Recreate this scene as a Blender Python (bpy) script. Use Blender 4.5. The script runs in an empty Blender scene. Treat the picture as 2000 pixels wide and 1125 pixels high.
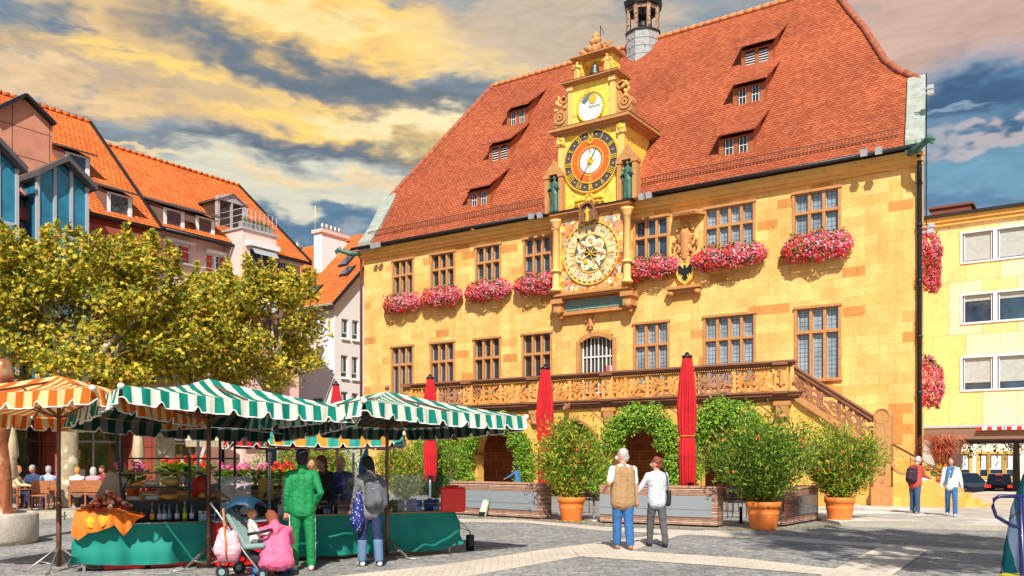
import bpy, bmesh, math, random
from mathutils import Vector, Matrix
from math import sin, cos, pi, radians, sqrt, atan2
random.seed(7)
R = random.random
def U(a, b): return a + (b - a) * random.random()
SC = bpy.context.scene
COL = SC.collection
# ------------------------------------------------------------ camera
FPX, CX, HY, EYE = 1750.0, 1000.0, 900.0, 1.6
cd = bpy.data.cameras.new('camera'); cam = bpy.data.objects.new('camera', cd); COL.objects.link(cam)
cam.location = (0, 0, EYE); cam.rotation_euler = (radians(90), 0, 0)
cd.sensor_width = 36; cd.lens = 36 * FPX / 2000
cd.shift_y = (HY - 562.5) / 2000
cd.clip_end = 2000; cd.clip_start = .1
SC.camera = cam
# ------------------------------------------------------------ world
W = bpy.data.worlds.new("World"); SC.world = W; W.use_nodes = True
SUN_AZ, SUN_EL = 181.0, 45.0
def build_world():
    nt = W.node_tree; N = nt.nodes; L = nt.links; N.clear()
    out = N.new('ShaderNodeOutputWorld'); bg = N.new('ShaderNodeBackground'); bg.inputs[1].default_value = .08
    L.new(bg.outputs[0], out.inputs[0])
    sky = N.new('ShaderNodeTexSky'); sky.sky_type = 'NISHITA'; sky.sun_disc = False
    sky.sun_elevation = radians(SUN_EL); sky.sun_rotation = radians(SUN_AZ)
    tc = N.new('ShaderNodeTexCoord'); sp = N.new('ShaderNodeSeparateXYZ'); L.new(tc.outputs['Generated'], sp.inputs[0])
    def M(op, a, b=None, c=None, clamp=False):
        n = N.new('ShaderNodeMath'); n.operation = op; n.use_clamp = clamp
        for i, x in enumerate((a, b, c)):
            if x is None: continue
            if isinstance(x, (int, float)): n.inputs[i].default_value = x
            else: L.new(x, n.inputs[i])
        return n.outputs[0]
    az = M('ARCTAN2', sp.outputs[0], sp.outputs[1]); el = M('ARCSINE', sp.outputs[2])
    def noise(sx, sy, sc, det=6, rough=.6, dist=0, off=0):
        c = N.new('ShaderNodeCombineXYZ'); L.new(M('MULTIPLY', az, sx), c.inputs[0]); L.new(M('MULTIPLY', el, sy), c.inputs[1]); c.inputs[2].default_value = off
        n = N.new('ShaderNodeTexNoise'); n.inputs['Scale'].default_value = sc; n.inputs['Detail'].default_value = det
        n.inputs['Roughness'].default_value = rough; n.inputs['Distortion'].default_value = dist
        L.new(c.outputs[0], n.inputs['Vector']); return n.outputs[0]
    wx = M('MULTIPLY', M('SUBTRACT', noise(1, 1.6, 5, 3), .5), .16)
    wy = M('MULTIPLY', M('SUBTRACT', noise(1, 2, 7, 4, off=3), .5), .13)
    n1 = noise(.75, 3.4, 9, 10, .66, .9, 8); n2 = noise(.8, 3.0, 24, 9, .68, .8, 5); n3 = noise(1, 4, 4, 5, .6, .3, 14)
    azw = M('ADD', az, wx); elw = M('ADD', el, wy)
    tex = M('ADD', M('MULTIPLY', M('SUBTRACT', n1, .5), 2.3), M('MULTIPLY', M('SUBTRACT', n2, .5), .8))
    def pa(px, py):
        return math.atan((px - CX) / FPX), math.atan((HY - py) / sqrt(FPX ** 2 + (px - CX) ** 2))
    def mix(fac, a, b):
        n = N.new('ShaderNodeMix'); n.data_type = 'RGBA'
        L.new(fac, n.inputs[0])
        for i, x in ((6, a), (7, b)):
            if isinstance(x, tuple): n.inputs[i].default_value = (*x, 1)
            else: L.new(x, n.inputs[i])
        return n.outputs[2]
    def ss(x, a, b):
        n = N.new('ShaderNodeMapRange'); n.interpolation_type = 'SMOOTHSTEP'; L.new(x, n.inputs[0])
        n.inputs[1].default_value = a; n.inputs[2].default_value = b; return n.outputs[0]
    col = mix(ss(az, .2, .55), (.28, .34, .39), (.12, .25, .40))
    col = mix(ss(el, .06, .36), (.40, .48, .52), col)
    def streak(px, py, Lp, Wp, tilt, c, amt=1.0, t=.5):
        nonlocal col
        a0, e0 = pa(px, py); k = radians(tilt)
        dx = M('SUBTRACT', azw, a0); dy = M('SUBTRACT', elw, e0)
        u = M('ADD', M('MULTIPLY', dx, cos(k) / (Lp / FPX)), M('MULTIPLY', dy, sin(k) / (Lp / FPX)))
        v = M('ADD', M('MULTIPLY', dx, -sin(k) / (Wp / FPX)), M('MULTIPLY', dy, cos(k) / (Wp / FPX)))
        r2 = M('ADD', M('MULTIPLY', u, u), M('MULTIPLY', v, v))
        m = M('EXPONENT', M('MULTIPLY', r2, -1))
        m = M('ADD', m, M('MULTIPLY', M('MULTIPLY', tex, t), M('MINIMUM', M('MULTIPLY', m, 3), 1)))
        m = M('MULTIPLY', ss(m, .12, .8), amt)
        col = mix(m, col, c)
    G = (.16, .205, .255)
    streak(100, 70, 230, 85, -4, (.16, .23, .31), 1)
    streak(380, 55, 330, 70, -8, (.85, .58, .27), .95)
    streak(650, 148, 400, 46, -11, G, 1)
    streak(640, 30, 450, 66, -7, (1.0, .64, .19), 1)
    streak(900, 105, 230, 45, -16, (1.0, .72, .28), .95)
    streak(560, 25, 200, 26, -5, (1.0, .82, .4), .8)
    streak(1090, 60, 240, 100, 0, (.62, .50, .38), .95)
    streak(450, 205, 520, 52, -5, (.75, .52, .27), 1)
    streak(560, 215, 420, 36, -9, (1.0, .68, .2), 1)
    streak(800, 250, 190, 26, -3, (1.0, .86, .5), .9)
    streak(330, 165, 260, 22, -2, (.42, .36, .34), .6)
    streak(500, 292, 360, 30, 2, (.14, .19, .25), 1)
    streak(380, 325, 320, 9, -8, (1.0, .72, .34), .8)
    streak(600, 365, 340, 55, -4, (.72, .70, .55), .95)
    streak(640, 350, 200, 14, -3, (.95, .7, .4), .7)
    streak(630, 440, 220, 24, 0, (.11, .21, .33), .95)
    streak(30, 150, 160, 22, 0, (.9, .62, .34), .7)
    streak(1830, 40, 340, 75, -6, (.62, .42, .34), .95)
    streak(1900, 120, 220, 30, 12, (.42, .40, .45), .5)
    streak(1900, 215, 230, 40, 3, (.055, .115, .22), .9)
    streak(1950, 262, 150, 10, 6, (.62, .52, .50), .7)
    streak(1880, 325, 240, 30, 2, (.17, .36, .50), .8)
    streak(1860, 378, 240, 22, 0, (.07, .19, .34), .6)
    streak(1850, 240, 70, 8, 0, (.35, .48, .6), .6)
    br = M('ADD', M('MULTIPLY', n2, .5), M('ADD', M('MULTIPLY', n3, .35), .42))
    vm = N.new('ShaderNodeVectorMath'); vm.operation = 'SCALE'; L.new(col, vm.inputs[0]); L.new(M('MULTIPLY', br, 12.5), vm.inputs[3])
    front = M('MULTIPLY', ss(sp.outputs[1], -.1, .3), ss(el, 1.1, .75))
    L.new(mix(front, sky.outputs[0], vm.outputs[0]), bg.inputs[0])
build_world()
sl = bpy.data.lights.new('sun', 'SUN'); sl.energy = 5.0; sl.angle = radians(.53); sl.color = (1, .94, .84)
so = bpy.data.objects.new('sun', sl); COL.objects.link(so)
_d = Vector((-sin(radians(SUN_AZ)) * cos(radians(SUN_EL)), -cos(radians(SUN_AZ)) * cos(radians(SUN_EL)), -sin(radians(SUN_EL))))
so.rotation_euler = _d.to_track_quat('-Z', 'Y').to_euler(); so.location = (-5, -20, 40)
SC.view_settings.view_transform = 'Standard'; SC.view_settings.look = 'None'
SC.view_settings.exposure = 0.33; SC.view_settings.gamma = 1
SC.cycles.max_bounces = 6; SC.cycles.transparent_max_bounces = 12
# ------------------------------------------------------------ frames
class Frame:
    def __init__(s, ox, oy, ax, ay):
        s.o = (ox, oy); s.u = (ax, ay); s.v = (-ay, ax); s.rz = atan2(ay, ax)
    def w(s, x, y, z=0): return Vector((s.o[0] + s.u[0] * x + s.v[0] * y, s.o[1] + s.u[1] * x + s.v[1] * y, z))
    def px(s, px, py, yl=0.0):   # a point of the plane y = yl seen along that line of sight -> x, z
        k = (px - CX) / FPX
        x = (k * (s.o[1] + s.v[1] * yl) - s.o[0] - s.v[0] * yl) / (s.u[0] - k * s.u[1])
        Y = s.o[1] + s.u[1] * x + s.v[1] * yl
        return x, EYE + (HY - py) * Y / FPX
TH = Frame(-7.85, 47.6, .8256, -.5643)      # town hall: x along its front, y into it
LB = Frame(-18.5, 38.0, .5643, .8256)       # row of houses on the left
def G(px, py, z=0.0):
    Y = FPX * (EYE - z) / (py - HY); return Vector(((px - CX) / FPX * Y, Y, z))
def AT(px, py, Y): return Vector(((px - CX) / FPX * Y, Y, EYE + (HY - py) * Y / FPX))
# ------------------------------------------------------------ materials
MATS = {}
def mat(name, col, rough=.75, var=.15, sc=6., bump=0., bsc=40., metal=0., spec=None, trans=0., emis=None, island=None, coat=0, stain=None):
    if name in MATS: return MATS[name]
    m = bpy.data.materials.new(name); MATS[name] = m; m.use_nodes = True
    nt = m.node_tree; N = nt.nodes; L = nt.links; b = N['Principled BSDF']
    b.inputs['Roughness'].default_value = rough; b.inputs['Metallic'].default_value = metal
    if spec is not None: b.inputs['Specular IOR Level'].default_value = spec
    if coat: b.inputs['Coat Weight'].default_value = coat
    tc = N.new('ShaderNodeTexCoord')
    src = None
    if island:
        g = N.new('ShaderNodeNewGeometry'); r = N.new('ShaderNodeValToRGB'); r.color_ramp.interpolation = 'CONSTANT'
        e = r.color_ramp.elements
        n = len(island)
        for i, c in enumerate(island):
            el = e[i] if i < 2 else e.new(i / n)
            el.position = i / n; el.color = (*c, 1)
        L.new(g.outputs['Random Per Island'], r.inputs[0]); src = r.outputs[0]
    else:
        rgb = N.new('ShaderNodeRGB'); rgb.outputs[0].default_value = (*col, 1); src = rgb.outputs[0]
    if var:
        no = N.new('ShaderNodeTexNoise'); no.inputs['Scale'].default_value = sc; no.inputs['Detail'].default_value = 6; no.inputs['Roughness'].default_value = .62
        L.new(tc.outputs['Object'], no.inputs['Vector'])
        mr = N.new('ShaderNodeMapRange'); mr.inputs[1].default_value = .25; mr.inputs[2].default_value = .75
        mr.inputs[3].default_value = 1 - var; mr.inputs[4].default_value = 1 + var; L.new(no.outputs[0], mr.inputs[0])
        vm = N.new('ShaderNodeVectorMath'); vm.operation = 'SCALE'; L.new(src, vm.inputs[0]); L.new(mr.outputs[0], vm.inputs[3]); src = vm.outputs[0]
    if stain:
        no = N.new('ShaderNodeTexNoise'); no.inputs['Scale'].default_value = stain[1]; no.inputs['Detail'].default_value = 5
        L.new(tc.outputs['Object'], no.inputs['Vector'])
        mr = N.new('ShaderNodeMapRange'); mr.interpolation_type = 'SMOOTHSTEP'; mr.inputs[1].default_value = stain[2]; mr.inputs[2].default_value = stain[2] + .12
        L.new(no.outputs[0], mr.inputs[0])
        mx = N.new('ShaderNodeMix'); mx.data_type = 'RGBA'; L.new(mr.outputs[0], mx.inputs[0]); L.new(src, mx.inputs[6]); mx.inputs[7].default_value = (*stain[0], 1); src = mx.outputs[2]
    L.new(src, b.inputs['Base Color'])
    if bump:
        nb = N.new('ShaderNodeTexNoise'); nb.inputs['Scale'].default_value = bsc; nb.inputs['Detail'].default_value = 5
        L.new(tc.outputs['Object'], nb.inputs['Vector'])
        bp = N.new('ShaderNodeBump'); bp.inputs['Strength'].default_value = bump; bp.inputs['Distance'].default_value = .02
        L.new(nb.outputs[0], bp.inputs['Height']); L.new(bp.outputs[0], b.inputs['Normal'])
    if trans:
        t = N.new('ShaderNodeBsdfTranslucent'); L.new(src, t.inputs[0]); ms = N.new('ShaderNodeMixShader'); ms.inputs[0].default_value = trans
        L.new(b.outputs[0], ms.inputs[1]); L.new(t.outputs[0], ms.inputs[2]); L.new(ms.outputs[0], N['Material Output'].inputs[0])
    if emis: b.inputs['Emission Color'].default_value = (*emis[0], 1); b.inputs['Emission Strength'].default_value = emis[1]
    return m
def brickmat(name, c1, c2, mortar, bw, rh, ms=.01, rough=.8, var=.2, sc=1.5, bump=.5, plane='xz', off=.5, c3=None, zsq=1., c3s=.9, wav=0, mblend=.1, streaks=0.):
    if name in MATS: return MATS[name]
    m = bpy.data.materials.new(name); MATS[name] = m; m.use_nodes = True
    nt = m.node_tree; N = nt.nodes; L = nt.links; b = N['Principled BSDF']; b.inputs['Roughness'].default_value = rough
    b.inputs['Specular IOR Level'].default_value = .2
    tc = N.new('ShaderNodeTexCoord'); s = N.new('ShaderNodeSeparateXYZ'); L.new(tc.outputs['Object'], s.inputs[0])
    c = N.new('ShaderNodeCombineXYZ')
    if plane == 'xz':
        a = N.new('ShaderNodeMath'); a.operation = 'ADD'; L.new(s.outputs[0], a.inputs[0]); L.new(s.outputs[1], a.inputs[1]); L.new(a.outputs[0], c.inputs[0])
        z = N.new('ShaderNodeMath'); z.operation = 'MULTIPLY'; z.inputs[1].default_value = zsq; L.new(s.outputs[2], z.inputs[0]); L.new(z.outputs[0], c.inputs[1])
    else: L.new(s.outputs[0], c.inputs[0]); L.new(s.outputs[1], c.inputs[1])
    vec = c.outputs[0]
    if wav:
        nw = N.new('ShaderNodeTexNoise'); nw.inputs['Scale'].default_value = .9; L.new(vec, nw.inputs['Vector'])
        va = N.new('ShaderNodeVectorMath'); va.operation = 'MULTIPLY_ADD'; L.new(nw.outputs['Color'], va.inputs[0]); va.inputs[1].default_value = (wav, wav, 0); L.new(vec, va.inputs[2]); vec = va.outputs[0]
    def bt(k1, k2, km, w, h):
        t = N.new('ShaderNodeTexBrick'); L.new(vec, t.inputs['Vector']); t.offset = off; t.squash = 1
        t.inputs['Color1'].default_value = (*k1, 1); t.inputs['Color2'].default_value = (*k2, 1); t.inputs['Mortar'].default_value = (*km, 1)
        t.inputs['Scale'].default_value = 1; t.inputs['Mortar Size'].default_value = ms; t.inputs['Mortar Smooth'].default_value = mblend
        t.inputs['Bias'].default_value = 0; t.inputs['Brick Width'].default_value = w; t.inputs['Row Height'].default_value = h
        return t
    t = bt(c1, c2, mortar, bw, rh); src = t.outputs[0]
    if c3:   # odd stones, picked out of the same bond by a second random choice
        t2 = bt((0, 0, 0), (1, 1, 1), (0, 0, 0), bw, rh); t2.inputs['Bias'].default_value = 0
        sh = N.new('ShaderNodeVectorMath'); sh.operation = 'ADD'; L.new(vec, sh.inputs[0]); sh.inputs[1].default_value = (bw * 34, rh * 22, 0); L.new(sh.outputs[0], t2.inputs['Vector'])
        r = N.new('ShaderNodeMapRange'); L.new(t2.outputs[0], r.inputs[0]); r.inputs[1].default_value = c3s - .12; r.inputs[2].default_value = c3s
        mx = N.new('ShaderNodeMix'); mx.data_type = 'RGBA'; L.new(r.outputs[0], mx.inputs[0]); L.new(src, mx.inputs[6]); mx.inputs[7].default_value = (*c3, 1); src = mx.outputs[2]
    for (scale, v, st) in ((1.0, streaks, 1), (sc, var, 0), (sc * 9, var * .7, 0)):
        if st and not v: continue
        no = N.new('ShaderNodeTexNoise'); no.inputs['Scale'].default_value = scale; no.inputs['Detail'].default_value = 6; no.inputs['Roughness'].default_value = .65
        if st:
            q = N.new('ShaderNodeVectorMath'); q.operation = 'MULTIPLY'; q.inputs[1].default_value = (2.6, 2.6, .22); L.new(tc.outputs['Object'], q.inputs[0]); L.new(q.outputs[0], no.inputs['Vector'])
        else: L.new(tc.outputs['Object'], no.inputs['Vector'])
        mr = N.new('ShaderNodeMapRange'); mr.inputs[1].default_value = .3; mr.inputs[2].default_value = .7; mr.inputs[3].default_value = 1 - v; mr.inputs[4].default_value = 1 + v
        L.new(no.outputs[0], mr.inputs[0]); vm = N.new('ShaderNodeVectorMath'); vm.operation = 'SCALE'; L.new(src, vm.inputs[0]); L.new(mr.outputs[0], vm.inputs[3]); src = vm.outputs[0]
    L.new(src, b.inputs['Base Color'])
    inv = N.new('ShaderNodeMath'); inv.operation = 'MULTIPLY_ADD'; L.new(t.outputs['Fac'], inv.inputs[0]); inv.inputs[1].default_value = -1.0; L.new(no.outputs[0], inv.inputs[2])
    bp = N.new('ShaderNodeBump'); bp.inputs['Strength'].default_value = bump; bp.inputs['Distance'].default_value = .03
    L.new(inv.outputs[0], bp.inputs['Height']); L.new(bp.outputs[0], b.inputs['Normal'])
    return m
def tilemat(name, c1, c2, dark, w, h, zs=1.24, var=.2, moss=None):
    """beaver-tail roof tiles: courses along z, each tile with its own tone, butts and joints dark"""
    m = bpy.data.materials.new(name); MATS[name] = m; m.use_nodes = True
    nt = m.node_tree; N = nt.nodes; L = nt.links; b = N['Principled BSDF']; b.inputs['Roughness'].default_value = .8; b.inputs['Specular IOR Level'].default_value = .2
    tc = N.new('ShaderNodeTexCoord'); s = N.new('ShaderNodeSeparateXYZ'); L.new(tc.outputs['Object'], s.inputs[0])
    def M(op, a, bb=None):
        n = N.new('ShaderNodeMath'); n.operation = op
        for i, x in enumerate((a, bb)):
            if x is None: continue
            if isinstance(x, (int, float)): n.inputs[i].default_value = x
            else: L.new(x, n.inputs[i])
        return n.outputs[0]
    g = N.new('ShaderNodeNewGeometry')
    row = M('DIVIDE', M('MULTIPLY', s.outputs[2], zs), h); ri = M('FLOOR', row); rf = M('SUBTRACT', row, ri)
    xx = M('ADD', s.outputs[0], M('MULTIPLY', s.outputs[1], .35))
    cx = M('ADD', M('DIVIDE', xx, w), M('MULTIPLY', M('MODULO', ri, 2), .5)); ci = M('FLOOR', cx); cf = M('SUBTRACT', cx, ci)
    d = M('ABSOLUTE', M('SUBTRACT', cf, .5))
    edge = M('MULTIPLY', M('MULTIPLY', d, d), 1.5)                 # rounded butt
    hgt = M('SUBTRACT', rf, edge)
    wn = N.new('ShaderNodeTexWhiteNoise'); wn.noise_dimensions = '2D'; cc = N.new('ShaderNodeCombineXYZ'); L.new(ci, cc.inputs[0]); L.new(ri, cc.inputs[1]); L.new(cc.outputs[0], wn.inputs['Vector'])
    mx = N.new('ShaderNodeMix'); mx.data_type = 'RGBA'; L.new(wn.outputs[0], mx.inputs[0]); mx.inputs[6].default_value = (*c1, 1); mx.inputs[7].default_value = (*c2, 1); src = mx.outputs[2]
    mr = N.new('ShaderNodeMapRange'); L.new(hgt, mr.inputs[0]); mr.inputs[1].default_value = .22; mr.inputs[2].default_value = .05; mr.inputs[3].default_value = 0; mr.inputs[4].default_value = .8
    m2 = N.new('ShaderNodeMix'); m2.data_type = 'RGBA'; L.new(mr.outputs[0], m2.inputs[0]); L.new(src, m2.inputs[6]); m2.inputs[7].default_value = (*dark, 1); src = m2.outputs[2]
    for scale, v in ((.35, var), (5, var * .8)):
        no = N.new('ShaderNodeTexNoise'); no.inputs['Scale'].default_value = scale; no.inputs['Detail'].default_value = 6
        L.new(tc.outputs['Object'], no.inputs['Vector'])
        r = N.new('ShaderNodeMapRange'); r.inputs[1].default_value = .3; r.inputs[2].default_value = .7; r.inputs[3].default_value = 1 - v; r.inputs[4].default_value = 1 + v
        L.new(no.outputs[0], r.inputs[0]); vm = N.new('ShaderNodeVectorMath'); vm.operation = 'SCALE'; L.new(src, vm.inputs[0]); L.new(r.outputs[0], vm.inputs[3]); src = vm.outputs[0]
    L.new(src, b.inputs['Base Color'])
    bp = N.new('ShaderNodeBump'); bp.inputs['Strength'].default_value = .7; bp.inputs['Distance'].default_value = .03
    L.new(M('MULTIPLY', hgt, -1), bp.inputs['Height']); L.new(bp.outputs[0], b.inputs['Normal'])
    return m
def stripemat(name, c1, c2, w, trans=.25, back=1.):
    m = bpy.data.materials.new(name); MATS[name] = m; m.use_nodes = True
    nt = m.node_tree; N = nt.nodes; L = nt.links; b = N['Principled BSDF']; b.inputs['Roughness'].default_value = .75; b.inputs['Specular IOR Level'].default_value = .2
    uv = N.new('ShaderNodeUVMap'); s = N.new('ShaderNodeSeparateXYZ'); L.new(uv.outputs[0], s.inputs[0])
    def M(op, a, bb):
        n = N.new('ShaderNodeMath'); n.operation = op
        for i, x in enumerate((a, bb)):
            if isinstance(x, (int, float)): n.inputs[i].default_value = x
            else: L.new(x, n.inputs[i])
        return n.outputs[0]
    f = M('LESS_THAN', M('FRACT', M('DIVIDE', s.outputs[0], w * 2), 0), .5)
    mx = N.new('ShaderNodeMix'); mx.data_type = 'RGBA'; L.new(f, mx.inputs[0]); mx.inputs[6].default_value = (*c1, 1); mx.inputs[7].default_value = (*c2, 1)
    tc = N.new('ShaderNodeTexCoord'); no = N.new('ShaderNodeTexNoise'); no.inputs['Scale'].default_value = 3; no.inputs['Detail'].default_value = 6; L.new(tc.outputs['Object'], no.inputs['Vector'])
    r = N.new('ShaderNodeMapRange'); r.inputs[1].default_value = .3; r.inputs[2].default_value = .7; r.inputs[3].default_value = .85; r.inputs[4].default_value = 1.12; L.new(no.outputs[0], r.inputs[0])
    vm = N.new('ShaderNodeVectorMath'); vm.operation = 'SCALE'; L.new(mx.outputs[2], vm.inputs[0]); L.new(r.outputs[0], vm.inputs[3])
    g = N.new('ShaderNodeNewGeometry'); k = N.new('ShaderNodeMapRange'); L.new(g.outputs['Backfacing'], k.inputs[0]); k.inputs[3].default_value = 1; k.inputs[4].default_value = back   # inner face darkened: shade under the canopy painted into the colour
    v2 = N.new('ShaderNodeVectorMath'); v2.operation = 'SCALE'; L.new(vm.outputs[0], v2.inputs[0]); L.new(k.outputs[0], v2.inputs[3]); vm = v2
    L.new(vm.outputs[0], b.inputs['Base Color'])
    t = N.new('ShaderNodeBsdfTranslucent'); L.new(vm.outputs[0], t.inputs[0]); ms = N.new('ShaderNodeMixShader'); ms.inputs[0].default_value = trans
    L.new(b.outputs[0], ms.inputs[1]); L.new(t.outputs[0], ms.inputs[2]); L.new(ms.outputs[0], N['Material Output'].inputs[0])
    bp = N.new('ShaderNodeBump'); bp.inputs['Strength'].default_value = .35; bp.inputs['Distance'].default_value = .05; L.new(no.outputs[0], bp.inputs['Height']); L.new(bp.outputs[0], b.inputs['Normal'])
    return m
def glassmat(name, base, grid=None, gridcol=(.02, .02, .02), refl=.6, rough=.03):
    m = bpy.data.materials.new(name); MATS[name] = m; m.use_nodes = True
    nt = m.node_tree; N = nt.nodes; L = nt.links; b = N['Principled BSDF']
    b.inputs['Roughness'].default_value = rough; b.inputs['Specular IOR Level'].default_value = refl; b.inputs['IOR'].default_value = 1.6
    tc = N.new('ShaderNodeTexCoord'); no = N.new('ShaderNodeTexNoise'); no.inputs['Scale'].default_value = 1.3; no.inputs['Detail'].default_value = 3; L.new(tc.outputs['Object'], no.inputs['Vector'])
    r = N.new('ShaderNodeMapRange'); r.inputs[1].default_value = .35; r.inputs[2].default_value = .65; r.inputs[3].default_value = .75; r.inputs[4].default_value = 1.3; L.new(no.outputs[0], r.inputs[0])
    rgb = N.new('ShaderNodeRGB'); rgb.outputs[0].default_value = (*base, 1)
    vm = N.new('ShaderNodeVectorMath'); vm.operation = 'SCALE'; L.new(rgb.outputs[0], vm.inputs[0]); L.new(r.outputs[0], vm.inputs[3]); src = vm.outputs[0]
    if grid:
        s = N.new('ShaderNodeSeparateXYZ'); L.new(tc.outputs['Object'], s.inputs[0]); c = N.new('ShaderNodeCombineXYZ'); L.new(s.outputs[0], c.inputs[0]); L.new(s.outputs[2], c.inputs[1])
        t = N.new('ShaderNodeTexBrick'); t.offset = 0; L.new(c.outputs[0], t.inputs['Vector']); t.inputs['Scale'].default_value = 1; t.inputs['Brick Width'].default_value = grid[0]; t.inputs['Row Height'].default_value = grid[1]
        t.inputs['Mortar Size'].default_value = .012; t.inputs['Mortar Smooth'].default_value = .2
        mx = N.new('ShaderNodeMix'); mx.data_type = 'RGBA'; L.new(t.outputs['Fac'], mx.inputs[0]); L.new(src, mx.inputs[6]); mx.inputs[7].default_value = (*gridcol, 1); src = mx.outputs[2]
    L.new(src, b.inputs['Base Color'])
    n2 = N.new('ShaderNodeTexNoise'); n2.inputs['Scale'].default_value = 2.2; L.new(tc.outputs['Object'], n2.inputs['Vector'])
    bp = N.new('ShaderNodeBump'); bp.inputs['Strength'].default_value = .25; bp.inputs['Distance'].default_value = .05; L.new(n2.outputs[0], bp.inputs['Height']); L.new(bp.outputs[0], b.inputs['Normal'])
    return m
def clearmat(name='clear_acrylic', tint=(.9, .95, 1.)):
    m = bpy.data.materials.new(name); MATS[name] = m; m.use_nodes = True
    nt = m.node_tree; N = nt.nodes; L = nt.links; N.remove(N['Principled BSDF'])
    t = N.new('ShaderNodeBsdfTransparent'); t.inputs[0].default_value = (*tint, 1)
    g = N.new('ShaderNodeBsdfGlossy'); g.inputs['Roughness'].default_value = .04
    f = N.new('ShaderNodeFresnel'); f.inputs[0].default_value = 1.45
    tc = N.new('ShaderNodeTexCoord'); no = N.new('ShaderNodeTexNoise'); no.inputs['Scale'].default_value = 2; L.new(tc.outputs['Object'], no.inputs['Vector'])
    a = N.new('ShaderNodeMath'); a.operation = 'MULTIPLY_ADD'; L.new(no.outputs[0], a.inputs[0]); a.inputs[1].default_value = .12; L.new(f.outputs[0], a.inputs[2])
    ms = N.new('ShaderNodeMixShader'); L.new(a.outputs[0], ms.inputs[0]); L.new(t.outputs[0], ms.inputs[1]); L.new(g.outputs[0], ms.inputs[2]); L.new(ms.outputs[0], N['Material Output'].inputs[0])
    return m
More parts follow.
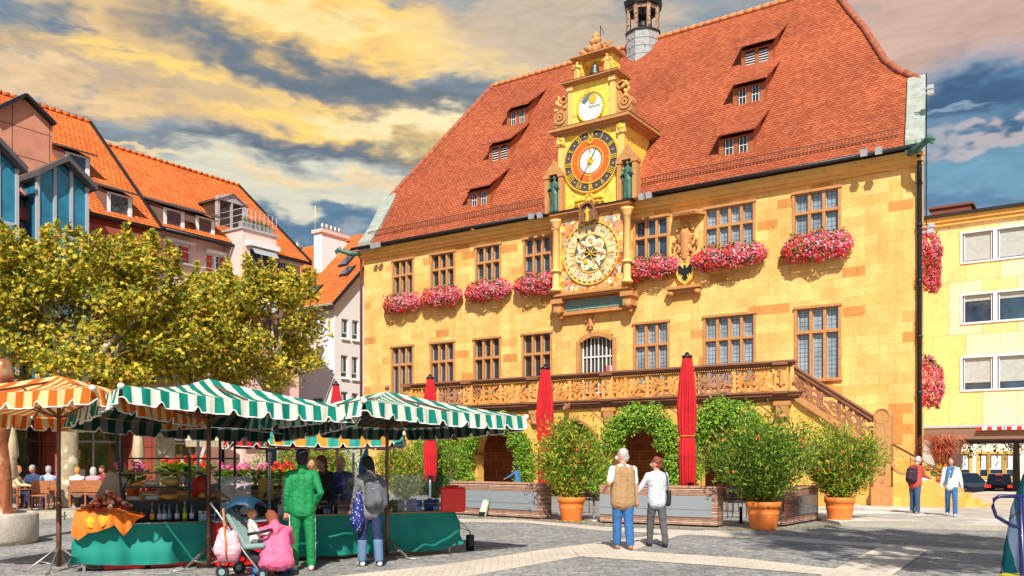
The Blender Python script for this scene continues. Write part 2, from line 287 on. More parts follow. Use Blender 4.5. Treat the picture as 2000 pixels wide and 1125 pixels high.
# ------------------------------------------------------------ mesh builder
class MB:
    def __init__(s): s.v = []; s.f = []; s.m = []; s.sm = []; s.uv = None
    def add(s, vs, fs, mi=0, sm=False):
        o = len(s.v); s.v += [tuple(p) for p in vs]
        for f in fs: s.f.append([i + o for i in f]); s.m.append(mi); s.sm.append(sm)
    def box(s, x0, x1, y0, y1, z0, z1, mi=0):
        s.add([(x0, y0, z0), (x1, y0, z0), (x1, y1, z0), (x0, y1, z0), (x0, y0, z1), (x1, y0, z1), (x1, y1, z1), (x0, y1, z1)],
              [(0, 3, 2, 1), (4, 5, 6, 7), (0, 1, 5, 4), (1, 2, 6, 5), (2, 3, 7, 6), (3, 0, 4, 7)], mi)
        return s
    def obox(s, c, sz, rot=(0, 0, 0), mi=0):
        from mathutils import Euler
        q = Euler(rot).to_matrix(); c = Vector(c); h = [k / 2 for k in sz]
        vs = [c + q @ Vector((a * h[0], b * h[1], d * h[2])) for d in (-1, 1) for a, b in ((-1, -1), (1, -1), (1, 1), (-1, 1))]
        s.add(vs, [(0, 3, 2, 1), (4, 5, 6, 7), (0, 1, 5, 4), (1, 2, 6, 5), (2, 3, 7, 6), (3, 0, 4, 7)], mi); return s
    def tube(s, pts, r, n=8, mi=0, sm=True, cap=True):
        pts = [Vector(p) for p in pts]; k = len(pts)
        rs = r if isinstance(r, (list, tuple)) else [r] * k
        vs = []; up = None
        for i, p in enumerate(pts):
            d = (pts[min(i + 1, k - 1)] - pts[max(i - 1, 0)])
            if d.length < 1e-9: d = Vector((0, 0, 1))
            d.normalize()
            if up is None or abs(up.dot(d)) > .98:
                up = Vector((0, 0, 1)) if abs(d.z) < .9 else Vector((1, 0, 0))
            a = d.cross(up).normalized(); b = d.cross(a).normalized()
            for j in range(n):
                t = 2 * pi * j / n; vs.append(p + (a * cos(t) + b * sin(t)) * rs[i])
        fs = [(i * n + j, i * n + (j + 1) % n, (i + 1) * n + (j + 1) % n, (i + 1) * n + j) for i in range(k - 1) for j in range(n)]
        s.add(vs, fs, mi, sm)
        if cap:
            o = len(s.v) - len(vs)
            s.f.append([o + j for j in range(n)][::-1]); s.m.append(mi); s.sm.append(False)
            s.f.append([o + (k - 1) * n + j for j in range(n)]); s.m.append(mi); s.sm.append(False)
        return s
    def bar(s, p0, p1, w, h=None, mi=0):
        h = h or w; p0 = Vector(p0); p1 = Vector(p1); d = (p1 - p0); l = d.length; q = d.to_track_quat('X', 'Z').to_matrix(); c = (p0 + p1) / 2
        vs = [c + q @ Vector((a * l / 2, b * w / 2, e * h / 2)) for e in (-1, 1) for a, b in ((-1, -1), (1, -1), (1, 1), (-1, 1))]
        s.add(vs, [(0, 3, 2, 1), (4, 5, 6, 7), (0, 1, 5, 4), (1, 2, 6, 5), (2, 3, 7, 6), (3, 0, 4, 7)], mi); return s
    def lathe(s, prof, c=(0, 0, 0), n=20, mi=0, sm=True, sx=1, sy=1, fl=0):
        vs = []
        for r, z in prof:
            for j in range(n):
                t = 2 * pi * j / n; rr = r * (1 + fl * (1 if j % 2 else -1)); vs.append((c[0] + rr * cos(t) * sx, c[1] + rr * sin(t) * sy, c[2] + z))
        k = len(prof)
        s.add(vs, [(i * n + j, i * n + (j + 1) % n, (i + 1) * n + (j + 1) % n, (i + 1) * n + j) for i in range(k - 1) for j in range(n)], mi, sm)
        o = len(s.v) - len(vs)
        s.f.append([o + j for j in range(n)][::-1]); s.m.append(mi); s.sm.append(False)
        s.f.append([o + (k - 1) * n + j for j in range(n)]); s.m.append(mi); s.sm.append(False)
        return s
    def prism(s, poly, y0, y1, mi=0, axis='y', sm=False):
        n = len(poly)
        if axis == 'y': a = [(x, y0, z) for x, z in poly]; b = [(x, y1, z) for x, z in poly]
        elif axis == 'z': a = [(x, z, y0) for x, z in poly]; b = [(x, z, y1) for x, z in poly]
        else: a = [(y0, x, z) for x, z in poly]; b = [(y1, x, z) for x, z in poly]
        s.add(a + b, [tuple(range(n)), tuple(range(2 * n - 1, n - 1, -1))] + [(i, i + n, (i + 1) % n + n, (i + 1) % n) for i in range(n)], mi, sm)
        return s
    def disc(s, cx, cz, r, y0, y1, n=40, mi=0, rz=None):
        return s.prism([(cx + r * cos(2 * pi * i / n), cz + (rz or r) * sin(2 * pi * i / n)) for i in range(n)], y0, y1, mi)
    def arc(s, cx, cz, r, a0, a1, w, y0, y1, n=10, mi=0):
        o = [(cx + (r + w / 2) * cos(a0 + (a1 - a0) * i / n), cz + (r + w / 2) * sin(a0 + (a1 - a0) * i / n)) for i in range(n + 1)]
        q = [(cx + (r - w / 2) * cos(a0 + (a1 - a0) * i / n), cz + (r - w / 2) * sin(a0 + (a1 - a0) * i / n)) for i in range(n + 1)]
        for i in range(n):
            s.prism([q[i], o[i], o[i + 1], q[i + 1]], y0, y1, mi)
        return s
    def ring(s, cx, cz, r0, r1, y0, y1, n=48, mi=0):
        return s.arc(cx, cz, (r0 + r1) / 2, 0, 2 * pi, r1 - r0, y0, y1, n, mi)
    def ell(s, c, r, n=10, m=7, mi=0, sm=True):
        if not isinstance(r, (tuple, list)): r = (r, r, r)
        vs = [(c[0], c[1], c[2] + r[2])]
        for i in range(1, m):
            p = pi * i / m
            for j in range(n):
                t = 2 * pi * j / n; vs.append((c[0] + r[0] * sin(p) * cos(t), c[1] + r[1] * sin(p) * sin(t), c[2] + r[2] * cos(p)))
        vs.append((c[0], c[1], c[2] - r[2])); fs = [(0, 1 + j, 1 + (j + 1) % n) for j in range(n)]
        for i in range(m - 2):
            for j in range(n): fs.append((1 + i * n + j, 1 + (i + 1) * n + j, 1 + (i + 1) * n + (j + 1) % n, 1 + i * n + (j + 1) % n))
        e = len(vs) - 1; fs += [(e, 1 + (m - 2) * n + (j + 1) % n, 1 + (m - 2) * n + j) for j in range(n)]
        s.add(vs, fs, mi, sm); return s
    def leaf(s, p, d, up, ln, w, mi=0, kind=0):
        d = d.normalized(); sd = d.cross(up)
        if sd.length < 1e-4: sd = Vector((1, 0, 0))
        sd.normalize(); nn = sd.cross(d)
        if kind == 0: pts = [p, p + d * ln * .5 + sd * w / 2 + nn * w * .15, p + d * ln, p + d * ln * .5 - sd * w / 2 + nn * w * .15]
        elif kind == 1:  # lobed (plane tree)
            pts = [p + d * (a * ln) + sd * (b * w) + nn * (abs(b) * w * -.3) for a, b in ((0, 0), (.1, .35), (.35, .22), (.5, .62), (.62, .2), (1, 0), (.62, -.2), (.5, -.62), (.35, -.22), (.1, -.35))]
        else: pts = [p + d * (.5 + .5 * cos(t)) * ln + sd * sin(t) * w / 2 for t in (0, pi / 3, 2 * pi / 3, pi, 4 * pi / 3, 5 * pi / 3)]
        o = len(s.v); s.v += [tuple(q) for q in pts]; s.f.append(list(range(o, o + len(pts)))); s.m.append(mi); s.sm.append(False)
    def xf(s, M_):
        s.v = [tuple(M_ @ Vector(p)) for p in s.v]; return s
    def build(s, name, mats, parent=None, loc=None, rot=None, fix=True, bevel=0):
        me = bpy.data.meshes.new(name); me.from_pydata(s.v, [], s.f)
        if not isinstance(mats, (list, tuple)): mats = [mats]
        for m in mats: me.materials.append(m)
        me.polygons.foreach_set('material_index', s.m); me.polygons.foreach_set('use_smooth', s.sm)
        if s.uv:
            ul = me.uv_layers.new(name='UVMap')
            for l in me.loops: ul.data[l.index].uv = s.uv[l.vertex_index]
        me.update()
        if fix and len(s.f) < 60000:
            b = bmesh.new(); b.from_mesh(me); bmesh.ops.recalc_face_normals(b, faces=b.faces); b.to_mesh(me); b.free()
        o = bpy.data.objects.new(name, me); COL.objects.link(o)
        if parent: o.parent = parent
        if loc is not None: o.location = loc
        if rot is not None: o.rotation_euler = rot
        if bevel:
            bv = o.modifiers.new('bevel', 'BEVEL'); bv.width = bevel; bv.segments = 2; bv.limit_method = 'ANGLE'
        return o
def tag(o, label=None, cat=None, group=None, kind=None):
    if label: o['label'] = label
    if cat: o['category'] = cat
    if group: o['group'] = group
    if kind: o['kind'] = kind
    return o
def thing(name, label, cat, loc=(0, 0, 0), rz=0., group=None):
    o = bpy.data.objects.new(name, None); COL.objects.link(o); o.location = loc; o.rotation_euler = (0, 0, rz); o.empty_display_size = .2
    return tag(o, label, cat, group)
def copy_tree(o, parent=None, label=None, loc=None, rz=None):
    c = o.copy(); COL.objects.link(c); c.parent = parent
    if label: c['label'] = label
    if loc is not None: c.location = loc
    if rz is not None: c.rotation_euler = (0, 0, rz)
    for ch in list(o.children): copy_tree(ch, c)
    return c
# union of tapered capsules, fused to one skin by a voxel remesh
def fuse(caps, name, m, parent=None, vox=.014, smooth=3, crease=0):
    b = MB()
    for c in caps:
        if len(c) == 2: b.ell(c[0], c[1], 14, 9)
        else:
            p0, r0, p1, r1 = c; p0 = Vector(p0); p1 = Vector(p1)
            b.ell(p0, r0, 12, 8); b.ell(p1, r1, 12, 8)
            if (p1 - p0).length > 1e-4: b.tube([p0, p1], [r0, r1], 12)
    o = b.build(name, m, None, fix=True)
    md = o.modifiers.new('r', 'REMESH'); md.mode = 'VOXEL'; md.voxel_size = vox; md.use_smooth_shade = True
    if smooth: s2 = o.modifiers.new('s', 'SMOOTH'); s2.factor = .5; s2.iterations = smooth
    dg = bpy.context.evaluated_depsgraph_get(); dg.update()
    me = bpy.data.meshes.new_from_object(o.evaluated_get(dg)); old = o.data; o.modifiers.clear(); o.data = me; me.name = name; bpy.data.meshes.remove(old)
    if not me.materials: me.materials.append(m)
    if crease:
        from mathutils import noise as NZ
        sd = len(me.vertices) % 97; nn = [v.normal.copy() for v in me.vertices]
        for v, q in zip(me.vertices, nn):
            p = v.co; f = NZ.noise(Vector((p.x * 9 + sd, p.y * 9, p.z * 15 + p.x * 7))); g = NZ.noise(Vector((p.x * 22, p.y * 22 + sd, p.z * 30 - p.x * 14)))
            v.co = p + q * crease * ((1 - abs(f) * 3.2) * .9 + g * .7)
    if parent: o.parent = parent
    return o
# ------------------------------------------------------------ palette
ST = brickmat('ashlar', (.87, .54, .185), (.77, .42, .12), (.58, .33, .115), .82, .37, .006, var=.17, sc=.8, bump=.25, c3=(.60, .27, .07), c3s=.93, off=.43, wav=.05, streaks=.15)
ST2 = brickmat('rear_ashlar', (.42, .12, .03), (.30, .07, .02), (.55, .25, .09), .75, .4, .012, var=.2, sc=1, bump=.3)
STP = brickmat('pier_ashlar', (.85, .50, .13), (.74, .38, .08), (.58, .32, .09), .7, .42, .008, var=.14, sc=1, bump=.35)
SY = mat('plain_sandstone', (.80, .45, .12), .8, .16, 3, .35, 30)
SR = mat('red_sandstone', (.42, .15, .055), .85, .28, 4, .4, 30)
SRD = mat('brown_sandstone', (.25, .10, .05), .85, .3, 4, .4, 30)
SFR = mat('window_sandstone', (.52, .24, .08), .8, .2, 5, .3, 30)
ORN = mat('balustrade_sandstone', (.66, .30, .07), .85, .35, 1.1, .5, 25, stain=((.30, .13, .07), .7, .55))
GOLD = mat('gilding', (.95, .60, .06), .35, .1, 8, metal=.35)
YEL = mat('yellow_plate', (.90, .60, .09), .6, .25, 4, .9, 9, stain=((.72, .40, .07), 3, .56))
ROOF = tilemat('old_roof_tile', (.33, .07, .03), (.46, .12, .045), (.07, .02, .012), .19, .155, var=.16)
ROOFO = tilemat('orange_roof_tile', (.60, .125, .025), (.72, .19, .04), (.18, .03, .01), .24, .24, zs=1.5, var=.14)
DKM = mat('dark_metal', (.03, .032, .035), .45, .2, 6, metal=.5)
ZN = mat('zinc_sheet', (.40, .44, .38), .5, .3, 2.5, .15, 8, metal=.2, stain=((.52, .50, .38), 1.5, .6))
BRZ = mat('green_bronze', (.06, .16, .12), .55, .5, 14, .4, 30, metal=.3)
WOOD = mat('red_brown_wood', (.36, .10, .03), .7, .3, 5, .3, 40)
WHT = mat('white_frame', (.80, .80, .80), .5, .05)
BLK = mat('black_paint', (.012, .012, .014), .45, .1)
GL = glassmat('dark_window_glass', (.02, .05, .085), refl=.9)
GLL = glassmat('leaded_window_glass', (.26, .33, .38), (.17, .17), (.07, .08, .09), refl=.8, rough=.1)
GLD = glassmat('brown_window_glass', (.045, .04, .035), (.2, .2), (.02, .02, .02), refl=.6)
GLB = glassmat('blue_window_glass', (.02, .19, .30), refl=1.)
GLC = clearmat()
# ============================================================ ground
def ground():
    b = MB(); n = 60
    xs = [-400, -150, -80, -50, -35] + [-30 + i * 2 for i in range(40)] + [60, 90, 150, 400]
    ys = [-100, -40, -20, -10, 0] + [2 * i for i in range(1, 46)] + [110, 140, 200, 320, 600]
    def h(x, y):
        lx = (x + 7.85) * .8256 - (y - 47.6) * .5643; ly = (x + 7.85) * .5643 + (y - 47.6) * .8256
        if lx > 24 and ly > 13: return -.78 * min(1, (ly - 13) / 8)
        return 0
    for y in ys:
        for x in xs: b.v.append((x, y, h(x, y)))
    w = len(xs)
    for j in range(len(ys) - 1):
        for i in range(w - 1): b.f.append([j * w + i, j * w + i + 1, (j + 1) * w + i + 1, (j + 1) * w + i]); b.m.append(0); b.sm.append(True)
    m = bpy.data.materials.new('cobblestones'); m.use_nodes = True; nt = m.node_tree; N = nt.nodes; L = nt.links; p = N['Principled BSDF']; p.inputs['Roughness'].default_value = .8
    tc = N.new('ShaderNodeTexCoord'); v = N.new('ShaderNodeTexVoronoi'); v.inputs['Scale'].default_value = 7.5; v.inputs['Randomness'].default_value = .75; L.new(tc.outputs['Object'], v.inputs['Vector'])
    v2 = N.new('ShaderNodeTexVoronoi'); v2.feature = 'DISTANCE_TO_EDGE'; v2.inputs['Scale'].default_value = 7.5; v2.inputs['Randomness'].default_value = .75; L.new(tc.outputs['Object'], v2.inputs['Vector'])
    s = N.new('ShaderNodeSeparateColor'); L.new(v.outputs['Color'], s.inputs[0])
    r = N.new('ShaderNodeValToRGB'); e = r.color_ramp.elements; e[0].color = (.22, .22, .22, 1); e[1].color = (.39, .365, .325, 1); x = e.new(.5); x.color = (.295, .29, .28, 1); L.new(s.outputs[0], r.inputs[0])
    mr = N.new('ShaderNodeMapRange'); mr.inputs[1].default_value = .0; mr.inputs[2].default_value = .09; mr.inputs[3].default_value = .55; mr.inputs[4].default_value = 1; L.new(v2.outputs[0], mr.inputs[0])
    no = N.new('ShaderNodeTexNoise'); no.inputs['Scale'].default_value = .5; no.inputs['Detail'].default_value = 8; no.inputs['Roughness'].default_value = .7; L.new(tc.outputs['Object'], no.inputs['Vector'])
    m2 = N.new('ShaderNodeMapRange'); m2.inputs[1].default_value = .3; m2.inputs[2].default_value = .7; m2.inputs[3].default_value = .72; m2.inputs[4].default_value = 1.25; L.new(no.outputs[0], m2.inputs[0])
    mm = N.new('ShaderNodeMath'); mm.operation = 'MULTIPLY'; L.new(mr.outputs[0], mm.inputs[0]); L.new(m2.outputs[0], mm.inputs[1])
    sc = N.new('ShaderNodeVectorMath'); sc.operation = 'SCALE'; L.new(r.outputs[0], sc.inputs[0]); L.new(mm.outputs[0], sc.inputs[3]); L.new(sc.outputs[0], p.inputs['Base Color'])
    bp = N.new('ShaderNodeBump'); bp.inputs['Distance'].default_value = .03; bp.inputs['Strength'].default_value = .6; L.new(mr.outputs[0], bp.inputs['Height']); L.new(bp.outputs[0], p.inputs['Normal'])
    o = b.build('ground', m, fix=False); tag(o, kind='structure')
ground()
PAV = brickmat('pale_setts', (.66, .57, .46), (.58, .50, .41), (.44, .38, .31), .22, .16, .012, plane='xy', var=.16, sc=.8, bump=.3)
def strip(name, pts, z, m):
    b = MB(); P = [G(*p, z) for p in pts]
    b.prism([(p.x, p.y) for p in P], z - .004, z, axis='z'); o = b.build(name, m); tag(o, kind='structure'); return o
strip('paving_band', [(560, 1135), (880, 1101), (1070, 1072), (1289, 1044), (1380, 1035), (1420, 1037), (1328, 1045), (1238, 1073), (1132, 1086), (920, 1124), (800, 1150)], .004, PAV)
strip('paving_band', [(897, 1013), (1020, 1015), (1177, 1029), (1356, 1036), (1720, 1062), (1960, 1076), (1960, 1084), (1730, 1070), (1356, 1044), (1177, 1036), (1020, 1020), (890, 1019)], .0085, PAV)
strip('paving_band', [(1115, 1072), (1188, 1073), (1440, 1089), (1636, 1111), (1990, 1150), (1990, 1170), (1597, 1121), (1384, 1103), (1132, 1086)], .013, PAV)
strip('paving_band', [(1725, 1063), (1821, 1067), (1748, 1119), (1690, 1160), (1540, 1160), (1608, 1122)], .017, PAV)
# the raised pavement on the right, flags behind a kerb
def slab():
    m = brickmat('paving_flags', (.52, .46, .38), (.40, .37, .34), (.22, .2, .18), 1.4, .8, .012, plane='xy', var=.2, sc=.6, bump=.2, c3=(.62, .60, .56), c3s=.85)
    b = MB(); p = [G(1640, 1027), G(1965, 1036), G(2150, 1041)]
    P = [(p[0].x, p[0].y), (p[1].x, p[1].y), (p[2].x, p[2].y), (34, 24), (36, 43), (24, 45), (16.5, 36), (11, 29.8), (8.5, 29)]
    b.prism(P, -.05, .09, axis='z'); tag(b.build('pavement', m), kind='structure')
    k = MB(); a = Vector((p[0].x, p[0].y, 0)); c = Vector((p[2].x, p[2].y, 0)); k.bar(a + Vector((0, -.08, .045)), c + Vector((0, -.08, .045)), .15, .11)
    tag(k.build('kerb', mat('kerb_stone', (.40, .36, .29), .8, .2)), kind='structure')
slab()
def terrace():
    m = brickmat('terrace_flags', (.42, .37, .30), (.36, .32, .27), (.18, .16, .14), .6, .4, .012, plane='xy', var=.2, bump=.2)
    b = MB(); a = G(-120, 1020); c = G(60, 1014); d = G(160, 1009); e = G(360, 1003)
    b.prism([(a.x, a.y), (c.x, c.y), (d.x, d.y), (e.x, e.y), (e.x + 2, e.y + 6), (-14, 44), (-21, 40), (-34, 20), (-26, 18)], -.05, .15, axis='z'); tag(b.build('cafe_terrace', m), kind='structure')
    k = MB()
    for q, r in ((a, c), (c, d), (d, e)): k.bar(q + Vector((.0, -.12, .08)), r + Vector((0, -.12, .08)), .22, .2)
    tag(k.build('terrace_kerb', mat('pale_kerb', (.62, .55, .42), .8, .2)), kind='structure')
terrace()
# ============================================================ town hall
th = thing('town_hall', 'yellow sandstone town hall with steep red tiled roof, gilded clock gable and carved balcony', 'town hall', (TH.o[0], TH.o[1], 0), TH.rz)
WLEN = 27.3
UP = [(2.09, 3.37, 3), (4.65, 6.04, 3), (7.45, 8.8, 3), (10.25, 11.63, 3), (15.95, 17.43, 3), (19.18, 21.14, 4), (22.8, 24.43, 3)]
LO = [(2.02, 3.37, 3), (4.62, 6.02, 3), (7.34, 8.79, 3), (10.17, 11.65, 3), (15.95, 17.45, 3), (19.14, 21.16, 4), (22.88, 24.44, 3)]
def wallgrid(b, x0, x1, z0, z1, ops, y=0., dep=.3, mi=0):
    xs = sorted({x0, x1, *[o[0] for o in ops], *[o[1] for o in ops]}); zs = sorted({z0, z1, *[o[2] for o in ops], *[o[3] for o in ops]})
    for i in range(len(xs) - 1):
        for j in range(len(zs) - 1):
            cx = (xs[i] + xs[i + 1]) / 2; cz = (zs[j] + zs[j + 1]) / 2
            if any(o[0] < cx < o[1] and o[2] < cz < o[3] for o in ops): continue
            b.add([(xs[i], y, zs[j]), (xs[i + 1], y, zs[j]), (xs[i + 1], y, zs[j + 1]), (xs[i], y, zs[j + 1])], [(0, 1, 2, 3)], mi)
    for o in ops:
        a, c, d, e = o[:4]
        b.add([(a, y, d), (c, y, d), (c, y, e), (a, y, e), (a, y + dep, d), (c, y + dep, d), (c, y + dep, e), (a, y + dep, e)], [(0, 4, 5, 1), (1, 5, 6, 2), (2, 6, 7, 3), (3, 7, 4, 0)], mi)
ops = [(a - .02, c + .02, 9.6, 11.95) for a, c, n in UP] + [(a - .02, c + .02, 4.65, 7.5) for a, c, n in LO] + [(13.2, 14.86, 4.1, 7.15)]
b = MB(); wallgrid(b, 0, WLEN, 3.9, 12.7, ops)
b.add([(0, 0, 0), (5.6, 0, 0), (5.6, 0, 3.9), (0, 0, 3.9)], [(0, 1, 2, 3)]); b.add([(23.1, 0, 0), (WLEN, 0, 0), (WLEN, 0, 3.9), (23.1, 0, 3.9)], [(0, 1, 2, 3)])
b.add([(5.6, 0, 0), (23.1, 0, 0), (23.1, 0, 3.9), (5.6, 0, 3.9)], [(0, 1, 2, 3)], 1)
RX = lambda y: WLEN - .163 * y
b.add([(WLEN, 0, 0), (RX(14), 14, 0), (RX(14), 14, 12.7), (WLEN, 0, 12.7)], [(0, 1, 2, 3)]); b.add([(0, 0, 0), (0, 0, 12.7), (0, 14, 12.7), (0, 14, 0)], [(0, 1, 2, 3)])
b.add([(0, 14, 0), (0, 14, 12.7), (RX(14), 14, 12.7), (RX(14), 14, 0)], [(0, 1, 2, 3)])
for q in (0, 1):   # gable walls up to the half hips
    X = (lambda y: RX(y)) if q else (lambda y: 0.)
    b.add([(X(0), 0, 12.7), (X(2), 2, 15.9), (X(12), 12, 15.9), (X(14), 14, 12.7)], [(0, 1, 2, 3)])
b.build('wall', [ST, ST2], th, fix=False)
def stone_window(x0, x1, z0, z1, n, g, tr=.66, name='window'):
    b = MB(); y0 = -.05; e = .10
    b.box(x0 - e, x0, y0, .22, z0 - .05, z1); b.box(x1, x1 + e, y0, .22, z0 - .05, z1); b.box(x0 - e - .03, x1 + e + .03, y0 - .04, .22, z1, z1 + e)
    b.box(x0 - e - .05, x1 + e + .05, y0 - .06, .22, z0 - .17, z0 - .05)
    w = (x1 - x0) / n; zt = z0 + (z1 - z0) * tr
    for i in range(1, n): b.box(x0 + i * w - .055, x0 + i * w + .055, .0, .2, z0 - .05, z1)
    b.box(x0, x1, -.01, .21, zt - .055, zt + .055)
    o = b.build(name, SFR, th)
    f = MB()
    for i in range(n):
        for a, c in ((z0 - .05, zt - .055), (zt + .055, z1)):
            l = x0 + i * w + (.055 if i else 0); r = x0 + (i + 1) * w - (.055 if i < n - 1 else 0); t = .028
            f.box(l, l + t, .13, .17, a, c); f.box(r - t, r, .13, .17, a, c); f.box(l + t, r - t, .13, .17, a, a + t); f.box(l + t, r - t, .13, .17, c - t, c)
    f.build('casement', mat('grey_casement', (.42, .40, .36), .5, .1), o)
    p = MB(); p.box(x0, x1, .175, .19, z0 - .05, z1); p.build('pane', g, o)
    return o
gu = [GLD, GLD, GL, GL, GL, GLL, GLL]; gl = [GL, GL, GLD, GLD, GLL, GLL, GLL]
for (a, c, n), g in zip(UP, gu): stone_window(a, c, 9.7, 11.9, n, g)
for (a, c, n), g in zip(LO, gl): stone_window(a, c, 4.8, 7.45, n, g)
# balcony door: arched reveal, white glazed leaves, notices
d = MB(); x0, x1 = 13.2, 14.86
d.arc(14.03, 5.9, 1.32, radians(52), radians(128), .2, -.07, .05, 14); d.box(13.02, 13.2, -.06, .3, 4.1, 6.98); d.box(14.86, 15.04, -.06, .3, 4.1, 6.98)
do = d.build('door', SFR, th)
d = MB()
for x in (13.22, 13.62, 14.0, 14.4, 14.79): d.box(x, x + .05, .2, .25, 4.1, 7.13)
for z in (4.1, 4.6, 6.2, 7.08): d.box(13.22, 14.84, .19, .26, z, z + .06)
for x in (13.42, 13.82, 14.21, 14.6): d.box(x, x + .025, .2, .25, 4.6, 7.08)
d.build('door_frame', WHT, do)
d = MB(); d.box(13.22, 14.84, .27, .29, 4.1, 7.13); d.build('pane', GLD, do)
d = MB(); d.box(14.42, 14.62, .17, .185, 5.35, 5.8); d.build('red_notice', mat('notice_red', (.7, .12, .08)), do)
d = MB(); d.box(14.64, 14.8, .17, .185, 5.35, 5.8); d.build('white_notice', WHT, do)
# cornice, gutter, downpipes
b = MB()
for seg in ((-.1, 12.35), (15.85, 27.35)):
    for (p, z0, z1) in ((.16, 12.22, 12.34), (.28, 12.34, 12.52), (.4, 12.52, 12.68)):
        b.box(seg[0] - p * .3, seg[1] + p * .2, -p, 0, z0, z1)
b.build('cornice', SY, th)
b = MB()
for s in ((-.4, 12.3), (15.9, 27.45)): b.tube([(s[0], -.56, 12.78), (s[1], -.56, 12.78)], .085, 8)
b.build('gutter', DKM, th)
b = MB(); b.tube([(27.28, -.42, 12.7), (27.28, -.12, 12.3), (27.28, -.12, .9)], .085, 10)
for z in (2, 4, 6, 8, 10, 11.5): b.tube([(27.28, -.12, z), (27.28, -.12, z + .1)], .105, 10)
b.build('downpipe', DKM, th)
b = MB(); b.tube([(-.12, -.3, 12.7), (-.12, -.1, 12.3), (-.12, -.1, .2)], .07, 8); b.build('downpipe', mat('red_brown_pipe', (.16, .05, .03), .5), th)
# roof
ZR = 23.1
def rz_(y): return 14.0 + (y - .6) * (ZR - 14.0) / 6.4 if y > .6 else 12.85 + (y + .5) * (14.0 - 12.85) / 1.1
def on_roof(px, py, fr=TH, f=rz_, lo=-.4, hi=7.0):
    for i in range(40):
        m = (lo + hi) / 2; x, z = fr.px(px, py, m)
        if z > f(m): lo = m
        else: hi = m
    return x, m, z
RL, RR = 3.4, 22.35
hr = [on_roof(*p)[:2] for p in ((1754, 139), (1728, 119), (1688, 56), (1660, 24))]
b = MB()
XR = lambda y: TH.px(1804, 300, y)[0]
def slope(sgn):
    Y = (lambda y: y) if sgn > 0 else (lambda y: 14 - y)
    pts = [(-.05, .6), (-.05, 2.0), (RL, 7), (RR, 7)] + [(x if sgn > 0 else min(x, XR(14 - y)), y) for x, y in hr[::-1]] + [(XR(2) if sgn > 0 else XR(12), 2.0), (XR(.6) if sgn > 0 else XR(13.4), .6)]
    b.add([(x, Y(y), rz_(y)) for x, y in pts], [tuple(range(len(pts)))])
    b.add([(-.1, Y(-.5), 12.85), (XR(-.5) if sgn > 0 else XR(14.5), Y(-.5), 12.85), (XR(.6) if sgn > 0 else XR(13.4), Y(.6), 14), (-.05, Y(.6), 14)], [(0, 1, 2, 3)])
slope(1); slope(-1)
b.add([(-.05, 2, rz_(2)), (RL, 7, ZR), (-.05, 12, rz_(2))], [(0, 1, 2)])
pr = [(RX(2) + .05, 2, rz_(2))] + [(x, y, rz_(y)) for x, y in hr[:]] + [(RR, 7, ZR)]
pb = [(XR(12), 12, rz_(2))] + [(min(x, XR(14 - y)), 14 - y, rz_(y)) for x, y in hr] + [(RR, 7, ZR)]
for i in range(len(pr) - 1): b.add([pr[i], pr[i + 1], pb[i + 1], pb[i]], [(0, 1, 2, 3)])
rf = b.build('roof', ROOF, th, fix=False)
b = MB(); n = 46
rc = mat('ridge_tile', (.66, .24, .08), .8, .3, 3)
for i in range(n): x = RL + (RR - RL) * i / n; b.tube([(x, 7, ZR + .02), (x + (RR - RL) / n * 1.05, 7, ZR + .06)], [.11, .13], 8)
b.build('ridge_cap', rc, rf)
b = MB()
pl = [(-.05, 2, rz_(2)), (RL, 7, ZR)]
def chain(P, k):
    for i in range(len(P) - 1):
        a = Vector(P[i]); c = Vector(P[i + 1]); m_ = max(1, int((c - a).length / k))
        for j in range(m_): b.tube([a.lerp(c, j / m_), a.lerp(c, (j + 1.08) / m_) + Vector((0, 0, .05))], [.12, .15], 8)
chain(pr, .42); b.build('hip_cap', mat('hip_tile', (.36, .10, .05), .85, .35, 3), rf); b = MB(); chain(pl, .42); b.build('hip_cap', MATS['hip_tile'], rf)
def panel(pa, pb_, name, y1=2.05):
    F = lambda k, y: TH.px(k[0] + (k[1] - k[0]) * (y + .5) / 2.5, 300, y)[0]
    b = MB()
    for (ya, yb) in ((-.5, .5), (.54, 1.25), (1.29, y1)):
        za, zb = rz_(ya) + .22, rz_(yb) + .22
        x0, x1, x2, x3 = F(pa, ya), F(pb_, ya), F(pb_, yb), F(pa, yb)
        b.add([(x0, ya, za), (x1, ya, za), (x2, yb, zb), (x3, yb, zb), (x0, ya, za - .5), (x1, ya, za - .5), (x2, yb, zb - .5), (x3, yb, zb - .5)],
              [(0, 1, 2, 3), (4, 7, 6, 5), (0, 4, 5, 1), (1, 5, 6, 2), (2, 6, 7, 3), (3, 7, 4, 0)])
    b.build(name, ZN, th, bevel=.02)
panel((1767, 1772), (1806, 1808), 'verge_sheet'); panel((699, 750), (722, 773), 'verge_sheet')
b = MB()
b.add([(27.43, -.55, 12.5), (27.43, 2.2, 16.5), (27.43, 2.2, 8.5), (27.43, .2, 8.5), (27.5, -.55, 12.5), (27.5, 2.2, 16.5), (27.5, 2.2, 8.5), (27.5, .2, 8.5)][0:0] or [(TH.px(1808, 300, 2.05)[0], 2.05, 8.9), (TH.px(1810.5, 300, 2.05)[0], 2.05, 8.9), (TH.px(1810.5, 300, 2.05)[0], 2.05, 16.3), (TH.px(1808, 300, 2.05)[0], 2.05, 16.3)], [(0, 1, 2, 3)])
b.build('verge_edge', DKM, th)
b = MB()   # snow guard
for s in ((.3, 12.2), (16.0, 26.6)):
    x = s[0]
    for h in (.12, .34): b.tube([(s[0], -.02, 13.35 + h), (s[1], -.02, 13.35 + h)], .016, 5)
    while x < s[1]:
        b.bar((x, -.02, 13.42), (x, -.02, 13.72), .022); x += .14
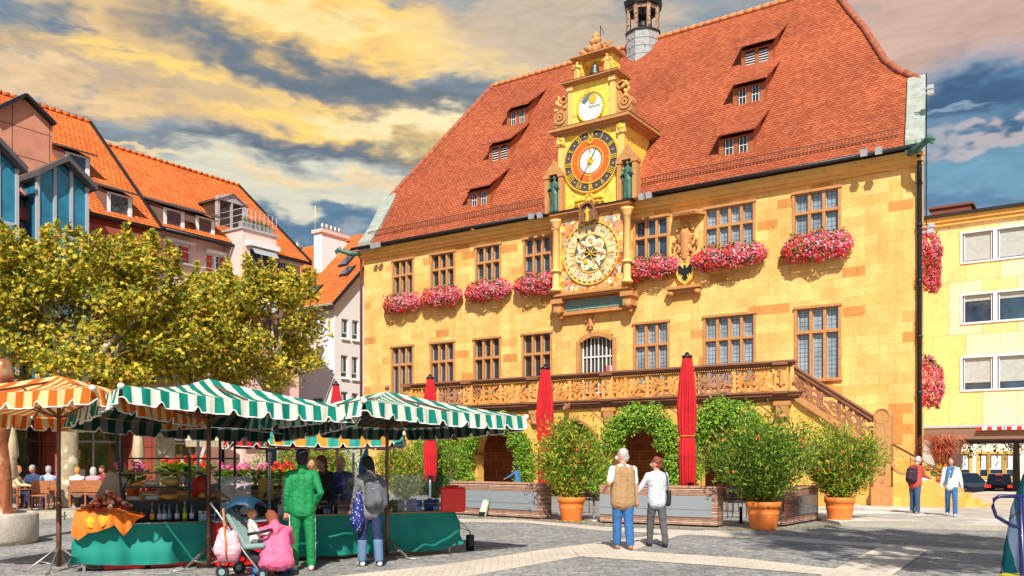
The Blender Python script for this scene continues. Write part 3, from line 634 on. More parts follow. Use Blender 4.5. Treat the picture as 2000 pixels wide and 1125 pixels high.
b.build('snow_guard', mat('rusty_guard', (.13, .05, .03), .7), rf)
# dormers
def dormer(px0, px1, pyt, pyb, kind, parent, fr, f, roofm, framem, wall=None, rise=.62, hi=7.0, over=.22, louv=False):
    x0, y, z = on_roof(px0, pyb + (pyt - pyb) * -.0, fr, f, hi=hi); y -= .02
    xa, z0 = fr.px(px0, pyb + 2, y); xb, _ = fr.px(px1, pyb, y); _, z1 = fr.px(px0, pyt, y)
    z0 = z0 - .05; h = z1 - z0
    # depth until the flatter dormer roof meets the main roof
    yy = y
    while f(yy) < z1 + .12 + over * rise + (yy - y) * rise and yy < hi: yy += .05
    b = MB(); wd = xb - xa
    b.box(xa - .1, xa + .08, y, y + .12, z0, z1); b.box(xb - .08, xb + .1, y, y + .12, z0, z1); b.box(xa + .06, xb - .06, y, y + .12, z0, z0 + .08); b.box(xa + .06, xb - .06, y, y + .12, z1 - .07, z1)
    if kind == 2: b.box((xa + xb) / 2 - .09, (xa + xb) / 2 + .09, y - .01, y + .12, z0 + .08, z1 - .07)
    o = b.build('dormer', framem, parent)
    b = MB()
    for q, x in ((0, xa), (1, xb)):
        e = .04; X0, X1 = (x - .14, x - .1) if q == 0 else (x + .1, x + .14)
        P = [(y + .01, z0 - .15), (y + .01, z1 + .02), (yy, f(yy) - .03)]
        b.prism(P, X0, X1, axis='x')
    b.build('cheek', wall or framem, o)
    b = MB(); ov = over + .02; t = .08
    zw = z1; zf = z1 + .04; z1 = z1 + over * rise - .02
    P0 = (y - over, zf); P1 = (yy + .1, z1 + .06 + (yy + .1 - y) * rise)
    vs = [(xa - ov, P0[0], P0[1]), (xb + ov, P0[0], P0[1]), (xb + ov, P1[0], P1[1]), (xa - ov, P1[0], P1[1])]
    vs += [(p[0], p[1], p[2] + t) for p in vs]
    b.add(vs, [(0, 3, 2, 1), (4, 5, 6, 7), (0, 1, 5, 4), (1, 2, 6, 5), (2, 3, 7, 6), (3, 0, 4, 7)]); b.build('dormer_roof', roofm, o)
    z1 = zw
    b = MB(); b.box(xa + .06, xb - .06, y + .06, y + .07, z0 + .08, z1 - .07); b.build('pane', GLD if kind == 2 else GL, o)
    if louv:
        b = MB()
        for i in range(5): zz = z0 + .12 + i * (h - .25) / 5; b.box(xa + .07, (xa + xb) / 2 - .07, y + .01, y + .05, zz, zz + .03); b.box((xa + xb) / 2 + .07, xb - .07, y + .01, y + .05, zz, zz + .03)
        b.build('louvre', WHT, o)
    elif kind == 2 and pyb not in (208,):
        b = MB()
        for c in (xa, (xa + xb) / 2):
            m_ = c + wd / 4
            b.box(m_ - .008, m_ + .008, y + .03, y + .05, z0 + .1, z1 - .08); b.box(c + .12, c + wd / 2 - .12, y + .03, y + .05, (z0 + z1) / 2 - .012, (z0 + z1) / 2 + .012)
            for k in (c + .13, c + wd / 2 - .15): b.box(k, k + .025, y + .03, y + .055, z0 + .1, z1 - .08)
        b.build('glazing_bar', WHT, o)
    return o
for (a, c, t, bt, lv) in ((994, 1027, 219, 247, False), (959, 993, 287, 316, True), (917, 953, 376, 405, False), (1453, 1504, 99, 130, True), (1437, 1488, 173, 207, False), (1410, 1465, 272, 306, False)):
    dormer(a, c, t, bt, 2, th, TH, rz_, ROOF, WOOD, louv=lv, rise=.74, over=.30)
b = MB()
for px, py in ((1215, 60),): pass
# ridge turret with bell
tx, ty = on_roof(1252, 92)[0], 7.0
tx = TH.px(1256, 60, 7.0)[0]
def octa(b, r0, z0, r1, z1, mi=0): b.lathe([(r0, z0), (r1, z1)], (tx, ty, 0), 8, mi, False)
b = MB(); octa(b, .88, ZR - 1.7, .88, ZR + .36)
for i in range(5): octa(b, .90, ZR - 1.66 + i * .40, .885, ZR - 1.68 + i * .40 + .38)
to = b.build('ridge_turret', mat('weathered_shingle', (.36, .37, .36), .7, .4, 5, .5, 14, stain=((.12, .12, .12), 5, .55)), th)
b = MB(); octa(b, .96, ZR + .36, .92, ZR + .44); b.build('turret_sill', DKM, to); b = MB(); octa(b, .97, ZR + 1.72, 1.04, ZR + 2.02); octa(b, .8, ZR + 1.68, .85, ZR + 1.73); b.build('turret_eave', DKM, to)
b = MB()
for i in range(8):
    a = 2 * pi * i / 8; x, y = tx + .80 * cos(a), ty + .80 * sin(a); b.obox((x, y, ZR + 1.08), (.14, .17, 1.28), (0, 0, a))
    a2 = a + pi / 4; b.bar((x, y, ZR + 1.6), (tx + .80 * cos(a2), ty + .80 * sin(a2), ZR + 1.6), .06, .2)
b.build('turret_post', mat('flaking_timber', (.42, .26, .17), .8, .5, 12, .6, 50, stain=((.10, .05, .04), 9, .5)), to)
b = MB(); b.lathe([(1.0, ZR + 2.03), (.9, ZR + 2.4), (.72, ZR + 3.1), (.5, ZR + 3.9), (.1, ZR + 4.9)], (tx, ty, 0), 8, 0, False); b.build('turret_cap', mat('pale_copper', (.50, .58, .42), .5, .25, 4), to)
b = MB(); b.lathe([(.38, ZR + .7), (.34, ZR + .82), (.24, ZR + 1.1), (.2, ZR + 1.25), (.04, ZR + 1.32)], (tx, ty, 0), 16); b.tube([(tx, ty, ZR + 1.3), (tx, ty, ZR + 1.7)], .03, 6); b.build('bell', DKM, to)
# spotlights under the eave and their brackets
for px, py in ((728, 480), (738, 478), (1037, 422), (1054, 420), (1267, 381), (1253, 384), (1687, 298), (1716, 294)):
    x, z = TH.px(px, py, -.8); b = MB(); b.obox((x, -.8, z), (.22, .16, .26), (.3, 0, 0)); b.bar((x, -.75, z + .05), (x, -.2, z + .1), .04); b.build('spotlight', mat('light_grey_metal', (.55, .56, .58), .4, .1, metal=.3), th)
def gargoyle(x, y, z, s):
    c = [((x, y, z), .13, (x + s * .35, y - .35, z - .04), .15), ((x + s * .35, y - .35, z - .04), .15, (x + s * .75, y - .6, z + .06), .11), ((x + s * .75, y - .6, z + .06), .11, (x + s * 1.0, y - .72, z + .16), .13),
         ((x + s * 1.0, y - .72, z + .16), .12, (x + s * 1.22, y - .8, z + .08), .07), ((x + s * 1.0, y - .72, z + .12), .08, (x + s * 1.16, y - .8, z - .06), .05), ((x + s * .45, y - .4, z + .1), .04, (x + s * .3, y - .3, z + .32), .02),
         ((x + s * .7, y - .6, z + .15), .03, (x + s * .6, y - .5, z + .3), .02), ((x + s * .4, y - .4, z - .1), .05, (x + s * .55, y - .5, z - .28), .03), ((x + s * .95, y - .7, z + .25), .03, (x + s * .9, y - .62, z + .36), .015)]
    fuse(c, 'gargoyle', BRZ, th, .03, 2)
gargoyle(27.0, -.35, 12.62, .75); gargoyle(-.05, -.35, 12.55, -.75)
b = MB()
for px, py in ((1812, 172), (1812, 182), (1814, 442), (1812, 452)):
    x, z = TH.px(px, py, .2); b.obox((x + .1, .2, z), (.2, .2, .14)); b.bar((x - .2, .2, z), (x + .1, .2, z), .05)
b.build('corner_spotlight', mat('light_grey_metal', (.55, .56, .58)), th)
# ------------------------------------------------------------ balcony and arcade
AC = (7.4, 10.9, 14.4, 17.9, 21.4)
b = MB()
for c in AC:
    x0, x1 = c - 1.75, c + 1.75; r = 1.32; s = 1.95
    arc = [(c + r * cos(pi - pi * i / 20), s + r * sin(pi - pi * i / 20)) for i in range(21)]
    b.prism([(x0, 0), (c - r, 0)] + arc + [(c + r, 0), (x1, 0), (x1, 3.9), (x0, 3.9)], -2.85, -2.35)
b.box(23.15, 23.7, -2.85, 0, 0, 3.9); b.box(5.3, 5.65, -2.85, 0, 0, 3.9)
b.build('arcade', STP, th)
b = MB()
for c in AC:
    b.arc(c, 1.95, 1.36, 0, pi, .1, -2.9, -2.84, 20); b.arc(c, 1.95, 1.95, radians(24), radians(156), .03, -2.87, -2.845, 20)
    for s in (-1, 1): b.box(c + s * 1.36 - .12, c + s * 1.36 + .12, -2.9, -2.3, 1.85, 1.95)
b.build('arch_moulding', SR, th)
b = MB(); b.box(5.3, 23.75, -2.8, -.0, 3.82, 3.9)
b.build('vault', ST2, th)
ba = MB()
for (p, z0, z1) in ((2.95, 3.74, 3.8), (3.02, 3.8, 3.92), (3.12, 3.92, 4.02), (3.18, 4.02, 4.08)): ba.box(5.35 - (p - 2.9), 23.7 + (p - 2.9), -p, -2.3, z0, z1)
ba.box(5.4, 23.6, -2.3, -.002, 3.902, 4.08)
bo = ba.build('balcony', SRD, th)
PX = [5.75, 9.25, 12.75, 16.25, 19.75, 23.25]; MX = [7.5, 11.0, 14.5, 18.0, 21.5]
b = MB()
for p, z0, z1 in ((.13, 4.96, 5.02), (.2, 5.02, 5.1), (.27, 5.1, 5.17)):
    b.box(5.55 - p + .1, 23.55 + p - .1, -2.98 - p, -2.98 + p, z0, z1)
for x in PX: b.box(x - .27, x + .27, -3.3, -2.66, 5.012, 5.16); b.box(x - .27, x + .27, -3.22, -2.7, 4.0, 4.085)
b.build('hand_rail', SRD, bo)
b = MB(); x = 5.6
while x < 23.5: b.box(x, x + .035, -3.13, -3.10, 4.93, 4.965); x += .09
b.build('dentil', SY, bo)
for x in PX: b = MB(); b.box(x - .24, x + .24, -3.14, -2.82, 4.08, 4.96); b.build('baluster_post', mat('post_sandstone', (.72, .37, .10), .8, .2, 4, .4, 30), bo)
for x in MX: b = MB(); b.box(x - .05, x + .05, -3.08, -2.88, 4.08, 4.96); b.build('baluster_post', MATS['post_sandstone'], bo)
for i, x in enumerate(PX):
    rnd = random.Random(i + 3); c = [((x, -3.15, 4.3), .07, (x, -3.15, 4.72), .06), ((x, -3.18, 4.8), .06)]
    for k in range(9): c.append(((x + rnd.uniform(-.13, .13), -3.15, rnd.uniform(4.2, 4.85)), .045))
    fuse(c, 'figure_relief', SFR, bo, .022, 1)
# pierced panels: quadrants, lozenges and bosses cut from one slab
def tracery(b, x0, x1, z0, z1, y0, y1, kind, sh=0.):
    cx, cz = (x0 + x1) / 2, (z0 + z1) / 2; w, h = x1 - x0, z1 - z0
    m0 = len(b.v)
    b.box(x0, x1, y0, y1, z0, z0 + .06); b.box(x0, x1, y0, y1, z1 - .06, z1)
    q = w / 4; R_ = h * .235; a = .105
    for sx in (-1, 1):
        for sz in (-1, 1):
            ux, uz = cx + sx * q, cz + sz * h / 4.1
            b.arc(ux, uz, R_, pi * .1 if sx * sz > 0 else pi * .6, pi * 1.4 if sx * sz > 0 else pi * 1.9, a, y0, y1, 9)
            b.disc(ux, uz, .055, y0 + .01, y1 - .01, 10)
            b.prism([(ux - .05, cz + sz * h / 2), (ux + .05, cz + sz * h / 2), (ux + .03, uz), (ux - .03, uz)], y0 + .005, y1 - .005)
        b.arc(cx + sx * w * .5, cz, h * .2, pi / 2 if sx > 0 else -pi / 2, 3 * pi / 2 if sx > 0 else pi / 2, .1, y0, y1, 8)
        for sz in (-1, 1):
            b.bar((cx + sx * w * .14, (y0 + y1) / 2, cz + sz * .1), (cx + sx * w * .42, (y0 + y1) / 2, cz + sz * h * .44), y1 - y0 - .012, .085) if kind else None
            b.bar((cx + sx * .04, (y0 + y1) / 2, cz + sz * h * .46), (cx + sx * w * .2, (y0 + y1) / 2, cz + sz * h * .06), y1 - y0 - .02, .10)
    if kind == 0: b.ring(cx, cz, .10, .2, y0 + .003, y1 - .003, 16)
    else:
        for s in (-1, 1): b.box(cx - .16, cx + .16, y0 + .003, y1 - .003, cz + s * .13 - .045, cz + s * .13 + .045); b.box(cx + s * .13 - .045, cx + s * .13 + .045, y0 + .004, y1 - .004, cz - .1, cz + .1)
    b.box(x0, cx - w * .25, y0 + .012, y1 - .012, cz - .045, cz + .045); b.box(cx + w * .25, x1, y0 + .012, y1 - .012, cz - .045, cz + .045)
    if sh:
        for i in range(m0, len(b.v)):
            x, y, z = b.v[i]; b.v[i] = (x, y, z + (x - x0) * sh)
edges = []
allx = sorted([(x, .24) for x in PX] + [(x, .05) for x in MX])
for i in range(len(allx) - 1):
    b = MB(); tracery(b, allx[i][0] + allx[i][1], allx[i + 1][0] - allx[i + 1][1], 4.08, 4.96, -3.04, -2.92, [0, 0, 1, 1, 0, 1, 0, 1, 0, 0][i % 10])
    b.build('pierced_panel', ORN if i not in (1, 8) else mat('grey_balustrade', (.40, .20, .11), .85, .3, 2, .4), bo)
rnd = random.Random(5)
for x in [p for p in PX[:]]:
    for k, (zz, w) in enumerate(((3.58, .30), (3.44, .24), (3.2, .17))): pass
    b = MB(); b.box(x - .30, x + .30, -3.06, -2.85, 3.58, 3.735); b.prism([(-2.85, 3.0), (-2.93, 3.05), (-3.02, 3.3), (-3.05, 3.58), (-2.85, 3.58)], x - .22, x + .22, axis='x')
    b.ell((x, -2.98, 3.2), (.2, .08, .1), 10, 6); b.build('corbel', SFR, bo)
fuse([((14.4, -3.1, 3.82), .13, (14.4, -3.32, 3.76), .11), ((14.3, -3.1, 3.95), .08), ((14.5, -3.1, 3.95), .08), ((14.4, -3.4, 3.7), .07)], 'lion_head', SRD, bo, .03, 1)
# outer stair
st = MB(); x0, x1 = 23.7, 26.35; za, zb = 4.0, 2.18; sl_ = (zb - za) / (x1 - x0)
st.prism([(x0, 0), (x1, 0), (x1, zb - .25), (x0, za - .25)], -2.83, -2.4)
for i in range(11): xx = x0 + i * (x1 - x0) / 11; zt = za - .15 + sl_ * (xx - x0); st.box(xx, xx + (x1 - x0) / 11, -2.4, -.9, 0, zt)
for i in range(9): xx = 26.95 + i * .3; st.box(xx, xx + .3, -2.5, -.9, .05, max(.18, 1.6 - i * .18))
so_ = st.build('outer_stair', STP, th)
b = MB(); b.prism([(x0, za - .25), (x1, zb - .25), (x1, zb), (x0, za)], -3.02, -2.86); b.build('string_course', SFR, so_)
b = MB(); tracery(b, x0, x0 + (x1 - x0) / 2, za, za + .74, -3.0, -2.88, 1, sl_); tracery(b, (x0 + x1) / 2, x1, zb + (za - zb) / 2, zb + (za - zb) / 2 + .74, -3.0, -2.88, 0, sl_); b.build('stair_panel', mat('stair_tracery', (.36, .15, .07), .85, .3, 2, .4), so_)
b = MB(); b.prism([(x0, za + .74), (x1, zb + .74), (x1, zb + .9), (x0, za + .9)], -3.08, -2.8); b.prism([(x0, za + .9), (x1, zb + .9), (x1, zb + .95), (x0, za + .95)], -3.13, -2.75); b.build('sloping_rail', SRD, so_)
b = MB(); xa, xb = 26.37, 26.92; xc = (xa + xb) / 2; rr = (xb - xa) / 2
b.prism([(xa, .72), (xb, .72), (xb, 3.1)] + [(xc + rr * cos(pi * i / 12), 3.1 + rr * .95 * sin(pi * i / 12)) for i in range(1, 12)] + [(xa, 3.1)], -3.15, -2.7)
b.box(xa - .06, xb + .06, -3.2, -2.66, 0, .72); b.box(xa - .04, xb + .04, -3.18, -2.68, 1.55, 1.65); b.ring(xc, 3.1, rr * .8, rr * .95, -3.18, -3.14, 24)
b.build('newel', SFR, so_)
b = MB(); b.box(xa + .1, xb - .1, -3.17, -3.14, 1.75, 3.0); b.build('newel_panel', mat('rough_panel', (.5, .26, .09), .9, .4, 25, 1., 30), so_)
lw = [(26.98, 0), (29.1, 0), (29.1, .35), (28.9, .55), (28.1, .98), (27.85, 1.05), (27.55, 1.2), (27.3, 1.25), (27.15, 1.38), (26.98, 1.6)]
b = MB(); b.prism(lw, -3.1, -2.75); b.build('lower_wall', STP, so_)
b = MB(); b.arc(27.62, 1.02, .16, 0, 2 * pi, .1, -3.14, -3.09, 18); b.disc(27.62, 1.02, .06, -3.15, -3.09, 12); b.arc(27.35, 1.62, .4, radians(185), radians(285), .1, -3.13, -3.09, 12); b.build('scroll', SFR, so_)
b = MB(); b.tube([(26.95, -3.0, 2.15), (28.9, -3.0, 1.0)], .035, 8)
for x in (27.5, 28.3): b.tube([(x, -3.0, 2.15 - (x - 26.95) * .59), (x, -2.95, 1.75 - (x - 26.95) * .59)], .015, 6)
b.build('stair_handrail', mat('bronze_rail', (.28, .12, .07), .3, .1, metal=.6), so_)
# ------------------------------------------------------------ clock gable
cg = MB(); Yf = -.6
cg.box(12.5, 15.75, Yf, 0, 9.05, 12.35)                   # plate behind the astrolabe
cg.box(12.55, 15.7, Yf, 1.9, 12.62, 16.0)                 # main clock storey
cg.box(12.95, 15.3, Yf, .15, 16.35, 18.45)                # moon clock storey
cgo = cg.build('clock_gable', YEL, th)
def corn(z, x0, x1, y1, steps, yf=Yf):
    b = MB()
    for p, h0, h1 in steps: b.box(x0 - p, x1 + p, yf - p, y1 + p * .4, z + h0, z + h1)
    b.build('gable_cornice', SFR, cgo)
corn(12.35, 12.45, 15.8, .3, ((.12, 0, .08), (.22, .08, .16), (.3, .16, .26)))
corn(16.0, 12.5, 15.75, 2.1, ((.1, 0, .1), (.24, .1, .2), (.38, .2, .32)))
corn(18.45, 13.0, 15.25, .3, ((.08, 0, .07), (.2, .07, .15), (.3, .15, .24)))
corn(8.82, 12.5, 15.75, 0, ((.1, 0, .1), (.2, .1, .2)))
corn(20.2, 13.3, 15.0, .35, ((.06, 0, .08), (.16, .08, .16), (.26, .16, .24)), yf=-.45)
for z, a, c, y1 in ((12.62, 12.1, 16.15, .35), (16.33, 12.1, 16.14, 2.1), (18.7, 12.7, 15.55, .35)): b = MB(); b.box(a, c, Yf - .36 + (.05 if z > 17 else 0), y1, z - .005, z + .03); b.build('cover_strip', DKM, cgo)
def column(b, x, z0, z1, r=.15, y=Yf - .12):
    b.lathe([(r * 1.5, z0), (r * 1.5, z0 + .1), (r * 1.1, z0 + .14), (r, z0 + .22), (r * .88, z1 - .36), (r, z1 - .34), (r * 1.1, z1 - .25), (r * 1.5, z1 - .08), (r * 1.7, z1)], (x, y, 0), 14)
CM = mat('gable_column', (.80, .50, .17), .7, .15, 6)
for x in (12.38, 15.92): b = MB(); column(b, x, 9.15, 12.33, .17); b.lathe([(.24, 10.0), (.26, 10.05), (.24, 10.1)], (x, Yf - .12, 0), 14); b.build('column', CM, cgo)
for x in (12.62, 15.62): b = MB(); b.box(x - .14, x + .14, Yf - .1, Yf, 12.65, 15.7); b.box(x - .2, x + .2, Yf - .16, Yf, 15.6, 15.98); b.build('pilaster', CM, cgo)
for x in (13.08, 15.18): b = MB(); b.box(x - .1, x + .1, Yf - .08, Yf, 16.38, 18.1); b.box(x - .16, x + .16, Yf - .14, Yf, 18.1, 18.43); b.build('pilaster', CM, cgo)
for x in (12.38, 15.92):
    for z, s in ((12.1, .2),):
        rnd = random.Random(int(x * 10)); fuse([((x + rnd.uniform(-.16, .16), Yf - .2, z + rnd.uniform(-.18, .18)), .07) for k in range(14)], 'capital', SFR, cgo, .03, 1)
for x in (12.62, 15.62):
    rnd = random.Random(int(x * 7)); fuse([((x + rnd.uniform(-.16, .16), Yf - .16, 15.8 + rnd.uniform(-.16, .16)), .06) for k in range(12)], 'capital', GOLD, cgo, .03, 1)
for s in (-1, 1):  # volutes beside the upper storey
    b = MB(); cx = 14.12 + s * 1.62
    b.arc(cx, 16.95, .26, 0, 2 * pi, .13, Yf, Yf + .5, 24); b.arc(cx, 16.95, .1, 0, 2 * pi, .1, Yf - .03, Yf + .5, 16)
    b.prism([(14.12 + s * 1.18, 16.36), (cx + s * .25, 16.36), (cx + s * .3, 16.75), (cx - s * .1, 17.2), (14.12 + s * 1.3, 17.7), (14.12 + s * 1.18, 18.0)], Yf + .05, Yf + .45)
    b.arc(14.12 + s * 1.42, 17.75, .17, 0, 2 * pi, .1, Yf, Yf + .4, 16); b.build('volute', SFR, cgo)
    rnd = random.Random(9 + s); fuse([((cx + rnd.uniform(-.3, .3) * (1 - k / 20), Yf, 17.2 + k * .06 + rnd.uniform(-.1, .1)), .075) for k in range(12)], 'scroll_ornament', SY, cgo, .035, 1)
# bell stage
b = MB()
for x in (13.4, 14.9): b.box(x - .16, x + .16, -.4, .3, 18.69, 20.2)
b.box(13.56, 14.74, -.3, .25, 19.98, 20.2); b.build('bell_frame', YEL, cgo)
b = MB(); b.lathe([(.29, 18.98), (.28, 19.06), (.21, 19.3), (.17, 19.6), (.14, 19.75), (.05, 19.85)], (14.15, -.35, 0), 18); b.tube([(14.15, -.35, 19.65), (14.15, -.35, 20.0)], .03, 6); b.tube([(14.15, -.35, 19.25), (14.3, -.5, 18.8)], .03, 6)
b.build('bell', mat('bell_bronze', (.10, .10, .09), .4, .3, 8, metal=.6), cgo)
def statue(x, z, h, m, nm, y=-.62, par=None, arm=1, vox=.03):
    k = h / 1.7
    P = lambda a, bb, c: (x + a * k, y + bb * k, z + c * k)
    c = [(P(-.09, 0, .05), .13 * k, P(-.07, 0, .85), .15 * k), (P(.1, -.04, .05), .13 * k, P(.07, 0, .85), .15 * k), (P(0, 0, .85), .17 * k, P(0, 0, 1.3), .17 * k), (P(-.2, 0, 1.32), .07 * k, P(.2, 0, 1.32), .07 * k),
         (P(0, 0, 1.35), .06 * k, P(0, 0, 1.52), .06 * k), (P(0, -.01, 1.6), (.09 * k, .1 * k, .13 * k)), (P(-.24, 0, 1.3), .065 * k, P(-.3, -.1, 1.0), .05 * k), (P(-.3, -.1, 1.0), .05 * k, P(-.1, -.24, 1.08), .04 * k),
         (P(.24, 0, 1.3), .065 * k, P(.32, -.1, 1.02), .05 * k), (P(.32, -.1, 1.02), .05 * k, P(.16 * arm, -.28, 1.3), .04 * k), (P(-.15, -.08, .1), .06 * k, P(.1, -.12, .8), .05 * k)]
    fuse(c, nm, m, par or cgo, vox, 1)
    return P, k
for x in (12.35, 15.98):
    b = MB()
    for s in (-1, 1): b.box(x + s * .36 - .1, x + s * .36 + .1, Yf - .3, Yf + .1, 12.66, 14.25); b.box(x + s * .36 - .14, x + s * .36 + .14, Yf - .34, Yf + .1, 14.2, 14.34)
    b.prism([(x - .5, 14.34), (x + .5, 14.34), (x + .3, 14.6), (x + .08, 14.8), (x, 15.0), (x - .08, 14.8), (x - .3, 14.6)], Yf - .32, Yf + .05); b.build('niche', SFR, cgo)
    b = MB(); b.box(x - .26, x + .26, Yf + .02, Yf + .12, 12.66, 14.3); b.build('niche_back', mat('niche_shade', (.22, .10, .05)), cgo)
    P, k = statue(x, 12.68, 1.62, BRZ, 'bronze_angel', Yf - .18)
    if x > 14: fuse([((x + s * .14, Yf - .08, 14.1), .05, (x + s * .3, Yf - .05, 13.5), .08) for s in (-1, 1)], 'wing', BRZ, cgo, .03, 1)
statue(13.42, 18.7, 1.35, mat('gilded_figure', (.80, .42, .10), .6, .2), 'knight_figure', -.62, arm=-1); statue(14.9, 18.7, 1.35, MATS['gilded_figure'], 'knight_figure', -.62)
c = [((14.12 + s * a, -.25 - .05 * (k % 2), 20.55 + z * 1.25), (r, r * .8, r * 1.7)) for s in (-1, 1) for k, (a, z, r) in enumerate(((.78, .08, .11), (.66, .3, .10), (.52, .2, .13), (.38, .45, .12), (.22, .35, .16), (.1, .7, .13), (.0, .3, .2), (.5, .5, .07), (.25, .8, .07), (.8, .4, .06)))]
fuse(c, 'crest_ornament', SFR, cgo, .035, 1); statue(14.12, 21.35, .85, MATS['gilded_figure'], 'crest_figure', -.2, vox=.02)
b = MB(); b.tube([(14.3, -.1, 20.5), (14.3, -.1, 22.6)], .018, 6); b.tube([(14.3, -.1, 22.5), (14.42, -.1, 22.25), (14.45, -.1, 21.9)], .012, 5); b.build('lightning_rod', DKM, cgo)
# moon dial
mo = MB(); mo.disc(14.12, 17.05, .62, Yf - .05, Yf, 40); mo = mo.build('moon_dial', mat('ivory_dial', (.82, .80, .74), .5, .06), cgo)
b = MB(); b.ring(14.12, 17.05, .60, .68, Yf - .09, Yf - .01, 40)
for i in range(28): a = 2 * pi * i / 28; b.ell((14.12 + .66 * cos(a), Yf - .09, 17.05 + .66 * sin(a)), .035, 6, 5)
b.build('dial_rim', GOLD, mo)
b = MB(); b.arc(14.12, 17.05, .44, radians(75), radians(150), .22, Yf - .062, Yf - .05, 14); b.build('night_segment', mat('night_blue', (.12, .15, .2)), mo)
b = MB(); b.disc(14.22, 17.38, .2, Yf - .078, Yf - .05, 20)
for i in range(8): a = i * 2.4; b.disc(14.12 + .35 * cos(a) * (.4 + i * .08), 16.88 + .2 * sin(a), .02, Yf - .06, Yf - .05, 6)
b.build('gold_moon', GOLD, mo)
b = MB(); b.bar((14.1, Yf - .09, 17.06), (14.62, Yf - .09, 17.06), .015, .02); b.disc(14.1, 17.06, .03, Yf - .1, Yf - .08, 10); b.build('hand', BLK, mo)
# main dial
cx, cz = 14.12, 14.68
mk = MB(); mk.disc(cx, cz, 1.34, Yf - .06, Yf, 64); md_ = mk.build('clock_face', mat('dial_dark', (.075, .065, .085), .5, .15), cgo)
b = MB(); b.ring(cx, cz, 1.31, 1.37, Yf - .1, Yf, 64); b.build('dial_rim', GOLD, md_); b = MB(); b.ring(cx, cz, .93, .975, Yf - .1, Yf - .05, 56); b.build('dial_rim', GOLD, md_); b = MB(); b.ring(cx, cz, .60, .65, Yf - .1, Yf - .05, 48); b.build('dial_rim', GOLD, md_)
b = MB(); b.ring(cx, cz, .64, .94, Yf - .085, Yf - .06, 56); b.build('orange_ring', mat('dial_orange', (.75, .13, .02), .5, .12), md_)
b = MB(); b.ring(cx, cz, .53, .61, Yf - .092, Yf - .06, 48); b.build('red_ring', mat('dial_red', (.45, .06, .03)), md_)
b = MB(); b.disc(cx, cz, .54, Yf - .085, Yf - .06, 40); b.build('white_disc', mat('dial_white', (.82, .80, .76), .5, .05), md_)
b = MB(); b.disc(cx, cz, .13, Yf - .11, Yf - .08, 20)
for i in range(12): a = 2 * pi * i / 12; b.prism([(cx + .12 * cos(a - .2), cz + .12 * sin(a - .2)), (cx + .27 * cos(a), cz + .27 * sin(a)), (cx + .12 * cos(a + .2), cz + .12 * sin(a + .2))], Yf - .1, Yf - .086)
b.build('sun_face', GOLD, md_)
NUM = ['XII', 'I', 'II', 'III', 'IIII', 'V', 'VI', 'VII', 'VIII', 'IX', 'X', 'XI']
b = MB(); y0 = Yf - .075
def stroke(a, ux, p, q, w=.03):
    # p, q in numeral space (x across, y outwards) at polar angle a
    def T(t): rr = 1.14 + t[1]; s_ = t[0]; return (cx + rr * sin(a) + s_ * cos(a), y0 - .01, cz + rr * cos(a) - s_ * sin(a))
    b.bar(T(p), T(q), .02, w)
for i, s in enumerate(NUM):
    a = radians(30 * i); H = .115; ws = {'I': .075, 'V': .14, 'X': .14}; tot = sum(ws[k] for k in s); x = -tot / 2
    for k in s:
        w = ws[k]; m_ = x + w / 2
        if k == 'I': stroke(a, 0, (m_, -H), (m_, H), .034)
        if k == 'V': stroke(a, 0, (m_ - .05, H), (m_, -H), .034); stroke(a, 0, (m_ + .05, H), (m_, -H), .02)
        if k == 'X': stroke(a, 0, (m_ - .05, H), (m_ + .05, -H), .034); stroke(a, 0, (m_ + .05, H), (m_ - .05, -H), .02)
        x += w
    stroke(a, 0, (-tot / 2, H), (tot / 2, H), .016); stroke(a, 0, (-tot / 2, -H), (tot / 2, -H), .016)
    a2 = a + radians(15); b.prism([(cx + 1.14 * sin(a2) + dx, cz + 1.14 * cos(a2) + dz) for dx, dz in ((-.045, 0), (0, -.045), (.045, 0), (0, .045))], y0 - .01, Yf - .05)
b.build('numeral', GOLD, md_)
b = MB()
for a, lo, hi in ((0, .78, .9), (90, .78, .9), (180, .72, .88), (270, .72, .88)):
    for dx in (-.03, .03): A = radians(a); b.bar((cx + lo * sin(A) + dx * cos(A), Yf - .095, cz + lo * cos(A) - dx * sin(A)), (cx + hi * sin(A) + dx * cos(A), Yf - .095, cz + hi * cos(A) - dx * sin(A)), .02, .02)
b.build('quarter_mark', GOLD, md_)
b = MB(); hk = lambda a, l0, l1, w, y: b.bar((cx + l0 * sin(radians(a)), y, cz + l0 * cos(radians(a))), (cx + l1 * sin(radians(a)), y, cz + l1 * cos(radians(a))), .02, w)
hk(180, -.2, 1.28, .035, Yf - .13); b.ring(cx + .02, cz + .86, .07, .13, Yf - .14, Yf - .12, 16); hk(2, .0, .8, .03, Yf - .125); b.disc(cx + .02, cz + .98, .05, Yf - .14, Yf - .12, 10)
b.build('gold_hand', GOLD, md_)
b = MB(); hk(30, -.2, .6, .03, Yf - .12); hk(212, 0, .85, .022, Yf - .115); b.disc(cx + .85 * sin(radians(212)), cz + .85 * cos(radians(212)), .04, Yf - .13, Yf - .11, 10); b.disc(cx, cz + .45, .045, Yf - .13, Yf - .11, 8); b.disc(cx, cz - .15, .05, Yf - .13, Yf - .11, 8)
b.build('dark_hand', BLK, md_)
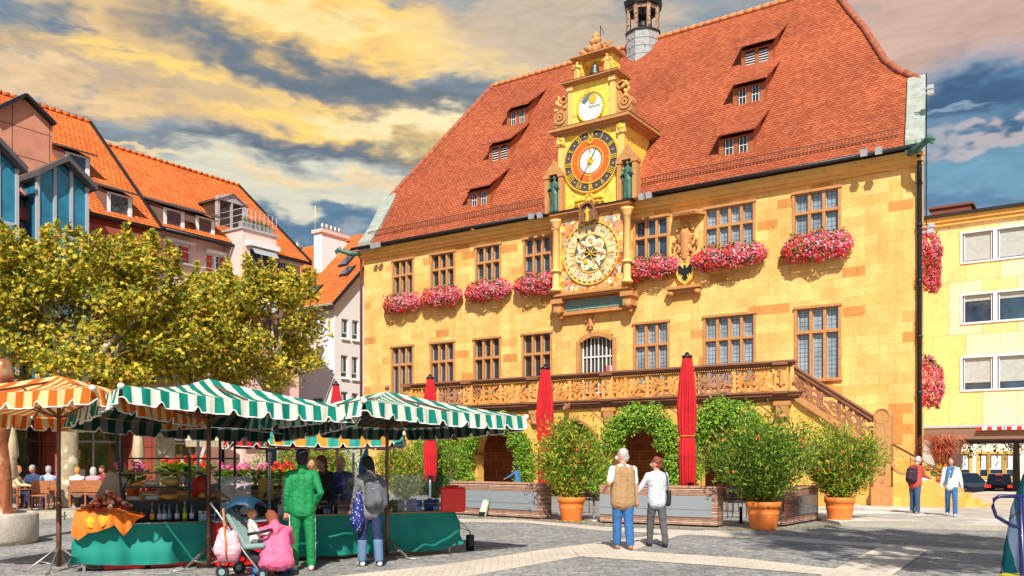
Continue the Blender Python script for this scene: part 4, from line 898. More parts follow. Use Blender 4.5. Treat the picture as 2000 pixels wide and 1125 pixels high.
# two gilt rams and a niche figure over the astrolabe
for s in (-1, 1):
    X = lambda v: 14.12 + s * v
    fuse([((X(.25), Yf - .2, 13.0), .09, (X(.65), Yf - .2, 12.98), .1), ((X(.25), Yf - .2, 13.0), .07, (X(.08), Yf - .2, 13.18), .06), ((X(.65), Yf - .2, 12.95), .05, (X(.8), Yf - .2, 12.7), .03), ((X(.3), Yf - .2, 12.95), .05, (X(.2), Yf - .2, 12.68), .03), ((X(.55), Yf - .2, 12.95), .05, (X(.52), Yf - .2, 12.68), .03)], 'ram_figure', GOLD, cgo, .025, 1)
b = MB(); b.arc(14.12, 12.45, .34, 0, pi, .1, Yf - .42, Yf, 16); b.box(13.72, 13.86, Yf - .42, Yf, 12.0, 12.45); b.box(14.38, 14.52, Yf - .42, Yf, 12.0, 12.45); b.build('angel_niche', SRD, cgo)
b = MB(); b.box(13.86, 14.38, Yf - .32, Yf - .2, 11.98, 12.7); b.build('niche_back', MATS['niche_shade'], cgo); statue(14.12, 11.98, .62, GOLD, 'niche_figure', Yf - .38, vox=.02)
# astrolabe
cx, cz = 14.12, 10.66
b = MB(); b.box(12.58, 15.68, Yf - .02, Yf, 9.1, 12.3); fr_ = b.build('fresco', mat('fresco_ground', (.68, .30, .10), .8, .45, 2.2, stain=((.75, .50, .18), 2.5, .52)), cgo)
def blobs(n, boxf, mats_, name, par, y, seed, r=(.04, .12)):
    rnd = random.Random(seed); b = MB()
    for i in range(n):
        x, z = boxf(rnd); k = rnd.randint(5, 8); ph = rnd.random() * 6; rr = rnd.uniform(*r)
        b.prism([(x + rr * rnd.uniform(.5, 1.2) * cos(ph + 2 * pi * j / k), z + rr * rnd.uniform(.5, 1.2) * sin(ph + 2 * pi * j / k)) for j in range(k)], y - .001 * (i % 7) - .004, y, rnd.randrange(len(mats_)))
    return b.build(name, mats_, par)
PC = [mat('paint_' + n, c, .7, .2) for n, c in (('orange', (.75, .25, .04)), ('ochre', (.80, .50, .10)), ('rose', (.70, .28, .18)), ('cream', (.82, .72, .48)), ('brick', (.42, .10, .04)), ('sea_grey', (.35, .42, .40)))]
def cornerf(r):
    while True:
        x, z = r.uniform(12.65, 15.6), r.uniform(9.2, 12.2)
        if math.hypot(x - cx, z - cz) > 1.42 and not (abs(x - 14.12) < .45 and z > 11.9): return x, z
blobs(170, cornerf, PC, 'fresco_figures', fr_, Yf - .02, 4, (.05, .15))
b = MB(); b.disc(cx, cz, 1.36, Yf - .05, Yf - .02, 64); ao = b.build('astrolabe', mat('dial_cream', (.74, .58, .32), .6, .1), cgo)
b = MB(); b.ring(cx, cz, 1.33, 1.385, Yf - .09, Yf - .02, 64); b.ring(cx, cz, 1.22, 1.235, Yf - .065, Yf - .05, 56); b.build('dial_rim', GOLD, ao); b = MB(); b.ring(cx, cz, .80, .86, Yf - .08, Yf - .05, 48); b.build('dial_rim', GOLD, ao)
b = MB()
for i in range(30): a = 2 * pi * i / 30; b.arc(cx, cz, 1.285, a, a + .12, .045, Yf - .062, Yf - .05, 2)
for i in range(60): a = 2 * pi * i / 60; b.disc(cx + 1.19 * cos(a), cz + 1.19 * sin(a), .012, Yf - .056, Yf - .05, 5)
for i in range(12): a = 2 * pi * i / 12 + .2; b.bar((cx + .86 * cos(a), Yf - .055, cz + .86 * sin(a)), (cx + 1.17 * cos(a), Yf - .055, cz + 1.17 * sin(a)), .01, .012)
b.build('scale_mark', mat('scale_dark', (.09, .05, .03)), ao)
for i in range(12):
    a = 2 * pi * i / 12 + .2 + pi / 12; X, Z = cx + 1.02 * cos(a), cz + 1.02 * sin(a)
    blobs(7, lambda r: (X + r.uniform(-.12, .12), Z + r.uniform(-.08, .08)), [PC[(i * 5) % 6], PC[(i * 3 + 1) % 5]], 'zodiac_figure', ao, Yf - .05, i, (.03, .08))
b = MB(); b.disc(cx, cz, .81, Yf - .068, Yf - .05, 48); b.build('inner_disc', mat('inner_blue', (.10, .09, .09)), ao)
for i in range(7):
    a = pi / 2 + 2 * pi * i / 7; X, Z = cx + .53 * cos(a), cz + .53 * sin(a)
    b = MB(); b.disc(X, Z, .25, Yf - .085, Yf - .068, 20); mo_ = b.build('medallion', PC[3], ao)
    blobs(8, lambda r: (X + r.uniform(-.1, .1), Z + r.uniform(-.12, .12)), [PC[(i * 2) % 5], PC[0]], 'medallion_figure', mo_, Yf - .086, i + 40, (.03, .08))
b = MB()
for a, l in ((0, .5), (50, .45), (120, .5), (165, .4), (215, .5), (290, .45), (330, .4)): b.bar((cx, Yf - .12, cz), (cx + l * cos(radians(a)), Yf - .12, cz + l * sin(radians(a))), .02, .04)
b.disc(cx, cz, .09, Yf - .14, Yf - .1, 14); b.disc(cx - .22, cz - .35, .1, Yf - .14, Yf - .1, 8); b.build('gold_pointer', GOLD, ao)
b = MB()
for a, l in ((132, .9), (-53, 1.1), (175, 1.0), (-8, 1.2)): b.bar((cx, Yf - .135, cz), (cx + l * cos(radians(a)), Yf - .135, cz + l * sin(radians(a))), .02, .022)
b.disc(cx + .88 * cos(radians(132)), cz + .88 * sin(radians(132)), .07, Yf - .15, Yf - .12, 6); b.disc(cx + 1.08 * cos(radians(-53)), cz + 1.08 * sin(radians(-53)), .045, Yf - .15, Yf - .12, 6); b.build('dark_pointer', BLK, ao)
# inscription band with brackets
def squash(o):
    for c in o.children:
        for v in c.data.vertices:
            if v.co.z > 17.7: v.co.z = 17.7 + (v.co.z - 17.7) * .625
        squash(c)
squash(cgo)
b = MB(); b.box(12.55, 15.65, -.32, -.01, 8.22, 8.8); b.box(12.45, 15.75, -.36, 0, 8.12, 8.22)
for x in (12.38, 15.85): b.box(x - .28, x + .28, -.72, -.01, 8.62, 8.82); b.box(x - .2, x + .2, -.62, -.01, 8.25, 8.62); b.ell((x, -.5, 8.3), (.2, .18, .2), 12, 7); b.ell((x, -.35, 8.05), (.13, .12, .12), 10, 6)
b.build('bracket_shelf', SFR, cgo)
b = MB()
for x0, x1 in ((12.66, 13.52), (13.58, 14.66), (14.72, 15.56)): b.box(x0, x1, -.34, -.32, 8.3, 8.72)
b.build('inscription_panel', mat('verdigris_panel', (.16, .30, .26), .6, .35, 14, .3, 30), cgo)
def relief(x, z, w, h, y, m, nm, seed, n=22, par=None, vox=.03):
    rnd = random.Random(seed); c = [((x, y, z - h * .3), w * .16, (x, y, z + h * .25), w * .2)]
    for i in range(n):
        a = rnd.uniform(0, w * .5); zz = rnd.uniform(-h / 2, h / 2); a *= 1 - abs(zz) / h; r = rnd.uniform(.04, .09) * w
        for s in (-1, 1): c.append(((x + s * a, y - .03, z + zz), r))
    return fuse(c, nm, m, par or th, vox, 1)
x, z = TH.px(1153, 625, -.08); relief(x, z, .55, .85, -.08, SFR, 'carved_head', 3)
# coat of arms with hood
x, z = TH.px(1338, 478, -.1); relief(x, z, 1.15, 1.75, -.08, SFR, 'arms_relief', 8, 50); relief(x, z, .6, 1.5, -.14, SY, 'helmet_relief', 9, 20)
x, z = TH.px(1339, 534, -.12)
sh = [(x - .36, z + .42), (x + .36, z + .42), (x + .4, z + .05), (x + .3, z - .25), (x, z - .48), (x - .3, z - .25), (x - .4, z + .05)]
b = MB(); b.prism(sh, -.2, -.0); so2 = b.build('arms_shield', mat('shield_yellow', (.85, .52, .08), .6, .1), th)
e1 = [(0, .36), (.06, .3), (.05, .2), (.12, .24), (.2, .34), (.28, .3), (.3, .1), (.26, -.1), (.2, .02), (.17, -.14), (.12, -.02), (.1, -.12), (.16, -.24), (.08, -.22), (.09, -.36), (0, -.28)]
b = MB(); b.prism([(x + a, z + c) for a, c in e1] + [(x - a, z + c) for a, c in e1[::-1][1:-1]], -.215, -.2); b.build('black_eagle', BLK, so2)
x1, z1 = TH.px(1336, 562, -.2); b = MB(); b.box(x1 - .75, x1 + .75, -.38, 0, z1 - .05, z1 + .07); b.box(x1 - .6, x1 + .6, -.25, 0, z1 - .2, z1 - .05); b.ell((x1 - .6, -.2, z1 - .2), (.16, .16, .14), 10, 6); b.ell((x1 + .6, -.2, z1 - .2), (.16, .16, .14), 10, 6); b.build('arms_shelf', SFR, th)
x1, z1 = TH.px(1339, 415, -.4); b = MB(); b.add([(x1 - .75, -.02, z1 - .1), (x1 - .5, -.55, z1 - .12), (x1 + .5, -.55, z1 - .12), (x1 + .75, -.02, z1 - .1), (x1 - .75, -.02, z1), (x1 - .5, -.6, z1 - .02), (x1 + .5, -.6, z1 - .02), (x1 + .75, -.02, z1), (x1 - .3, -.02, z1 + .2), (x1 + .3, -.02, z1 + .2)],
      [(0, 1, 2, 3), (0, 4, 5, 1), (1, 5, 6, 2), (2, 6, 7, 3), (4, 8, 5), (5, 8, 9, 6), (6, 9, 7), (0, 3, 7, 9, 8, 4)]); b.build('arms_hood', SFR, th)
# ------------------------------------------------------------ geranium boxes
PETAL = mat('petal_mix', (1, 0, 0), .7, 0, trans=.2, island=[(.85, .04, .04), (.85, .14, .24), (.88, .36, .50), (.80, .03, .06), (.90, .58, .66), (.85, .10, .22), (.88, .28, .42), (.82, .05, .10)])
PETALR = mat('petal_red', (1, 0, 0), .7, 0, trans=.2, island=[(.85, .03, .02), (.78, .02, .02), (.88, .10, .08), (.85, .05, .03), (.88, .3, .4)])
GLEAF = mat('geranium_leaf', (.1, .2, .03), .6, 0, trans=.3, island=[(.06, .14, .015), (.12, .22, .02), (.20, .28, .03), (.04, .09, .01)])
def flower_cloud(w, h, d, n, seed, redleft=True):
    rnd = random.Random(seed); fl = MB(); lf = MB()
    lump = [(rnd.uniform(-1, 1), rnd.uniform(-.9, .9), rnd.uniform(.1, .3)) for i in range(9)]
    def surf():
        t = rnd.uniform(-1, 1); ph = rnd.uniform(-1.25, 1.65)
        e = (1 - abs(t) ** 3.2) ** .5; k = 1 + .13 * sin(t * 9 + seed) + .08 * sin(ph * 7 + t * 5)
        x = t * w / 2; y = -cos(ph) * d * e * k; z = sin(ph) * h / 2 * e * k
        return Vector((x, y, z)), Vector((t * .3, -cos(ph), sin(ph))).normalized()
    for i in range(n):
        p, nn = surf(); p += Vector((rnd.uniform(-.04, .04), rnd.uniform(-.05, .05), rnd.uniform(-.04, .04)))
        red = rnd.random() < (.75 if p.x < -w * .16 else .22) or p.z < -h * .3 and rnd.random() < .6
        u = nn.cross(Vector((0, .3, 1))).normalized(); v = nn.cross(u); r = rnd.uniform(.028, .05)
        o = len(fl.v); fl.v += [tuple(p + nn * .02)] + [tuple(p + (u * cos(a) + v * sin(a)) * r - nn * .015 * (j % 2)) for j, a in enumerate([k * pi / 3 for k in range(6)])]
        for j in range(6): fl.f.append([o, o + 1 + j, o + 1 + (j + 1) % 6]); fl.m.append(1 if red else 0); fl.sm.append(False)
    for i in range(int(n * .38)):
        p, nn = surf(); p *= rnd.uniform(.86, 1.02)
        if p.z > h * .28: p += nn * rnd.uniform(0, .12)
        lf.leaf(p, Vector((rnd.uniform(-1, 1), rnd.uniform(-.4, .2), rnd.uniform(-1, 1))), nn, rnd.uniform(.07, .12), .09, 0, 2)
    return fl, lf
def flower_box(px0, px1, pyc, lab, seed, yl=-.42, h=1.0, h2=None, side=None):
    if side is None:
        x0, z = TH.px(px0, pyc, yl); x1, _ = TH.px(px1, pyc, yl); w = x1 - x0; loc = TH.w((x0 + x1) / 2, -.22, z); rz = TH.rz
    else: w = side[2]; loc = TH.w(side[0], side[1], side[3]); rz = TH.rz + pi / 2 - .16
    t = thing('geranium_box', lab, 'flower box', loc, rz, 'geranium boxes under the town hall windows')
    b = MB(); b.box(-w / 2 + .25, w / 2 - .25, -.2, .1, -.25, -.02); b.build('planter_trough', mat('trough_brown', (.12, .06, .03)), t)
    fl, lf = flower_cloud(w, h, .42, int(1050 * w * h / 2.0), seed); fl.build('blossoms', [PETAL, PETALR], t, fix=False); lf.build('foliage', GLEAF, t, fix=False)
flower_box(746, 818, 597, 'geranium box under the far left upper window of the town hall', 1)
flower_box(820, 899, 585, 'geranium box under the second upper window from the left, next to the end one', 2)
flower_box(906, 994, 573, 'pink geranium box under the third upper window from the left', 3)
flower_box(1001, 1087, 561, 'geranium box directly left of the painted zodiac dial', 4)
flower_box(1213, 1321, 531, 'geranium box between the zodiac dial and the eagle shield', 5, h=.95)
flower_box(1347, 1493, 511, 'longest geranium box, under the four light window right of the eagle shield', 6, h=1.0)
flower_box(1524, 1664, 491, 'geranium box under the far right upper window of the town hall', 7, h=1.15)
for i, (yl, z, lab) in enumerate(((2.5, 9.72, 'red geranium box on the side wall, nearest of the upper ones behind the downpipe'), (5.2, 9.7, 'red geranium box on the side wall, middle one of the upper three'), (8.2, 9.65, 'red geranium box on the side wall, farthest and lowest looking of the upper three'), (2.5, 4.55, 'large red geranium cushion low on the side wall beside the downpipe'))):
    flower_box(0, 0, 0, lab, 11 + i, side=(RX(yl) + .12, yl, 2.3 if i < 3 else 2.6, z), h=1.25 if i < 3 else 1.9)
# ============================================================ houses on the left
GRAN = brickmat('pink_granite_slab', (.62, .27, .18), (.56, .23, .14), (.18, .07, .04), 1.5, 1.15, .02, off=0, var=.14, sc=2, bump=.2)
GRAND = brickmat('red_granite_slab', (.42, .10, .06), (.36, .08, .05), (.14, .04, .03), 1.8, 1.1, .02, off=0, var=.14, sc=2, bump=.2)
PINK = mat('pink_render', (.80, .55, .50), .85, .07, 1.2, .15, 60)
WREND = mat('white_render', (.80, .80, .82), .85, .05, .8, .15, 60)
GFR = mat('grey_window_frame', (.42, .43, .47), .4, .08)
LROOFZ = lambda y: 12.35 + (y + .4) * (ZL - 12.35) / 5.9
ZL = LB.px(400, 343, 5.5)[1]
ZL2 = LB.px(140, 228, 5.5)[1]
XS = LB.px(302, 445, 0)[0]; XE = LB.px(590, 520, 0)[0]
# ---- red granite house with glazed oriels
rh = thing('granite_house', 'red granite house with tall blue glazed oriels and orange tiled roof', 'house', (LB.o[0], LB.o[1], 0), LB.rz)
XL = -16
z2f = lambda y: 12.2 + (y + .4) * (ZL2 - 12.2) / 5.9
b = MB(); wins = []
b.box(XL, XS, 0, 11, 3.4, 12.2); b.box(XL, XS, 1.2, 11, 0, 3.4)
for x in (-11.5, -8.0, -4.4, -.85, XS - .9): b.box(x, x + .9, 0, 1.2, 0, 3.4)
b.build('wall', GRAND, rh)
b = MB(); b.box(XL, XS, -.5, 0, 11.2, 11.7); b.build('granite_band', GRAND, rh)
def gable_roof(par, x0, x1, f, m, ye=-.4, yr=5.5, yb=11.4):
    b = MB()
    for Y in ((lambda y: y), (lambda y: 2 * yr - y)):
        b.add([(x0, Y(ye), f(ye)), (x1, Y(ye), f(ye)), (x1, Y(yr), f(yr)), (x0, Y(yr), f(yr))], [(0, 1, 2, 3)])
        b.add([(x0, Y(ye), f(ye) - .12), (x1, Y(ye), f(ye) - .12), (x1, Y(yr), f(yr) - .12), (x0, Y(yr), f(yr) - .12)], [(0, 1, 2, 3)])
    o = b.build('roof', m, par, fix=False)
    c = MB(); n = int((x1 - x0) / .35)
    for i in range(n): x = x0 + (x1 - x0) * i / n; c.tube([(x, yr, f(yr)), (x + (x1 - x0) / n * 1.05, yr, f(yr) + .05)], [.10, .13], 7)
    c.build('ridge_cap', ROOFO, o)
    return o
def gable_end(par, x, f, m, ye=-.3, yr=5.5, z0=12.2):
    b = MB(); b.prism([(ye + .3, z0), (yr, f(yr) - .15), (2 * yr - ye - .3, z0)], x - .06, x + .06, axis='x'); b.build('gable', m, par)
r1 = gable_roof(rh, XL, XS + .1, z2f, ROOFO)
b = MB(); b.bar((XS + .12, -.45, z2f(-.45) + .03), (XS + .12, 5.5, z2f(5.5) + .03), .14, .16); b.build('verge_strip', DKM, rh)
gable_end(rh, XS + .02, z2f, GRAND)
b = MB(); b.tube([(XL, -.5, 12.1), (XS, -.5, 12.1)], .09, 8); b.build('gutter', DKM, rh)
def ldorm(par, f, quad, hi=5.5):
    a, c, t, bt = quad; dormer(a, c, t, bt, 1, par, LB, f, mat('dormer_slate', (.09, .06, .05), .7, .2), WHT, wall=mat('dormer_cheek', (.16, .09, .07), .7, .2), rise=.35, hi=hi, over=.3)
ldorm(rh, z2f, (132, 171, 296, 336)); ldorm(rh, z2f, (213, 254, 374, 413))
# cross gable of granite
y0 = -.25; P = [(55, 345), (100, 330), (103, 248), (45, 190), (-20, 222), (-60, 260), (-60, 345)]
PP = [LB.px(a, c, y0) for a, c in P]; b = MB(); b.prism(PP, y0, 3.0); b.build('granite_gable', GRAN, rh)
b = MB(); 
for i, j in ((2, 3), (3, 4)): b.bar((PP[i][0], y0 + 1.4, PP[i][1] + .06), (PP[j][0], y0 + 1.4, PP[j][1] + .06), 3.4, .12)
b.build('gable_coping', DKM, rh)
def oriel(pl, pr, pae, pal, par_, name='glass_oriel'):
    yf = -1.3; x0, z0 = LB.px(pl[0], pl[1], yf); x1, z1 = LB.px(pr[0], pr[1], yf); xa, za = LB.px(pae[0], pae[1], yf)
    x0 = 2 * xa - x1; z0 = z1
    b = MB()
    for x in (x0, xa - (x1 - x0) / 6, xa + (x1 - x0) / 6, x1):
        zt = za - abs(x - xa) / (x1 - xa) * (za - z1); b.box(x - .06, x + .06, yf - .05, yf + .1, 3.6, zt)
    for x in (x0, x1): b.box(x - .08, x + .08, yf - .06, 0, z1 - .1, z1 + .02); b.box(x - .06, x + .06, -.15, 0, 3.6, z1)
    for z in (3.6, 5.4, 7.3, 9.1, z1 - 2.2): b.box(x0, x1, yf - .03, yf + .08, z, z + .12)
    o = b.build(name, GFR, rh)
    b = MB(); b.prism([(x0, 3.6), (x1, 3.6), (x1, z1), (xa, za - .1), (x0, z1)], yf + .02, yf + .05)
    b.box(x0, x0 + .03, yf + .06, 0, 3.6, z1); b.box(x1 - .03, x1, yf + .06, 0, 3.6, z1); b.build('pane', GLB, o)
    b = MB()
    for z in (4.0, 7.7, 11.2):
        pass
    b.box(x0 + .1, x1 - .1, yf + .0, yf + .02, z1 - 3.4, z1 - 2.25); b.box(x0 + .1, x1 - .1, yf + .0, yf + .02, 5.6, 7.2); b.build('spandrel_panel', mat('teal_panel', (.02, .22, .33), .25, .1), o)
    b = MB(); ov = .45
    for s in (-1, 1):
        e = (xa + s * (x1 - xa + .2), z1 - .12)
        b.add([(xa, yf - ov, za), (e[0], yf - ov, e[1]), (e[0], 1.5, e[1]), (xa, 3.2, za), (xa, yf - ov, za + .22), (e[0], yf - ov, e[1] + .22), (e[0], 1.5, e[1] + .22), (xa, 3.2, za + .22)],
              [(0, 1, 2, 3), (4, 7, 6, 5), (0, 4, 5, 1), (1, 5, 6, 2), (2, 6, 7, 3), (3, 7, 4, 0)])
    b.build('oriel_roof', mat('oriel_roof_grey', (.10, .085, .09), .5, .15), o)
oriel((72, 345), (170, 368), (123, 318), 0, rh)
oriel((-70, 330), (33, 332), (-22, 272), 0, rh)
# ---- pink house
ph = thing('pink_house', 'pink rendered house with orange tiled roof, glass gable loft and balconies', 'house', (LB.o[0], LB.o[1], 0), LB.rz)
b = MB(); yw = .25
wo = []
def lw_(px0, px1, pt, pb, y=yw):
    x0, _ = LB.px(px0, (pt + pb) / 2, y); x1, _ = LB.px(px1, (pt + pb) / 2, y); _, z1 = LB.px((px0 + px1) / 2, pt, y); _, z0 = LB.px((px0 + px1) / 2, pb, y); return x0, x1, z0, z1
W1 = lw_(322, 372, 476, 512); W2 = lw_(402, 440, 498, 535); ops = [W1, W2]
for k in range(1, 4):
    for w in (W1, W2): ops.append((w[0], w[1], w[2] - 2.7 * k + (0 if k < 3 else .0), w[3] - 2.7 * k)) if w[2] - 2.7 * k > 3.7 else None
wallgrid(b, XS, XE, 3.3, 12.3, ops, yw, .3)
b.box(XS + .01, XE - .01, 1.4, 11, 0, 12.2); b.add([(XS, yw, 3.3), (XS, yw, 12.3), (XS, 1.4, 12.3), (XS, 1.4, 3.3)], [(0, 1, 2, 3)]); b.add([(XE, yw, 0), (XE, yw, 12.3), (XE, 11, 12.3), (XE, 11, 0)], [(0, 1, 2, 3)])
b.add([(XS, yw, 3.3), (XE, yw, 3.3), (XE, 1.4, 3.3), (XS, 1.4, 3.3)], [(0, 1, 2, 3)])
for x in (XS, XS + 3.2, XS + 6.2, XE - .6): b.box(x, x + .6, yw - .1, 1.4, 0, 3.4)
b.build('wall', PINK, ph, fix=False)
for o_ in ops:
    x0, x1, z0, z1 = o_; b = MB(); t = .06
    b.box(x0, x0 + t, yw + .05, yw + .13, z0, z1); b.box(x1 - t, x1, yw + .05, yw + .13, z0, z1); b.box(x0, x1, yw + .045, yw + .135, z0, z0 + t); b.box(x0, x1, yw + .045, yw + .135, z1 - t, z1); b.box((x0 + x1) / 2 - .09, (x0 + x1) / 2 + .05, yw + .04, yw + .14, z0, z1)
    w = b.build('window', WHT, ph); b = MB(); b.box(x0, x1, yw + .1, yw + .12, z0, z1); b.build('pane', GL, w)
    b = MB(); b.box(x0 + .05, x0 + (x1 - x0) * .42, yw + .08, yw + .097, z0 + .05, z1 - .05); b.box(x1 - (x1 - x0) * .3, x1 - .05, yw + .08, yw + .097, z0 + .05, z1 - .05); b.build('curtain', mat('red_curtain', (.60, .07, .03), .8, .2), w)
    b = MB(); b.box(x0 - .1, x1 + .1, yw - .25, yw, z1 + .0, z1 + .16); b.build('awning_box', WHT, w)
    b = MB()
    for h in (.15, .5, .85): b.tube([(x0 - .2, yw - .25, z0 + h), (x1 + .2, yw - .25, z0 + h)], .015, 5)
    for i in range(5): x = x0 - .2 + (x1 - x0 + .4) * i / 4; b.tube([(x, yw - .25, z0 - .05), (x, yw - .25, z0 + .87)], .015, 5)
    b.box(x0 - .3, x1 + .3, yw - .3, yw, z0 - .12, z0 - .03); b.build('balcony_rail', GFR, w)
zpf = LROOFZ
r2 = gable_roof(ph, XS + .12, XE + .2, zpf, ROOFO); gable_end(ph, XE + .12, zpf, PINK)
b = MB(); b.bar((XE + .22, -.45, zpf(-.45) + .03), (XE + .22, 5.5, zpf(5.5) + .03), .12, .14); b.build('verge_strip', DKM, ph)
b = MB(); b.tube([(XS + .2, -.5, 12.2), (XE + .2, -.5, 12.2)], .08, 8); b.build('gutter', DKM, ph)
ldorm(ph, zpf, (323, 357, 405, 437)); ldorm(ph, zpf, (386, 416, 421, 450))
# projecting bay with roof terrace
yb = -1.15; xb0, zt = LB.px(474, 448, yb); xb1, zt1 = LB.px(540, 462, yb); zt = (zt + zt1) / 2
b = MB(); b.box(xb0, xb1, yb, yw, 0, zt); b.build('bay', PINK, ph)
b = MB(); b.box(xb0 - .08, xb1 + .08, yb - .08, 2.0, zt, zt + .1); b.build('terrace_edge', GFR, ph)
b = MB()
for h in (.35, .7, 1.0): b.tube([(xb0, 1.2, zt + h), (xb0, yb, zt + h), (xb1, yb, zt + h), (xb1, 1.2, zt + h)], .018, 5)
for i in range(9): x = xb0 + (xb1 - xb0) * i / 8; b.tube([(x, yb, zt), (x, yb, zt + 1.0)], .014, 5)
b.build('terrace_rail', GFR, ph)
b = MB()
for i in range(3):
    x = xb0 + .5 + i * (xb1 - xb0 - 1) / 2; b.box(x - .35, x + .35, yb + .15, yb + .5, zt + .1, zt + .45)
b.build('terrace_trough', mat('grey_trough', (.3, .3, .3)), ph)
b = MB(); rnd = random.Random(2)
for i in range(160): b.leaf(Vector((rnd.uniform(xb0 + .2, xb1 - .2), yb + .3 + rnd.uniform(-.15, .15), zt + .45)), Vector((rnd.uniform(-1, 1), rnd.uniform(-1, 1), 1.2)), Vector((1, 0, 0)), rnd.uniform(.15, .4), .06)
b.build('terrace_plants', mat('terrace_plant', (.2, .2, .03), .7, 0, island=[(.1, .2, .02), (.5, .08, .02), (.2, .25, .03)]), ph, fix=False)
# bay windows with awning
xm0, xm1 = xb0 + .35, xb1 - .25
for k, zz in enumerate((zt - 2.75, zt - 5.5)):
    b = MB()
    for x in (xm0, (xm0 + xm1) / 2, xm1 - .08): b.box(x, x + .08, yb - .03, yb + .05, zz, zz + 1.9)
    b.box(xm0, xm1, yb - .025, yb + .05, zz + 1.85, zz + 1.95); w = b.build('window', WHT, ph)
    b = MB(); b.box(xm0, xm1, yb - .012, yb - .004, zz, zz + 1.85); b.build('pane', GL, w)
    b = MB(); b.box(xm0 - .2, xm1 + .2, yb - .35, yb, zz + 1.95, zz + 2.2); b.build('awning_box', WHT, w)
    b = MB(); b.uv = None; b.add([(xm0, yb - .2, zz + 1.95), (xm1, yb - .2, zz + 1.95), (xm1, yb - .5, zz + 1.55), (xm0, yb - .5, zz + 1.55)], [(0, 1, 2, 3)]); b.build('awning', mat('grey_awning', (.35, .36, .38), .8, .3, 20), w)
# glass gable of the loft
xg0, xg1 = xb0 + .1, xb1 - .35; yg = .9; xc = (xg0 + xg1) / 2; _, zg = LB.px(478, 390, yg)
zg1 = zt + 1.9
b = MB()
for x in (xg0, xg1): b.box(x - .07, x + .07, yg - .1, yg + .1, zt, zg1)
b.box(xc - .05, xc + .05, yg - .08, yg + .06, zt, zg); b.box(xg0, xg1, yg - .1, yg + .1, zg1 - .1, zg1 + .1)
for s in (xg0, xg1): b.bar((s, yg, zg1), (xc, yg, zg), .18, .16)
g = b.build('loft_gable', mat('pale_metal', (.50, .50, .50), .4, .1, metal=.3), ph)
b = MB()
for s in (xg0 - .15, xg1 + .15):
    b.add([(s, yg - .2, zg1 - .15), (xc, yg - .2, zg + .08), (xc, 5.0, zg + .08), (s, 3.2, zg1 - .15)], [(0, 1, 2, 3)])
b.build('loft_roof', mat('striped_zinc', (.38, .37, .36), .4, .3, 3), g)
b = MB(); b.prism([(xg0, zt), (xg1, zt), (xg1, zg1), (xc, zg), (xg0, zg1)], yg + .02, yg + .04); b.box(xg0, xg0 + .03, yg + .04, 2.5, zt, zg1); b.build('pane', GLD, g)
# striped blind and lower windows right of the bay
x0, x1, z0, z1 = lw_(541, 575, 516, 562)
b = MB(); n = 14
for i in range(n): xx = x0 + (x1 - x0) * i / n; b.box(xx, xx + (x1 - x0) / n, yw - .12, yw - .1, z0 - .8, z1, i % 2)
b.build('striped_blind', [mat('blind_navy', (.03, .035, .14)), mat('blind_grey', (.30, .30, .42))], ph)
b = MB(); b.box(x0 - .1, x1 + .1, yw - .4, yw, z1, z1 + .12); b.build('awning_box', WHT, ph)
# ground floor shops
SHG = glassmat('shop_glass', (.05, .09, .03), refl=.7)
def shop(par, x0, x1, y, kind, seed):
    b = MB(); b.box(x0, x1, y, y + .05, .1, 3.3); g_ = b.build('shop_window', SHG if kind else GLD, par)
    f = MB(); n = max(2, int((x1 - x0) / 1.3))
    for i in range(n + 1): x = x0 + (x1 - x0) * i / n; f.box(x - .05, x + .05, y - .06, y - .001, .1, 3.3)
    for z in (.1, 2.4, 3.2): f.box(x0, x1, y - .05, y - .002, z, z + .1)
    f.build('window_frame', mat('shop_frame_brown', (.20, .07, .03), .6, .2) if not kind else GFR, g_)
    rnd = random.Random(seed); s_ = MB()
    for i in range(int((x1 - x0) * 3)): x = rnd.uniform(x0, x1 - .3); z = rnd.uniform(.4, 1.8); s_.box(x, x + rnd.uniform(.12, .4), y - .03, y - .003, z, z + rnd.uniform(.15, .5), rnd.randrange(4))
    s_.build('window_display', [mat('disp_a', (.5, .35, .12)), mat('disp_b', (.35, .05, .03)), mat('disp_c', (.6, .6, .55)), mat('disp_d', (.08, .15, .05))], g_)
shop(rh, -11, -8.1, 1.15, 0, 1); shop(rh, -7.1, -4.5, 1.15, 0, 2); shop(rh, -3.5, -.95, 1.15, 0, 3); shop(rh, .1, XS - 1, 1.15, 1, 4)
shop(ph, XS + .65, XS + 3.15, 1.3, 1, 5); shop(ph, XS + 3.85, XS + 6.15, 1.3, 0, 6); shop(ph, XS + 6.85, XE - .65, 1.3, 1, 7)
b = MB(); b.box(XL, XS, -.05, 1.2, 2.95, 3.4); b.build('fascia', mat('brown_fascia', (.18, .06, .03)), rh)
def awning(x0, x1, z, lab, m1, nm):
    t = thing('shop_awning', lab, 'awning', LB.w((x0 + x1) / 2, .1, z), LB.rz, 'awnings over the shops on the left')
    w = (x1 - x0) / 2; b = MB(); n = 16; b.uv = []
    for i in range(n + 1):
        x = -w + 2 * w * i / n
        for y, zz in ((0, 0), (-1.4, -.55), (-1.42, -.85)): b.v.append((x, y, zz)); b.uv.append((x, 0))
    for i in range(n):
        for j in range(2): b.f.append([i * 3 + j, i * 3 + j + 1, (i + 1) * 3 + j + 1, (i + 1) * 3 + j]); b.m.append(0); b.sm.append(False)
    b.build('canvas', m1, t, fix=False)
    b = MB(); b.tube([(-w, -1.38, -.56), (w, -1.38, -.56)], .03, 6)
    for s in (-1, 1): b.tube([(s * w * .9, 0, -.5), (s * w * .9, -1.35, -.58)], .02, 6)
    b.build('awning_arm', GFR, t)
AWM = stripemat('awning_cream', (.70, .62, .45), (.62, .50, .33), .09, .2)
